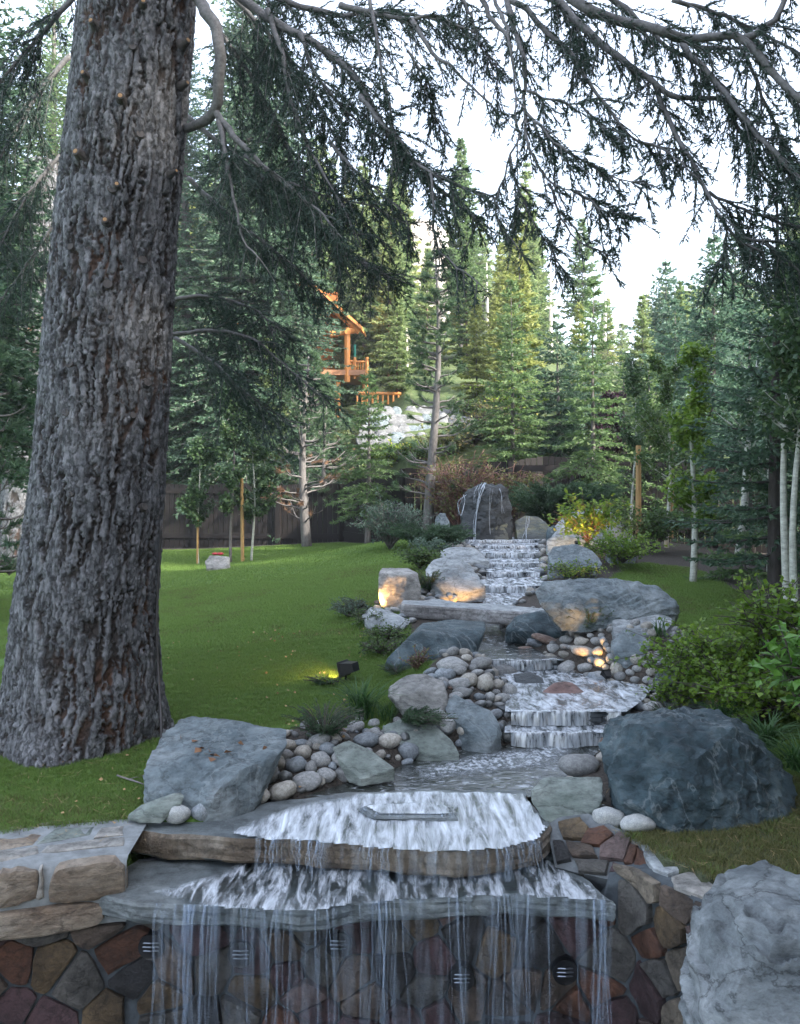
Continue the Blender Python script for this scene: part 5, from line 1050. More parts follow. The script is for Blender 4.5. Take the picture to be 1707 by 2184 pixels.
def mk(geo, smooth=True):
    w, v, f = geo; return w.mesh('trunk', True), mesh_from('crown', v, f, False)

# ------------------------------------------------------------ far forest
variants = []
for k in range(6):
    hh = [9, 11, 8, 12, 10, 7][k]
    w, f = mk(spruce_geo(hh, [1.5, 1.7, 1.6, 1.5, 1.9, 1.3][k], 900+k, base=.08, tip_w=.11, detail=.55, droop=.2, nper=7, levels=int(hh*2.9), nl=.20, gap=.08, trunk=.012)); variants.append((w, f, hh))
vcache = {}
def far_tree(k, mat):
    if (k, mat) not in vcache:
        w, f, h_ = variants[k]
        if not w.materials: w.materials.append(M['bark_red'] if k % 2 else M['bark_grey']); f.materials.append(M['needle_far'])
        vcache[(k, mat)] = (w, f)
    return vcache[(k, mat)]
rs = np.random.default_rng(77); placed = []
def proj(x, y, z): return 853.5+1900*x/y, 1042-1900*(z-CAM_Z)/y
cnt = 0; tries = 0
while cnt < 295 and tries < 20000:
    tries += 1; d = 27+(rs.random()**1.3)*62; X = rs.uniform(300, 1850) if rs.random() < .85 else rs.uniform(-300, 300); x = (X-853.5)/1900*d
    z = gz(x, d); hh = rs.uniform(.75, 1.25)*(1 if d > 38 else .62); k = rs.integers(6); H_ = variants[k][2]*hh
    X_, Yt = proj(x, d, z+H_); Yb = proj(x, d, z)[1]
    if d < 36 and 640 < X < 810 and Yt < 860: continue
    if d < 30.8 and 770 < X < 1010: continue
    if 1140 < X < 1680 and Yt < 560+abs(X-1560)*.25: continue
    if 870 < X < 1120 and Yt < 460: continue
    if any(abs(X-a)*d/1900 < .62+.009*d and abs(d-b_) < 1.6 for a, b_ in placed): continue
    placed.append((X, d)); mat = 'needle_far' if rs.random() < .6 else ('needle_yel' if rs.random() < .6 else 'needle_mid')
    w, f = far_tree(int(k), mat)
    tone = {'needle_far': 'pale green', 'needle_yel': 'yellowish green', 'needle_mid': 'deep green'}[mat]
    near_ = 'low on the slope' if d < 40 else ('halfway up the wooded slope' if d < 60 else 'high on the slope')
    side_ = 'behind the left side of the lawn' if X < 640 else ('above the log house' if X < 1000 else ('above the fountain rock' if X < 1300 else 'behind the right spruces'))
    tree_obj('hillside_conifer', '%s conifer %s, %s' % (tone, near_, side_), 'conifer', (x, d, z-.1), w, f, None, None, '%s conifers %s, %s' % (tone, near_, side_), rs.uniform(0, 6.28), hh); cnt += 1; q_ = COL.objects[-1] if False else e_last[0]; q_.material_slots[0].link = 'OBJECT'; q_.material_slots[0].material = M[mat]
# unseen conifers added right of and behind the viewpoint to shade the garden
rsh = np.random.default_rng(6)
for k, (x, y) in enumerate([(7.5, -9), (9.5, -5.5), (8, -2), (10, 1), (8.2, 3.6), (10.5, 5.5), (9, 8), (9.8, 12.0), (13, -8), (14, -3), (14.5, 2), (15, 7), (4.5, -13), (1, -15), (12, -12), (18, -6), (19, 4), (8.5, -14), (5.5, -8)]):
    w, f, h_ = variants[k % 6]; sc_ = (15.5+rsh.uniform(-1.5, 2))/h_
    far_tree(k % 6, 'needle_far'); o = tree_obj('added_shade_conifer', 'tall dark conifer added outside the view to shade the garden', 'conifer', (x, y, gz(x, y)-.1 if y > 0 else 0), w, f, None, None, 'conifers added outside the view to shade the garden', rsh.uniform(0, 6.28), sc_)
    o.scale = (sc_*1.35, sc_*1.35, sc_); e_last[0].material_slots[0].link = 'OBJECT'; e_last[0].material_slots[0].material = M['needle_dark']
# snags
for X, Yb, Yt, d in ((1128, 840, 690, 40), (1175, 720, 560, 45), (1290, 700, 545, 52), (870, 850, 700, 36), (1040, 700, 560, 55)):
    a = P(X, Yb, d); h = (Yb-Yt)/1900*d; mb = MB(); r_ = random.Random(X); zs = np.linspace(-.8, h, 8); mb.tube(np.column_stack([.03*zs*r_.uniform(-1, 1), 0*zs, zs]), np.linspace(.13, .03, 8), 6)
    for q in range(14):
        z_ = h*r_.uniform(.2, .95); aa = r_.uniform(0, 6.28); L_ = r_.uniform(.3, .9); mb.tube([(0, 0, z_), (math.cos(aa)*L_*.5, math.sin(aa)*L_*.5, z_-.02), (math.cos(aa)*L_, math.sin(aa)*L_, z_-.15)], [.03, .02, .008], 4)
    tag(mb.build('dead_tree', M['bark_snag'], loc=a), 'bleached bare dead trunk on the wooded slope', 'dead tree', 'bleached dead trunks on the slope')
# cliff on the skyline
B('cliff', 'pale rock outcrop on the skyline above the far conifers', 'cliff', [(850, 640, 92), (865, 470, 94), (900, 455, 95), (955, 470, 95), (965, 560, 94), (950, 640, 92)], plain('pale_cliff', (.5, .46, .43), .9, sc=.3, stretch=(1, 1, .3), bump=.5), 4, 99, amp=.04, back=12, sink=3)

# ------------------------------------------------------------ named mid trees
def spruce(label, X, d, Yt, r0, mat, seed, name='spruce_tree', z=None, bark='bark_grey', **kw):
    x = (X-853.5)/1900*d; z0 = gz(x, d) if z is None else z; h = CAM_Z-(Yt-1042)/1900*d-z0
    det = kw.pop('detail', .8 if d > 15 else 1.0)
    w, f = mk(spruce_geo(h, r0, seed, detail=det, **kw)); return tree_obj(name, label, 'spruce', (x, d, z0), w, f, M[bark], M[mat])
spruce('young dark spruce before the fence, left of the grey willow bush', 786, 21, 795, 1.0, 'needle_mid', 11, base=.22, droop=.28, tip_w=.035, nper=6)
spruce('slim green spruce with a bare lower trunk standing directly behind the fountain rock', 1092, 22.5, 600, 1.15, 'needle_mid', 12, base=.22, gap=.1, droop=.2, trunk=.014, tip_w=.045)
spruce('broad dark green spruce just right of the spruce behind the fountain rock', 1190, 24, 690, 1.9, 'needle_dark', 13, base=.1, droop=.3, tip_w=.05, nper=7)
spruce('spruce with drooping bare lower boughs above the rounded grey boulder', 1266, 19.5, 600, 1.35, 'needle_mid', 14, base=.10, gap=.25, droop=.38, trunk=.014, tip_w=.045)
spruce('tall blue green spruce standing against the sky right of centre', 1522, 21, 505, 1.9, 'needle_blue', 15, base=.2, droop=.18, tip_w=.05, nper=7)
spruce('very dark big spruce with a thick trunk at the right edge of the lawn', 1655, 10.2, 330, 1.25, 'needle_dark', 16, base=.10, droop=.12, tip_w=.028, nper=6, trunk=.018, bark='bark_dark', detail=.9, gap=.1, nl=.06)
spruce('blue green spruce behind the young aspen on the right', 1440, 26, 640, 1.8, 'needle_blue', 17, base=.1, tip_w=.06)
spruce('pale green feathery young spruce right of the purple leaved shrub', 1385, 20.5, 775, .95, 'needle_mid', 18, base=.1, tip_w=.045)
spruce('deep green spruce in the far right corner of the garden', 1780, 13.5, 420, 1.7, 'needle_dark', 19, base=.05, tip_w=.035)
spruce('dark spruce filling the right side behind the white birch trunk', 1600, 17, 640, 1.6, 'needle_blue', 20, base=.08, tip_w=.04)
spruce('low dark spruce with sweeping boughs beside the thick trunk on the right', 1590, 12.2, 1120, .95, 'needle_mid', 21, base=.02, tip_w=.032, droop=.25, detail=1.1, nl=.07)
spruce('green spruce between the yellow stake and the fence behind the boulders', 1330, 23, 760, 1.5, 'needle_mid', 22, base=.05, tip_w=.045)
spruce('small green spruce behind the leftmost aspen on the right', 1250, 27, 740, 1.5, 'needle_blue', 23, base=.1, tip_w=.05)
spruce('tall thin spruce poking into the white sky above the hillside', 985, 42, 300, 1.4, 'needle_mid', 24, base=.3, tip_w=.09, gap=.2, trunk=.01, detail=.5, nl=.15)
spruce('thin half bare spruce top against the white sky, centre right', 1242, 50, 470, 1.5, 'needle_mid', 25, base=.3, tip_w=.10, gap=.45, trunk=.01, detail=.45, nl=.18)
spruce('dark spruce beside the blue green one on the skyline', 1570, 27, 500, 1.8, 'needle_dark', 26, base=.15, tip_w=.06, detail=.6)
spruce('blue green spruce on the skyline left of the tall blue green one', 1420, 34, 560, 1.8, 'needle_blue', 28, base=.15, tip_w=.08, detail=.6)
# the big firs filling the left
spruce('huge dark fir whose boughs sweep over the lawn right of the big trunk', 530, 28.5, -160, 3.9, 'needle_dark', 31, name='fir_tree', base=.03, droop=.30, up=.05, tip_w=.07, nper=9, detail=.72, trunk=.012, nl=.13, skirt=1)
spruce('large dark fir behind the huge one, nearer the fence', 610, 31, 160, 2.7, 'needle_dark', 32, name='fir_tree', base=.03, droop=.28, tip_w=.07, nper=8, detail=.62)
spruce('blue green fir rising behind the big trunk on the left', 400, 30, 60, 3.4, 'needle_blue', 33, name='fir_tree', base=.03, droop=.25, tip_w=.045, nper=8, detail=.8)
spruce('dark fir at the far left edge in front of the second trunk', -60, 12.5, -200, 2.2, 'needle_dark', 34, name='fir_tree', base=.24, droop=.25, tip_w=.035, nper=8, detail=.9)
spruce('green fir behind the left side of the big trunk', 110, 28.5, -100, 3.4, 'needle_mid', 35, name='fir_tree', base=.05, droop=.25, tip_w=.045, nper=8, detail=.8)
spruce('distant fir seen high up left of the big trunk', -160, 22, -150, 3.0, 'needle_dark', 36, name='fir_tree', base=.2, tip_w=.06, detail=.6)
spruce('tall fir whose top stands over the centre left', 600, 40, 300, 2.6, 'needle_mid', 37, name='fir_tree', base=.1, tip_w=.05, detail=.7)

# pines (tufted)
def pine(label, X, d, Yt, Yb, seed, crown0=.45, spread=1.0, lw=.10, lower=6, brown=.15, mat='pine'):
    rs = np.random.default_rng(seed); x = (X-853.5)/1900*d; z0 = gz(x, d); h = CAM_Z-(Yt-1042)/1900*d-z0
    wood = MB(); zs = np.linspace(-.2, h, 14); tx = .02*h*np.sin(zs/h*4+seed); tx -= tx[0]; wood.tube(np.column_stack([tx, 0*zs, zs]), lw*(1-zs/h*.85).clip(.08), 8)
    S = []; D = []; Lc = []; dead = []
    for i in range(int(h/.21)):
        z = h*.12+(h*.88)*(i+rs.random())/int(h/.21); f = z/h
        if f < crown0 and rs.random() > lower/10: continue
        for j in range(3 if f > crown0 else 2):
            a = rs.uniform(0, 6.28); Lb = spread*(1.05-f)**.6*rs.uniform(.6, 1.1); t = np.linspace(0, 1, 7)
            pts = np.column_stack([np.interp(z, zs, tx)+np.cos(a)*Lb*t, np.sin(a)*Lb*t, z+Lb*(.12*t+.28*t**2+.05*np.sin(t*6+j))]); wood.tube(pts, np.linspace(.022, .006, 7)*lw/.1, 4)
            for q in range(4):
                t0 = rs.uniform(.35, .95); b0 = np.array([np.interp(t0, t, pts[:, c_]) for c_ in range(3)]); aa = a+rs.uniform(-1, 1); L2 = Lb*rs.uniform(.15, .4)
                e_ = b0+np.array([math.cos(aa)*L2, math.sin(aa)*L2, L2*.35]); wood.tube([b0, (b0+e_)/2+np.array([0, 0, -.02]), e_], [.008, .006, .004], 3)
                if f > crown0 or rs.random() < .5:
                    for w_ in (e_, (e_*.7+b0*.3)): S.append(w_); D.append(unit(e_-b0)); dead.append(f < crown0 and rs.random() < brown*2)
            if f > crown0 or rs.random() < .4: S.append(pts[-1]); D.append(unit(pts[-1]-pts[-2])); dead.append(False)
    S = np.array(S); D = np.array(D); dead = np.array(dead)
    e = empty('pine_tree', (x, d, z0), label, 'pine'); wood.build('trunk', M['bark_grey'], e, smooth=True)
    for sel, nm, mt in ((~dead, 'crown', mat), (dead, 'dead_needles', 'needle_brown')):
        if sel.any():
            v, f = needles(S[sel], D[sel], np.full(sel.sum(), .10), rs, per=.10/34, nl=.13, w=.006, ang=1.0, flat=1); tag(link(nm, mesh_from(nm, v, f), M[mt], e), kind='stuff')
pine('pale trunked pine with a few brown tufts against the fence on the left', 656, 23.5, 760, 1165, 3, crown0=.42, spread=1.45, lw=.14, lower=8, brown=.5)
pine('tall slim pine with a long pale bare trunk left of the fountain rock', 912, 19.5, 540, 1115, 5, crown0=.48, spread=.95, lw=.125, lower=9, brown=.0)
pine('soft green pine behind the fence pine, bushy and low', 700, 26, 830, 1160, 9, crown0=.1, spread=1.3, lw=.09)
pine('blue green pine bough tree at the far left edge', -20, 11, 700, 1100, 13, crown0=.05, spread=1.0, lw=.08, mat='juniper')

# broadleaf saplings
def aspen(label, X, Yb, d, Yt, seed, width=.5, mat='leaf_aspen', lw=.022, nleaf=1980, size=.06, crown0=.35, lean=0, name='aspen_sapling', cat='sapling', bark='bark_aspen', zoff=0):
    rs = np.random.default_rng(seed); x = (X-853.5)/1900*d; z0 = gz(x, d); h = CAM_Z-(Yt-1042)/1900*d-z0
    wood = MB(); zs = np.linspace(-.15, h, 14); tx = lean*zs+.012*h*np.sin(zs/h*6+seed); ty = .01*h*np.sin(zs/h*5+seed*2)
    wood.tube(np.column_stack([tx, ty, zs]), lw*(1-zs/h*.8).clip(.15), 7); S = []; D = []
    nb = int(h*9)
    for i in range(nb):
        f = crown0*.8+(1-crown0*.8)*rs.random(); z = h*f; a = rs.uniform(0, 6.28); Lb = width*(1.15-f)**.5*rs.uniform(.5, 1.1)*min(1, (f-crown0*.7)*6+.3); t = np.linspace(0, 1, 6)
        c0 = np.array([np.interp(z, zs, tx), np.interp(z, zs, ty), z]); pts = c0+np.column_stack([np.cos(a)*Lb*t, np.sin(a)*Lb*t, Lb*(.5*t+.25*t**2)]); wood.tube(pts, np.linspace(lw*.35, .003, 6), 4)
        k = max(4, nleaf//nb); t0 = rs.uniform(.25, 1.05, k); b0 = np.column_stack([np.interp(t0, t, pts[:, c_]) for c_ in range(3)])
        S.append(b0+rs.normal(0, .05, (k, 3))*[1, 1, 1.1]); D.append(unit(rs.normal(size=(k, 3))*[1, 1, .7]+[0, 0, -.25]))
    v, f = leaves(np.vstack(S), np.vstack(D), size, rs); e = empty(name, (x, d, z0+zoff), label, cat)
    wood.build('trunk', M[bark], e, smooth=True); tag(link('crown', mesh_from('crown', v, f), M[mat], e), kind='stuff'); return e
aspen('leftmost thin white stemmed sapling on the lawn beside the short stake', 424, 1208, 19.5, 940, 41, .5, nleaf=2340, size=.075)
aspen('dark stemmed sapling just right of the flat stone on the lawn', 496, 1208, 19.4, 830, 42, .55, nleaf=3900, size=.075, bark='bark_grey', lw=.035)
aspen('thin pale sapling right of the yellow stake with the fullest leaves', 540, 1205, 19.6, 900, 43, .75, nleaf=4680, size=.075, lw=.03, crown0=.35)
aspen('young leafy aspen with a pale trunk on the right lawn', 1478, 1250, 11.9, 760, 44, .42, nleaf=4840, size=.06, lw=.05, crown0=.30, mat='leaf_bright')
aspen('leaning white birch trunk in front of the far right fence', 1570, 1180, 14, 700, 45, .6, nleaf=900, size=.06, lw=.075, crown0=.45, lean=.11, name='birch_tree', cat='birch')
aspen('pale straight aspen trunk at the right edge, left of its twin', 1668, 1330, 8.3, 560, 46, .5, nleaf=2420, size=.06, lw=.045, crown0=.62, lean=.035, name='aspen_tree', cat='aspen', bark='bark_aspen')
aspen('pale aspen trunk cut by the right picture edge', 1700, 1320, 8.0, 520, 47, .5, nleaf=1980, size=.06, lw=.04, crown0=.62, lean=.02, name='aspen_tree', cat='aspen')
aspen('thin aspen left of the yellow stake behind the yellow lit foliage', 1352, 1150, 16.5, 770, 48, .45, nleaf=2860, size=.06, lw=.03, crown0=.3, mat='leaf_aspen')
aspen('loose leafed young tree between the aspen and the dark spruce', 1425, 1150, 15.5, 780, 49, .8, nleaf=3960, size=.06, lw=.04, crown0=.25, mat='leaf_shrub')
aspen('small bright leafed tree right of the birch', 1640, 1180, 12.5, 800, 50, .5, nleaf=2860, size=.06, lw=.04, crown0=.3, mat='leaf_aspen')
aspen('dark purple leaved small tree in front of the spruces right of centre', 1308, 1050, 21, 850, 51, .6, nleaf=3380, size=.075, lw=.03, crown0=.3, mat='leaf_purple', name='purple_tree', cat='tree', bark='bark_dark')

# shrubs
def shrub(label, c, rad, h, mat, seed, nstem=14, nleaf=700, size=.035, ratio=.45, name='leafy_shrub', cat='shrub', wood_mat='twig_dark', spread=1., stem_r=.004, up=.6, flat=.7, sub=4):
    rs = np.random.default_rng(seed); wood = MB(); S = []; D = []
    for i in range(nstem):
        a = rs.uniform(0, 6.28); R_ = rad*rs.uniform(.35, 1)*spread; hh = h*rs.uniform(.6, 1.05)*(1.1-.35*R_/rad); t = np.linspace(0, 1, 6)
        pts = np.column_stack([np.cos(a)*R_*t**1.2, np.sin(a)*R_*t**1.2*.9, hh*(t*(1.3-.3*t))]); pts[:, :2] += rs.normal(0, .012, (6, 2))*t[:, None]*rad*3; wood.tube(pts, np.linspace(stem_r*1.8, stem_r*.5, 6), 4)
        for q in range(sub):
            t0 = rs.uniform(.35, .95); b0 = np.array([np.interp(t0, t, pts[:, k_]) for k_ in range(3)]); e_ = b0+rs.normal(size=3)*[1, 1, .5]*rad*.28+[0, 0, rad*.06]; wood.tube([b0, (b0+e_)/2+[0, 0, .01], e_], [stem_r*.8, stem_r*.6, stem_r*.4], 3)
            k = max(3, nleaf//(nstem*(sub+1))); tt = rs.uniform(.2, 1.05, k)[:, None]; S.append(b0+(e_-b0)*tt+rs.normal(0, size*.35, (k, 3))); D.append(unit(unit(e_-b0)*.7+rs.normal(size=(k, 3))*[1, 1, flat]))
        k = max(3, nleaf//(nstem*(sub+1))); tt = rs.uniform(.4, 1.03, k); S.append(np.column_stack([np.interp(tt, t, pts[:, k_]) for k_ in range(3)])); D.append(unit(rs.normal(size=(k, 3))*[1, 1, flat]+[0, 0, .2]))
    v, f = leaves(np.vstack(S), np.vstack(D), size, rs, ratio); e = empty(name, c, label, cat); wood.build('stem', M[wood_mat], e, smooth=True)
    tag(link('foliage', mesh_from('foliage', v, f), M[mat], e), kind='stuff'); return e
def juniper(label, c, rad, h, seed, n_=40, mat='juniper', name='juniper', nl=.016, per=.0035, w=.0016, dirv=None, cat='juniper'):
    rs = np.random.default_rng(seed); wood = MB(); S = []; D = []; L = []
    for i in range(n_):
        a = rs.uniform(0, 6.28); R_ = rad*rs.uniform(.4, 1); dx, dy = math.cos(a), math.sin(a)
        if dirv is not None: dx, dy = dx*.5+dirv[0], dy*.5+dirv[1]
        hh = h*rs.uniform(.5, 1.); t = np.linspace(0, 1, 6); pts = np.column_stack([dx*R_*t, dy*R_*t, hh*np.sin(t*1.5)+rs.normal(0, .01)]); wood.tube(pts, np.linspace(.004, .0015, 6), 3)
        k = int(10*rad/.25)+6; tt = rs.uniform(.15, 1, k); b0 = np.column_stack([np.interp(tt, t, pts[:, q]) for q in range(3)]); aa = np.arctan2(dy, dx)+rs.uniform(-.9, .9, k)
        S.append(b0); D.append(unit(np.column_stack([np.cos(aa), np.sin(aa), rs.uniform(-.1, .7, k)]))); L.append(rad*.22*rs.uniform(.5, 1.2, k)*(1.2-tt))
    v, f = needles(np.vstack(S), np.vstack(D), np.concatenate(L), rs, per=per, nl=nl, w=w, ang=.6, flat=1)
    e = empty(name, c, label, cat); wood.build('stem', M['twig_dark'], e); tag(link('foliage', mesh_from('foliage', v, f), M[mat], e), kind='stuff'); return e
def clump(label, c, h, rad, n_, seed, mat='blade', w=.006, name='grass_clump', cat='grass clump', arch=.9):
    rs = np.random.default_rng(seed); v = []; f = []; k = 0
    for i in range(n_):
        a = rs.uniform(0, 6.28); L_ = h*rs.uniform(.6, 1.15); R_ = rad*rs.uniform(.2, 1.1); b0 = np.array([rs.normal(0, .03), rs.normal(0, .03), 0]); t = np.linspace(0, 1, 8)
        z = L_*(t*1.25-arch*.75*t**2.4*rs.uniform(.5, 1.2)); p = b0+np.column_stack([np.cos(a)*R_*t**1.5, np.sin(a)*R_*t**1.5, z]); s_ = np.array([-np.sin(a), np.cos(a), 0])*w*rs.uniform(.7, 1.3); wd = (1-t**2.5)[:, None]
        fold = np.array([0, 0, -.25*w])
        q = np.stack([p-s_*wd+fold*wd*0, p+fold*wd*2, p+s_*wd], 1).reshape(-1, 3); v.append(q)
        for j in range(7):
            o_ = k+j*3; f += [(o_, o_+1, o_+4, o_+3), (o_+1, o_+2, o_+5, o_+4)]
        k += 24
    o = link(name, mesh_from(name, np.vstack(v), np.array(f), True), M[mat], loc=c); tag(o, label, cat); return o
def G(X, Y): return np.array(ray(X, Y))
# foreground left
clump('arching dark green grass clump above the cobbles left of the peaked rock', G(775, 1535), .33, .36, 150, 1, w=.0042)
clump('second small grass tuft right behind the arching clump', G(830, 1535), .18, .2, 50, 2, w=.003)
juniper('dark low juniper between the flat blue boulder and the grass clump', G(690, 1575), .27, .2, 3, n_=90, nl=.014)
juniper('green feathery juniper spilling over the sloping slate slab', G(870, 1545), .34, .13, 4, n_=100, dirv=(.5, -.7))
juniper('small juniper sprigs left of the low black floodlight', G(690, 1462), .17, .07, 5, n_=40)
shrub('low yellow lit leaves in front of the black floodlight', G(706, 1462), .10, .08, 'leaf_yellow', 6, 12, 260, .018, name='low_plant', cat='plant')
shrub('brown stemmed low shrub at the lawn edge left of the dark angular boulder', G(815, 1395), .26, .14, 'leaf_shrub', 7, 22, 900, .022)
shrub('low green shrub on the lawn edge below the left end of the slab bridge', G(830, 1365), .28, .13, 'leaf_shrub', 8, 22, 900, .022)
shrub('grey green lavender like shrub left of the rocks at the bridge end', G(745, 1318), .26, .22, 'leaf_willow', 9, 30, 1600, .022, ratio=.25)
shrub('dense green shrub on the lawn behind the small spotlight', G(790, 1335), .24, .17, 'leaf_shrub', 10, 26, 1200, .022, ratio=.3)
shrub('reddish twiggy plant in front of the dark angular boulder', G(890, 1430), .16, .2, 'leaf_brush', 12, 14, 240, .018, wood_mat='stem_red')
juniper('juniper sprigs at the foot of the dark angular boulder', G(845, 1440), .16, .10, 13, n_=30)
juniper('round dark green juniper between the two orange lit boulders', G(915, 1264), .26, .28, 14, n_=80, per=.005, w=.0025, nl=.022)
shrub('round dense green bush above the long slanted boulder', G(898, 1215), .36, .32, 'leaf_shrub', 15, 40, 2600, .035)
shrub('white flecked low bush behind the round dense bush', G(915, 1185), .42, .26, 'leaf_willow', 16, 30, 1800, .035)
juniper('wide spreading juniper left of the fountain rock', G(915, 1168), .85, .42, 17, n_=110, per=.012, w=.005, nl=.045)
juniper('second juniper mound left of the fountain pool', G(965, 1165), .45, .28, 18, n_=60, per=.012, w=.005, nl=.04)
shrub('grey green willow bush standing alone on the far lawn edge', G(832, 1172), .62, .85, 'leaf_willow', 19, 70, 5200, .06, ratio=.18, name='willow_bush', cat='bush', flat=1.2, wood_mat='bark_grey', stem_r=.008)
shrub('tall brushy thicket of yellowing leaves left of the fountain rock', (np.array(P(985, 1150, 19.2))), 1.0, 2.0, 'leaf_brush', 20, 60, 3200, .05, name='thicket', cat='bush', wood_mat='stem_red', stem_r=.012, sub=7)
shrub('brushy yellow green thicket rising straight behind the fountain rock', (np.array(P(1075, 1130, 19.6))), 1.0, 1.5, 'leaf_brush', 21, 50, 3200, .05, name='thicket', cat='bush', wood_mat='stem_red', stem_r=.010, sub=7)
shrub('leafy thicket between the fountain rock and the tall slim pine', (np.array(P(945, 1140, 20.2))), .7, 1.9, 'leaf_brush', 22, 40, 1800, .05, name='thicket', cat='bush', wood_mat='stem_red', stem_r=.012, sub=6)
juniper('tangle of feathery green boughs right behind the fountain rock', np.array(P(1170, 1120, 18.3)), 1.1, .9, 23, n_=110, per=.016, w=.007, nl=.06)
juniper('dark spreading evergreen above the squat wet boulder', np.array(P(1250, 1090, 18)), 1.0, .55, 24, n_=90, per=.016, w=.007, nl=.06)
rb = np.random.default_rng(55)
for k, (X, Y, d, w_, h_, mt) in enumerate([(800, 985, 25.2, .8, .5, 'leaf_brush'), (850, 975, 25.2, .9, .45, 'leaf_yellow'), (905, 985, 24.5, .9, .5, 'leaf_shrub'), (960, 965, 25.2, 1.0, .7, 'leaf_brush'), (1010, 950, 26.0, 1.1, .9, 'leaf_shrub'), (1060, 945, 26.0, 1.3, 1.3, 'leaf_brush'), (760, 975, 27.5, 1.1, 1.2, 'leaf_shrub'), (1120, 930, 27.5, 1.4, 1.5, 'leaf_yellow'), (1020, 890, 29.5, 1.0, .9, 'leaf_shrub'), (740, 905, 30, 1.0, .9, 'leaf_brush')]):
    x = (X-853.5)/1900*d; tn = {'leaf_brush': 'yellowish brushy', 'leaf_yellow': 'bright yellow green', 'leaf_shrub': 'green'}[mt]
    where_ = ['below the left end of the pale riprap', 'below the middle of the pale riprap', 'just over the fence left of the tall pine', 'right of the tall slim pine just over the fence', 'between riprap and fountain rock on the slope', 'behind the thicket above the fountain rock', 'beyond the fence left of the riprap', 'beyond the fence behind the slim spruce', 'at the right end of the riprap', 'at the upper left end of the riprap'][k]
    shrub('%s hillside bush %s' % (tn, where_), (x, d, gz(x, d)-.05), w_, h_, mt, 80+k, 30, 1500, .085, name='hillside_bush', cat='bush', stem_r=.012, sub=5)
# right mid
shrub('yellow green compound leaved shrub lit orange, right of the upper cascades', np.array(P(1255, 1160, 13.8)), .62, .75, 'leaf_yellow', 25, 26, 1500, .075, ratio=.3, wood_mat='stem_red')
shrub('green spreading shrub over the small blue rock', np.array(P(1330, 1200, 12.8)), .75, .42, 'leaf_bright', 26, 36, 2200, .045)
shrub('low green groundcover shrub in front of the blue grey boulder', np.array(P(1225, 1232, 11.6)), .45, .18, 'leaf_yellow', 27, 36, 1400, .03)
shrub('bushy green shrub on the mulch bed left of the young aspen', np.array(P(1395, 1180, 14.5)), .7, .9, 'leaf_shrub', 28, 36, 2600, .05)
shrub('dark low shrub beneath the far right spruces', np.array(P(1480, 1160, 15)), .9, .8, 'leaf_shrub', 29, 36, 2600, .05)
juniper('green juniper tuft in front of the long low boulder', G(1258, 1350), .26, .24, 30, n_=75, per=.004, w=.002, nl=.02)
clump('thin grass tuft on the flat pale topped rock', G(1405, 1358), .22, .14, 26, 31, w=.004)
# right foreground leafy bush
shrub('big bright leafy bush arching over the right bank of the middle pool', G(1540, 1492), .60, .52, 'leaf_bright', 32, 60, 6500, .036, ratio=.5, stem_r=.005, sub=6)
shrub('right part of the leafy bank bush, above the huge teal boulder', G(1615, 1540), .6, .48, 'leaf_bright', 33, 50, 5200, .036, ratio=.5, stem_r=.005, sub=6)
shrub('low leafy sprays hanging over the water right of the middle pool', G(1440, 1508), .22, .18, 'leaf_bright', 34, 20, 700, .028, ratio=.5, sub=5)
shrub('tall loose leafy shrub at the right edge in front of the aspens', np.array(P(1650, 1420, 6.4)), .5, .72, 'leaf_bright', 35, 22, 1500, .045, ratio=.45, stem_r=.006, sub=6)
shrub('broad leaved plant at the right picture edge', np.array(P(1725, 1560, 4.8)), .3, .62, 'leaf_big', 36, 18, 420, .085, ratio=.27, stem_r=.006, name='broad_leaved_plant', cat='plant')
clump('dark strappy grass clump behind the top right of the huge teal boulder', np.array(P(1640, 1590, 5.3)), .20, .3, 120, 37, w=.005)
clump('strappy grass clump under the leafy bush, left of its larger neighbour', np.array(P(1540, 1535, 5.9)), .17, .25, 90, 38, w=.004)
clump('long dark grass at the right edge beside the teal boulder', np.array(P(1700, 1640, 4.9)), .2, .3, 110, 39, w=.005)
juniper('small fine juniper at the water edge behind the teal boulder', G(1420, 1530), .16, .10, 40, n_=36)
juniper('small juniper by the blue boulder at the far left edge', np.array(P(20, 1225, 15.5)), .5, .35, 41, n_=50, per=.01, w=.004, nl=.03)

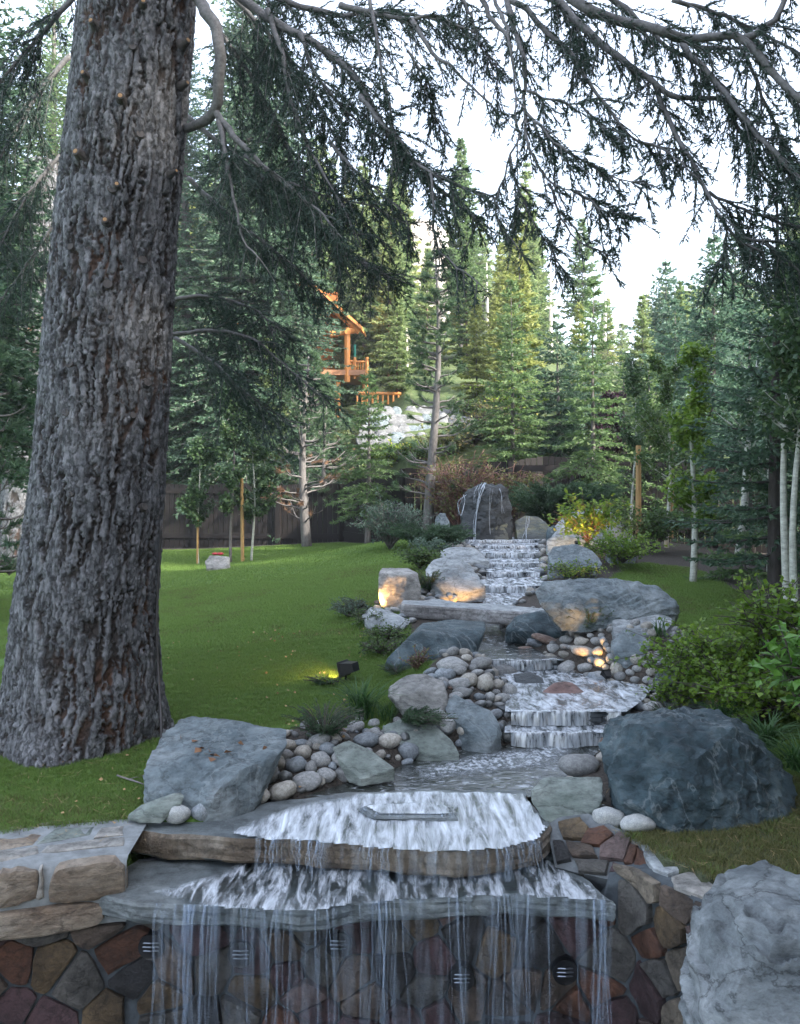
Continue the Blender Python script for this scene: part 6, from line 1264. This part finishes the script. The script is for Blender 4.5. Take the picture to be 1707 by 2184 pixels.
# ------------------------------------------------------------ second big trunk at the left
def bark_trunk(pts, rads, nk, nz, amp, seed, flare=None, fs=1.0):
    """displaced trunk surface; returns verts, faces, depth"""
    pts = np.array(pts, float); L = np.linspace(0, 1, nz); c = catmull(pts, .02); cl = np.concatenate([[0], np.cumsum(np.linalg.norm(np.diff(c, axis=0), axis=1))]); zs = L*cl[-1]
    C = np.column_stack([np.interp(zs, cl, c[:, i]) for i in range(3)]); rr_ = np.interp(zs, np.linspace(0, cl[-1], len(rads)), rads)
    an = np.arange(nk)*2*np.pi/nk; A, Z = np.meshgrid(an, np.arange(nz)); A = A.ravel(); Z = Z.ravel(); R_ = rr_[Z]; cz = C[Z]
    q = np.column_stack([np.cos(A)*R_, np.sin(A)*R_, cz[:, 2]])
    warp = .05*np.column_stack([fbm(q*np.array([5, 5, 3.])+5, 2), fbm(q*np.array([5, 5, 3.])+50, 2)])+.022*np.column_stack([fbm(q*np.array([26, 26, 30.])+5, 3), fbm(q*np.array([26, 26, 30.])+50, 3)])
    q2 = np.column_stack([q[:, 0]+warp[:, 0], q[:, 1]+warp[:, 1], q[:, 2]*.15+warp[:, 0]*.5])*fs
    n1 = np.abs(pnoise(q2*np.array([17, 17, 14])+seed)); n2 = np.abs(pnoise(q2*np.array([27, 27, 25])+seed+9))
    gate = np.clip(.8+1.4*fbm(q*np.array([5, 5, 2.2])+77, 3), .0, 1); fur = np.clip(1-n1*7.5, 0, 1)**.9*gate; fur2 = np.clip(1-n2*6., 0, 1)*np.clip(.5+1.5*fbm(q*np.array([9, 9, 5.])+7, 2), 0, 1)
    plate = fbm(q*np.array([18, 18, 26])*fs, 4)
    flake = np.abs(pnoise(q*np.array([40, 40, 55])*fs+3))
    disp = amp*(-1.5*fur-.55*fur2+.5*plate-.5*np.clip(.4-flake*2, 0, 1))
    bump = 1.+.035*fbm(np.column_stack([np.cos(A)*1.5, np.sin(A)*1.5, cz[:, 2]*.6]), 3)
    rad = R_*bump+disp
    if flare: rad = rad+flare(A, cz[:, 2])
    v = cz+np.column_stack([np.cos(A)*rad, np.sin(A)*rad, 0*A]); j = np.arange(nk)[None]; i = np.arange(nz-1)[:, None]*nk; j2 = (j+1) % nk
    f = np.stack([i+j, i+j2, i+nk+j2, i+nk+j], -1).reshape(-1, 4); return v, f, np.clip(fur+.35*fur2, 0, 1)
m, n, l, b = new_mat('furrowed_bark'); at = node(n, 'ShaderNodeAttribute', attribute_name='furrow'); co = coords(n, l, (1, 1, .6))
t = node(n, 'ShaderNodeTexNoise', Scale=22, Detail=9, Roughness=.7); l.new(co, t.inputs[0]); t2 = node(n, 'ShaderNodeTexNoise', Scale=1.8, Detail=4); l.new(co, t2.inputs[0])
vc = node(n, 'ShaderNodeTexVoronoi', Scale=24, feature='DISTANCE_TO_EDGE'); co3 = coords(n, l, (1, 1, .24)); wz = mixc(n, l, .10, co3, t.outputs[1]); l.new(wz, vc.inputs[0])
vr = ramp(n, l, vc.outputs[0], [(.0, (.38,)*3), (.10, (1, 1, 1))])
r1 = ramp(n, l, t.outputs[0], [(.34, (.065, .067, .074)), (.5, (.135, .138, .148)), (.66, (.25, .255, .275))])
c1 = mixc(n, l, .7, r1.outputs[0], vr.outputs[0], 'MULTIPLY')
r2 = ramp(n, l, t2.outputs[0], [(.52, (.04, .033, .03)), (.72, (.13, .06, .032))])
rf = ramp(n, l, at.outputs['Fac'], [(.22, (0, 0, 0)), (.6, (1, 1, 1))]); c = mixc(n, l, rf.outputs[0], c1, r2.outputs[0]); l.new(c, b.inputs['Base Color']); b.inputs['Roughness'].default_value = .9
bb = node(n, 'ShaderNodeBump', Strength=1., Distance=.02); l.new(t.outputs[0], bb.inputs['Height']); b3 = node(n, 'ShaderNodeBump', Strength=.9, Distance=.012); l.new(vr.outputs[0], b3.inputs['Height']); l.new(bb.outputs[0], b3.inputs['Normal']); l.new(b3.outputs[0], b.inputs['Normal']); M['bark'] = m
e = empty('old_tree_trunk', P(45, 1203, 20), 'second thick furrowed trunk at the left edge behind the blue boulder', 'tree')
v, f, dp = bark_trunk([(0, 0, -.3), (.1, 0, 1.5), (.3, 0, 4), (.5, 0, 9)], [.62, .46, .43, .40], 90, 260, .03, 4, fs=.7)
link('trunk', mesh_from('trunk', v, f, True, {'furrow': dp}), M['bark'], e)

# ------------------------------------------------------------ the big tree
T0 = np.array([-2.15, 6.0, 0.]); big = empty('big_conifer', T0, 'massive old conifer with grey furrowed bark filling the left of the view', 'tree')
zz = [-.35, 0, .4, .885, 1.83, 3.41, 4.99, 7.5, 11, 15]; xx = [-2.16, -2.15, -2.13, -2.12, -2.02, -1.91, -1.76, -1.62, -1.5, -1.4]; rr_ = [.66, .585, .51, .475, .435, .40, .385, .35, .27, .15]
cz_ = np.array(zz); 
def big_flare(A, z): return np.exp(-np.clip(z, -.4, 9)/.16)*(.035-.05*np.cos(A)+.05*np.sin(A*4+1.2)+.03*np.sin(A*7+.3))*np.clip(1.1-z, 0, 1)
lowz = np.linspace(-.3, 5.35, 40)
v, f, dp = bark_trunk([(np.interp(z, zz, xx)-T0[0], 0, z) for z in lowz], [np.interp(z, zz, rr_) for z in lowz], 300, 470, .022, 1, big_flare)
link('trunk', mesh_from('trunk', v, f, True, {'furrow': dp}), M['bark'], big)
mb = MB(); hz = np.linspace(5.3, 15, 14); mb.tube([(np.interp(z, zz, xx)-T0[0], 0, z) for z in hz], [np.interp(z, zz, rr_)*.99 for z in hz], 40); mb.build('upper_trunk', M['bark'], big, smooth=True)
# pruned stubs, with their cut ends
M['cut'] = plain('cut_wood', (.30, .17, .07), .7, sc=30); 
def trunk_surf(X, Y):
    d = 5.6
    for _ in range(4):
        p = P(X, Y, d); cx = np.interp(p.z, zz, xx); r_ = np.interp(p.z, zz, rr_); dx = p.x-cx; d = 6.0-math.sqrt(max(r_*r_-dx*dx, .0025))
    return np.array(P(X, Y, d)), unit(np.array([dx, -(6.0-d), 0.]))
for k, (X, Y, s, cut) in enumerate([(305, 8, 1, 1), (200, 50, 1, 1), (283, 97, 1.2, 0), (183, 160, .9, 1), (258, 210, 1.1, 1), (395, 90, 1.1, 1), (393, 180, .9, 1), (300, 285, 1.2, 0), (168, 328, 1.2, 1), (240, 400, 1.5, 0), (250, 397, .9, 1), (226, 473, 1.0, 1), (370, 368, .7, 1), (150, 525, 1.1, 0), (305, 553, 1.3, 0), (230, 605, 1.4, 0), (160, 670, 1.1, 0), (237, 675, .9, 0), (147, 775, 1.2, 0), (316, 815, 1.3, 0), (140, 880, 1.1, 0), (285, 885, 1.0, 0), (150, 1050, 1.3, 0), (310, 1080, 1.1, 0)]):
    p, n_ = trunk_surf(X, Y); n_ = unit(n_+np.array([0, -.2, .25])); L_ = .03 if cut else -.004; mb = MB(); r_ = .022*s*(1 if cut else .75); rs2 = np.random.default_rng(k)
    mb.tube([p-n_*.04-T0, p+n_*.0-T0, p+n_*L_-T0], [r_*1.9, r_*1.25, r_*.95], 12)
    o = mb.build('branch_stub', M['bark_dark'], big)
    if cut:
        mb = MB(); mb.tube([p+n_*(L_-.004)-T0, p+n_*(L_+.004)-T0], [r_*.58, r_*.55], 12); mb.build('cut_end', M['cut'], o)
mb = MB(); pts = [trunk_surf(333, Y)[0]-T0+np.array([.02+.015*math.sin(Y*.013), -.0, 0]) for Y in (1110, 1200, 1320, 1440, 1540, 1590)]; mb.tube(catmull(pts, .05), .009, 8)
tag(mb.build('irrigation_hose', plain('dark_hose', (.05, .045, .045), .5, bump=.05), loc=T0, smooth=True), 'thin dark hose running down the right side of the big trunk', 'hose')

# ------------------------------------------------------------ overhanging limbs
class Foliage:
    def __init__(s): s.S = []; s.D = []; s.L = []; s.w = MB()
def limb(F, pts, r0, r1, seed, dens=1., sec=.42, start=.1, drop=.55, bare=0., nl=None, wood=None, both=True):
    rs = np.random.default_rng(seed); p = catmull([np.array(P(*q)) for q in pts], .05)
    n_ = len(p); tt = np.linspace(0, 1, n_); p = p+np.column_stack([fbm(np.column_stack([tt*7+seed, tt*0, tt*0+c_]), 3) for c_ in range(3)])*.025
    rad = r0+(r1-r0)*tt**.8; (wood or F.w).tube(p, rad*(.8 if wood is None else 1), 9 if r0 > .02 else 6)
    T = unit(np.gradient(p, axis=0)); Ltot = n_*.05
    dens *= 1.6 if F is FR else .98; ns = int(Ltot/.065*dens); pat = np.random.default_rng(seed+5)
    for i in range(ns):
        t = start+(1-start)*(i+rs.random())/ns; k = min(n_-1, int(t*n_))
        if pnoise(np.array([[t*Ltot*1.3+seed*2.7, seed, 0]]))[0] < -.12-(.25*(1-bare)): continue
        if rs.random() < bare: continue
        d0 = unit(T[k]*rs.uniform(.3, .9)+unit(rs.normal(size=3))*.65+np.array([0, 0, -drop*rs.uniform(.3, 1.2)])); L_ = sec*rs.uniform(.35, 1.1)*(1-.45*t)
        q = np.linspace(0, 1, 7)[:, None]; sp = p[k]+d0*L_*q+np.array([0, 0, -drop*.35*L_])*q**2; F.w.tube(sp, np.linspace(.0042, .0015, 7)*(1+r0*6), 4, cap=False)
        sT = unit(np.gradient(sp, axis=0)); m_ = max(4, int(L_/.026)); t2 = rs.uniform(.12, 1, m_); i2 = np.clip((t2*6).astype(int), 0, 5)
        b0 = np.column_stack([np.interp(t2, q[:, 0], sp[:, c_]) for c_ in range(3)]); sd_ = rs.normal(size=(m_, 3)); sd_[:, 2] *= .5
        dd = unit(sT[i2]*.8+unit(sd_)*.75+np.array([0, 0, -.12])); ll = L_*.32*(1.15-t2)*rs.uniform(.5, 1.2, m_)+.02
        F.S += [b0, sp[:-1]]; F.D += [dd, sT[:-1]]; F.L += [ll, np.full(6, L_/6)]
def zr(*a): return [(789.5+x*.5375, y*.5375, d) for x, y, d in a]
FL = Foliage(); FR = Foliage(); Wd = MB()
# left: limbs of the big tree
limb(FL, [(395, 275, 6.0), (430, 262, 5.9), (458, 240, 5.8), (468, 190, 5.75), (470, 120, 5.7), (462, 60, 5.7), (432, 12, 5.75), (400, -60, 5.85)], .030, .044, 1, dens=.0, wood=Wd)
limb(FL, [(462, 240, 5.8), (500, 290, 5.75), (550, 340, 5.7), (620, 400, 5.6), (690, 460, 5.5), (740, 520, 5.4)], .030, .006, 2, dens=1.2, sec=.5)
limb(FL, [(468, 250, 5.8), (482, 330, 5.7), (498, 420, 5.65), (520, 510, 5.6), (560, 560, 5.5)], .024, .005, 3, dens=.9, sec=.4)
limb(FL, [(520, 330, 5.75), (600, 380, 5.8), (700, 420, 5.8), (790, 440, 5.7), (870, 480, 5.6)], .016, .004, 4, dens=1.6, sec=.5)
limb(FL, [(450, -80, 6.3), (520, 0, 6.2), (600, 55, 6.1), (690, 105, 6.0), (760, 165, 5.9), (800, 240, 5.8), (850, 320, 5.7), (905, 380, 5.6), (960, 420, 5.5), (1020, 470, 5.4)], .052, .010, 5, dens=1.8, sec=.55, start=.18)
limb(FL, [(570, 20, 6.1), (600, 110, 6.0), (625, 220, 5.9), (660, 320, 5.8), (720, 420, 5.7), (760, 500, 5.6)], .026, .005, 6, dens=1.5, sec=.5)
limb(FL, [(640, 70, 6.0), (670, 150, 6.0), (740, 240, 6.0), (820, 300, 6.0), (900, 350, 5.9)], .02, .004, 7, dens=1.6, sec=.5)
limb(FL, [(500, -40, 6.6), (600, 0, 6.5), (720, 30, 6.4), (850, 30, 6.3), (960, 45, 6.2)], .04, .01, 8, dens=2.4, sec=.6)
limb(FL, [(480, -20, 7.0), (560, 60, 7.0), (640, 160, 7.0), (700, 260, 6.9), (740, 360, 6.8)], .03, .006, 9, dens=2.2, sec=.7)
limb(FL, [(430, 20, 7.2), (520, 140, 7.2), (590, 260, 7.2), (640, 380, 7.1), (700, 500, 7)], .03, .006, 10, dens=2.2, sec=.7)
limb(FL, [(400, 250, 7.4), (500, 330, 7.4), (620, 430, 7.3), (740, 540, 7.2), (830, 590, 7)], .03, .006, 11, dens=2.4, sec=.75)
limb(FL, [(400, 380, 7.6), (500, 470, 7.6), (600, 545, 7.5), (690, 630, 7.4)], .03, .006, 12, dens=2.0, sec=.7)
limb(FL, [(370, 640, 7.4), (440, 632, 7.4), (520, 650, 7.4), (570, 680, 7.3), (620, 720, 7.2)], .024, .005, 13, dens=2.0, sec=.6)
limb(FL, [(365, 715, 7.2), (460, 705, 7.2), (540, 725, 7.1), (620, 790, 7.0), (690, 850, 6.9)], .024, .005, 14, dens=1.9, sec=.6)
limb(FL, [(370, 720, 7.8), (450, 770, 7.8), (540, 850, 7.7), (620, 900, 7.6)], .026, .005, 15, dens=1.8, sec=.7)
# left of the trunk
limb(FL, [(180, -30, 6.6), (100, 60, 6.5), (20, 150, 6.4), (-60, 260, 6.3)], .03, .008, 16, dens=2.2, sec=.6)
limb(FL, [(150, 120, 7.6), (80, 200, 7.5), (10, 320, 7.4), (-60, 420, 7.3)], .03, .008, 17, dens=2.2, sec=.7)
limb(FL, [(130, 330, 7.6), (70, 400, 7.5), (10, 500, 7.4), (-50, 600, 7.3)], .024, .006, 18, dens=2.0, sec=.6)
limb(FL, [(120, 470, 8.0), (60, 560, 8.0), (0, 640, 8.0), (-60, 700, 8.0)], .02, .006, 19, dens=1.8, sec=.6)
# middle limbs
limb(FL, zr((-120, 20, 6.0), (0, 50, 5.9), (100, 68, 5.8), (180, 75, 5.75), (260, 70, 5.7), (340, 95, 5.7), (440, 140, 5.6)), .03, .006, 20, dens=1.7, sec=.42)
limb(FL, zr((165, 80, 5.75), (250, 210, 5.6), (350, 290, 5.5), (430, 370, 5.4), (500, 440, 5.4)), .022, .006, 21, dens=.9, sec=.34)
limb(FL, zr((-40, 380, 5.7), (40, 480, 5.6), (110, 550, 5.5), (180, 640, 5.4), (250, 690, 5.3), (350, 740, 5.3), (450, 770, 5.2), (520, 800, 5.2)), .022, .006, 22, dens=2.2, sec=.46)
limb(FL, zr((0, 0, 5.8), (20, 120, 5.7), (55, 330, 5.6), (85, 480, 5.5), (95, 600, 5.5), (88, 740, 5.5)), .018, .005, 23, dens=1.2, sec=.38)
limb(FL, zr((240, 690, 5.3), (252, 830, 5.2), (265, 980, 5.2), (350, 1060, 5.1), (450, 1140, 5.0)), .012, .004, 24, dens=1.3, sec=.32)
limb(FL, zr((-160, 560, 5.9), (-40, 700, 5.8), (60, 780, 5.7), (140, 860, 5.6), (160, 960, 5.6)), .018, .005, 25, dens=1.8, sec=.42)
limb(FL, zr((-220, 640, 6.2), (-120, 780, 6.1), (-20, 880, 6.0), (60, 980, 6.0)), .018, .005, 26, dens=2., sec=.45)
# right: limbs of the tree standing out of view
limb(FR, zr((470, -60, 5.2), (520, 60, 5.1), (560, 190, 5.0), (570, 330, 5.0), (582, 450, 4.9), (596, 530, 4.9)), .016, .006, 30, dens=.4, sec=.2, bare=.5)
limb(FR, zr((430, -40, 5.4), (470, 60, 5.4), (545, 150, 5.3), (560, 200, 5.2)), .022, .012, 31, dens=.2, sec=.2)
limb(FR, zr((596, 530, 4.9), (560, 610, 4.9), (530, 700, 4.9), (495, 800, 4.9), (530, 900, 4.9), (580, 980, 4.8)), .009, .004, 32, dens=1.2, sec=.26)
limb(FR, zr((540, -30, 5.5), (570, 110, 5.4), (605, 230, 5.3), (618, 350, 5.3), (615, 480, 5.2), (635, 600, 5.1), (680, 690, 5.1), (760, 745, 5.0), (830, 755, 5.0)), .024, .005, 33, dens=1.0, sec=.32)
limb(FR, zr((618, 445, 5.2), (690, 520, 5.1), (780, 600, 5.0), (880, 660, 5.0), (990, 710, 4.9), (1090, 718, 4.9)), .014, .004, 34, dens=1.9, sec=.36)
limb(FR, zr((620, 360, 5.2), (720, 395, 5.2), (820, 410, 5.1), (900, 385, 5.1)), .012, .004, 35, dens=1.5, sec=.3)
limb(FR, zr((480, -60, 5.9), (620, 40, 5.8), (720, 150, 5.7), (800, 215, 5.6), (850, 300, 5.5), (925, 395, 5.4), (985, 485, 5.3), (1070, 560, 5.3), (1200, 590, 5.2)), .03, .006, 36, dens=1.2, sec=.36)
limb(FR, zr((1060, 560, 5.3), (1180, 600, 5.2), (1280, 690, 5.1), (1340, 760, 5.1)), .012, .004, 37, dens=1.1, sec=.3)
limb(FR, zr((708, 730, 5.1), (760, 860, 5.0), (820, 950, 4.9), (900, 995, 4.9), (980, 1010, 4.8)), .010, .004, 38, dens=1.4, sec=.3)
limb(FR, zr((820, 755, 5.0), (880, 800, 5.0), (940, 840, 4.9), (1000, 850, 4.9)), .012, .004, 58, dens=2.6, sec=.34)
limb(FR, zr((830, 400, 5.1), (880, 460, 5.1), (940, 520, 5.0), (1000, 560, 5.0)), .010, .004, 59, dens=2.2, sec=.3)
limb(FR, zr((620, -40, 5.9), (740, 0, 5.8), (850, 115, 5.7), (980, 220, 5.6), (1100, 315, 5.5), (1200, 370, 5.4), (1330, 395, 5.4), (1420, 400, 5.3)), .042, .016, 39, dens=1.1, sec=.4)
limb(FR, zr((1420, 400, 5.3), (1500, 490, 5.2), (1600, 610, 5.1), (1720, 760, 5.0)), .020, .010, 40, dens=1.5, sec=.4)
limb(FR, zr((720, -60, 5.4), (880, 40, 5.3), (1000, 85, 5.3), (1150, 125, 5.2), (1300, 145, 5.2), (1480, 160, 5.1), (1600, 290, 5.0), (1720, 410, 4.9)), .045, .022, 41, dens=.9, sec=.4)
limb(FR, zr((900, -60, 5.6), (1040, 60, 5.6), (1200, 150, 5.5), (1350, 190, 5.5), (1480, 185, 5.4)), .03, .012, 42, dens=1.3, sec=.42)
limb(FR, zr((1480, 155, 5.1), (1570, 110, 5.1), (1630, 40, 5.1), (1660, -40, 5.1)), .03, .018, 43, dens=1.3, sec=.4)
limb(FR, zr((1240, 170, 5.4), (1330, 280, 5.3), (1410, 370, 5.2), (1500, 490, 5.1), (1590, 590, 5.0), (1720, 735, 4.9)), .026, .014, 44, dens=1.2, sec=.4)
limb(FR, zr((1130, 330, 5.5), (1165, 430, 5.4), (1220, 545, 5.3), (1285, 660, 5.2), (1330, 750, 5.1), (1390, 870, 5.0), (1450, 940, 5.0), (1560, 1000, 5.0)), .024, .008, 45, dens=1.5, sec=.38)
limb(FR, zr((1420, 920, 5.0), (1400, 1000, 5.0), (1420, 1080, 5.0), (1480, 1130, 5.0)), .01, .004, 46, dens=1.8, sec=.34)
limb(FR, zr((1450, 940, 5.2), (1560, 960, 5.2), (1660, 1040, 5.2), (1740, 1100, 5.2)), .014, .006, 47, dens=2.6, sec=.45)
limb(FR, zr((1340, 760, 5.4), (1450, 820, 5.4), (1560, 860, 5.4), (1700, 900, 5.4)), .014, .006, 48, dens=2.0, sec=.45)
limb(FR, zr((1470, 180, 5.6), (1560, 380, 5.6), (1640, 560, 5.6), (1740, 700, 5.6)), .016, .006, 49, dens=1.5, sec=.4)
limb(FR, zr((1400, 420, 5.7), (1480, 540, 5.7), (1530, 660, 5.7), (1620, 760, 5.7)), .014, .006, 50, dens=1.5, sec=.4)
limb(FR, zr((700, -40, 6.0), (800, 60, 6.0), (840, 160, 5.9), (860, 240, 5.9)), .02, .006, 51, dens=2.4, sec=.4)
limb(FR, zr((1100, 90, 5.4), (1180, 190, 5.4), (1280, 240, 5.4), (1380, 320, 5.4)), .018, .006, 52, dens=1.5, sec=.4)
limb(FR, zr((330, -60, 6.2), (400, 60, 6.1), (440, 180, 6.0), (500, 260, 5.9)), .02, .005, 53, dens=1.9, sec=.4)
limb(FR, zr((500, 240, 6.0), (510, 400, 6.0), (560, 500, 6.0)), .008, .004, 54, dens=1.0, sec=.3)
limb(FR, zr((560, 680, 5.2), (590, 740, 5.2), (640, 860, 5.1), (700, 960, 5.1), (760, 1060, 5.1)), .010, .004, 55, dens=1.8, sec=.34)
limb(FR, zr((1200, 0, 5.8), (1350, 40, 5.8), (1500, 100, 5.8), (1720, 220, 5.8)), .02, .01, 56, dens=1.6, sec=.42)
limb(FR, zr((150, 200, 6.1), (230, 330, 6.0), (250, 440, 6.0), (300, 540, 5.9)), .012, .004, 57, dens=1.8, sec=.38)
Wd.build('bent_limb', M['limb'], big, loc=-T0, smooth=True)
FL.w.build('limb', M['limb'], big, loc=-T0, smooth=True)
def fol(F, par, off, mat):
    v, f = needles(np.vstack(F.S), np.vstack(F.D), np.concatenate(F.L), np.random.default_rng(1), per=.0050, nl=.032, w=.0034, ang=.7, flat=.8)
    tag(link('needles', mesh_from('needles', v-off, f), M[mat], par), kind='stuff'); print('NEEDLE TRIS', len(f))
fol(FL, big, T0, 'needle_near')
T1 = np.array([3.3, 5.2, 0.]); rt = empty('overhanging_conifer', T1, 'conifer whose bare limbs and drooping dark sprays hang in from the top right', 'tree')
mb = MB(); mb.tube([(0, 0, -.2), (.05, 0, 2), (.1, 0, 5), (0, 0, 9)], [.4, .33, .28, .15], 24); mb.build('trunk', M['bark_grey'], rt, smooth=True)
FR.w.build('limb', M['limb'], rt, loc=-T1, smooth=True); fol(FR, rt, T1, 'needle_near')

# ------------------------------------------------------------ lawn grass (geometry nodes on points)
def tuft(name, n_, h, rad, w, seed, mat):
    rs = np.random.default_rng(seed); a = rs.uniform(0, 6.28, n_); b0 = np.column_stack([rs.normal(0, rad, n_), rs.normal(0, rad, n_), 0*a-.005]); L_ = h*rs.uniform(.5, 1.1, n_)
    dr = unit(np.column_stack([np.cos(a)*.55, np.sin(a)*.55, np.ones(n_)])); s_ = np.column_stack([-np.sin(a), np.cos(a), 0*a])*w
    mid = b0+dr*(L_*.55)[:, None]; tip = b0+dr*L_[:, None]+np.column_stack([np.cos(a), np.sin(a), 0*a])*(L_*.25)[:, None]
    v = np.stack([b0-s_, b0+s_, mid+s_*.8, mid-s_*.8, tip], 1).reshape(-1, 3); i = np.arange(n_)[:, None]*5
    me = mesh_from(name, v, [i+np.array([0, 1, 2, 3]), i+np.array([3, 2, 4])]); me.materials.append(M[mat]); return me
def scatter(name, pts, scl, tuft_me, mat):
    """points carry the tufts; the tuft geometry is built inside the node tree from an unlinked object"""
    src = bpy.data.objects.new('grass_tuft', tuft_me)
    me = bpy.data.meshes.new(name); me.vertices.add(len(pts)); me.vertices.foreach_set('co', np.asarray(pts, np.float32).ravel())
    at = me.attributes.new('sz', 'FLOAT', 'POINT'); at.data.foreach_set('value', np.asarray(scl, np.float32)); ar = me.attributes.new('rt', 'FLOAT', 'POINT'); ar.data.foreach_set('value', np.random.default_rng(2).uniform(0, 6.28, len(pts)).astype(np.float32))
    o = link(name, me); tag(o, kind='stuff')
    ng = bpy.data.node_groups.new(name, 'GeometryNodeTree'); ng.interface.new_socket('Geometry', in_out='INPUT', socket_type='NodeSocketGeometry'); ng.interface.new_socket('Geometry', in_out='OUTPUT', socket_type='NodeSocketGeometry')
    N_ = ng.nodes; Lk = ng.links; gi = N_.new('NodeGroupInput'); go = N_.new('NodeGroupOutput'); oi = N_.new('GeometryNodeObjectInfo'); oi.inputs[0].default_value = src
    m2p = N_.new('GeometryNodeMeshToPoints'); ins = N_.new('GeometryNodeInstanceOnPoints'); a1 = N_.new('GeometryNodeInputNamedAttribute'); a1.data_type = 'FLOAT'; a1.inputs[0].default_value = 'sz'
    a2 = N_.new('GeometryNodeInputNamedAttribute'); a2.data_type = 'FLOAT'; a2.inputs[0].default_value = 'rt'; cx = N_.new('ShaderNodeCombineXYZ'); Lk.new(a2.outputs[0], cx.inputs[2])
    Lk.new(gi.outputs[0], m2p.inputs[0]); Lk.new(m2p.outputs[0], ins.inputs['Points']); Lk.new(oi.outputs['Geometry'], ins.inputs['Instance']); Lk.new(cx.outputs[0], ins.inputs['Rotation']); Lk.new(a1.outputs[0], ins.inputs['Scale']); Lk.new(ins.outputs[0], go.inputs[0])
    md = o.modifiers.new('grass', 'NODES'); md.node_group = ng; return o
rs = np.random.default_rng(9)
def pts_in(n_, x0, x1, y0, y1, dens_view=True):
    y = rs.uniform(y0, y1, n_); x = rs.uniform(x0, x1, n_); s = soil(x, y); u = 853.5+1900*x/y
    ok = (s < .5) & (u > -500) & (u < 2300) & (y > wall_front_y(x)+np.where(x < 0, .44, .28)) & (y < fence_y(x)-.3)
    ok &= ~((y < 5.02) & (x > -1.34) & (x < .95))
    x = x[ok]; y = y[ok]; return np.column_stack([x, y, ground(x, y)])
tA = tuft('grass_tuft', 26, .030, .018, .0011, 1, 'grass'); tB = tuft('grass_tuft', 22, .036, .035, .0022, 2, 'grass'); tC = tuft('grass_tuft', 16, .045, .06, .005, 3, 'grass'); tD = tuft('grass_tuft', 20, .032, .02, .0011, 4, 'grass_dry')
p = pts_in(95000, -3.6, 3.2, 3.6, 8.5); right = (p[:, 0] > .9) & (p[:, 1] < 5.2); nz_ = fbm(p*3, 2)
dry = (right & (rs.random(len(p)) < .95)) | (rs.random(len(p)) < .06) | ((p[:, 1] < 4.9) & (rs.random(len(p)) < .3))
scatter('lawn_grass', p[~dry], (rs.uniform(.7, 1.3, len(p))+.3*nz_)[~dry], tA, 'grass'); scatter('dry_grass', p[dry], rs.uniform(.6, 1.2, len(p))[dry], tD, 'grass_dry')
p = pts_in(70000, -7, 6, 8.5, 14); q_ = fbm(p*1.3, 3) > .10; q_ = q_ & (rs.random(len(p)) < .35); scatter('lawn_grass', p[~q_], rs.uniform(.7, 1.2, (~q_).sum()), tB, 'grass'); scatter('dry_grass', p[q_], rs.uniform(.6, 1.0, q_.sum()), tuft('grass_tuft', 22, .036, .035, .0022, 7, 'grass_dry'), 'grass')
p = pts_in(60000, -14, 6, 14, 27); scatter('lawn_grass', p, rs.uniform(.6, 1.1, len(p)), tC, 'grass')

# ------------------------------------------------------------ litter on lawn, boulder and wall
def litter():
    rs = np.random.default_rng(4)
    for k, (X, Y, a) in enumerate([(280, 1672, 2.5)]):
        p = ray(X, Y); mb = MB(); mb.tube([(-.10, .06, .03), (-.02, .02, .02), (.05, -.02, .015), (.10, -.05, .01)], [.005, .006, .005, .002], 6); mb.tube([(-.02, .02, .02), (.02, .03, .03), (.04, .05, .02)], [.003, .002, .001], 5)
        tag(mb.build('fallen_twig', M['twig'], loc=(p.x, p.y, p.z), smooth=True), 'pale forked twig lying on the grass left of the flat blue boulder', 'twig')
    pos = []
    for _ in range(170):
        y = rs.uniform(4.3, 9); x = rs.uniform(-2.2, -.2); pos.append((x, y, gz(x, y)+.03))
    pos = np.array(pos); v, f = leaves(pos, unit(rs.normal(size=(len(pos), 3))*[1, 1, .15]), .022, rs); tag(link('fallen_leaves', mesh_from('fallen_leaves', v, f), plain('dry_leaf', (.34, .22, .10), .8)), kind='stuff')
    pos = [h for h in (hit(X, Y) for X, Y in [(420, 1600), (430, 1598), (445, 1612), (455, 1618), (462, 1612), (470, 1616), (448, 1606), (520, 1590), (385, 1575), (410, 1585), (560, 1600), (477, 1608)]) if h is not None]
    pos = np.array([tuple(h) for h in pos])+np.array([0, 0, .006]); v, f = leaves(pos, unit(rs.normal(size=(len(pos), 3))*[1, 1, .1]), .045, rs); tag(link('fallen_leaves', mesh_from('fallen_leaves', v, f), plain('brown_leaf', (.20, .10, .05), .8)), kind='stuff')
    # dry needles
    n_ = 900; x = rs.uniform(-2.2, 2.2, n_); y = rs.uniform(3.9, 6, n_); ok = (y > wall_front_y(x)+.1) & ((x < -1.2) | (x > .95)); x = x[ok]; y = y[ok]
    S = np.column_stack([x, y, ground(x, y)+.028]); D = unit(rs.normal(size=(len(x), 3))*[1, 1, .1]); w_ = unit(np.cross(D, [0, 0, 1.]))*.0012
    v = np.stack([S-w_, S+w_, S+D*rs.uniform(.04, .12, len(x))[:, None]], 1).reshape(-1, 3); tag(link('dry_needles', mesh_from('dry_needles', v, np.arange(len(v)).reshape(-1, 3)), plain('dry_needle', (.36, .25, .12), .8)), kind='stuff')
litter()
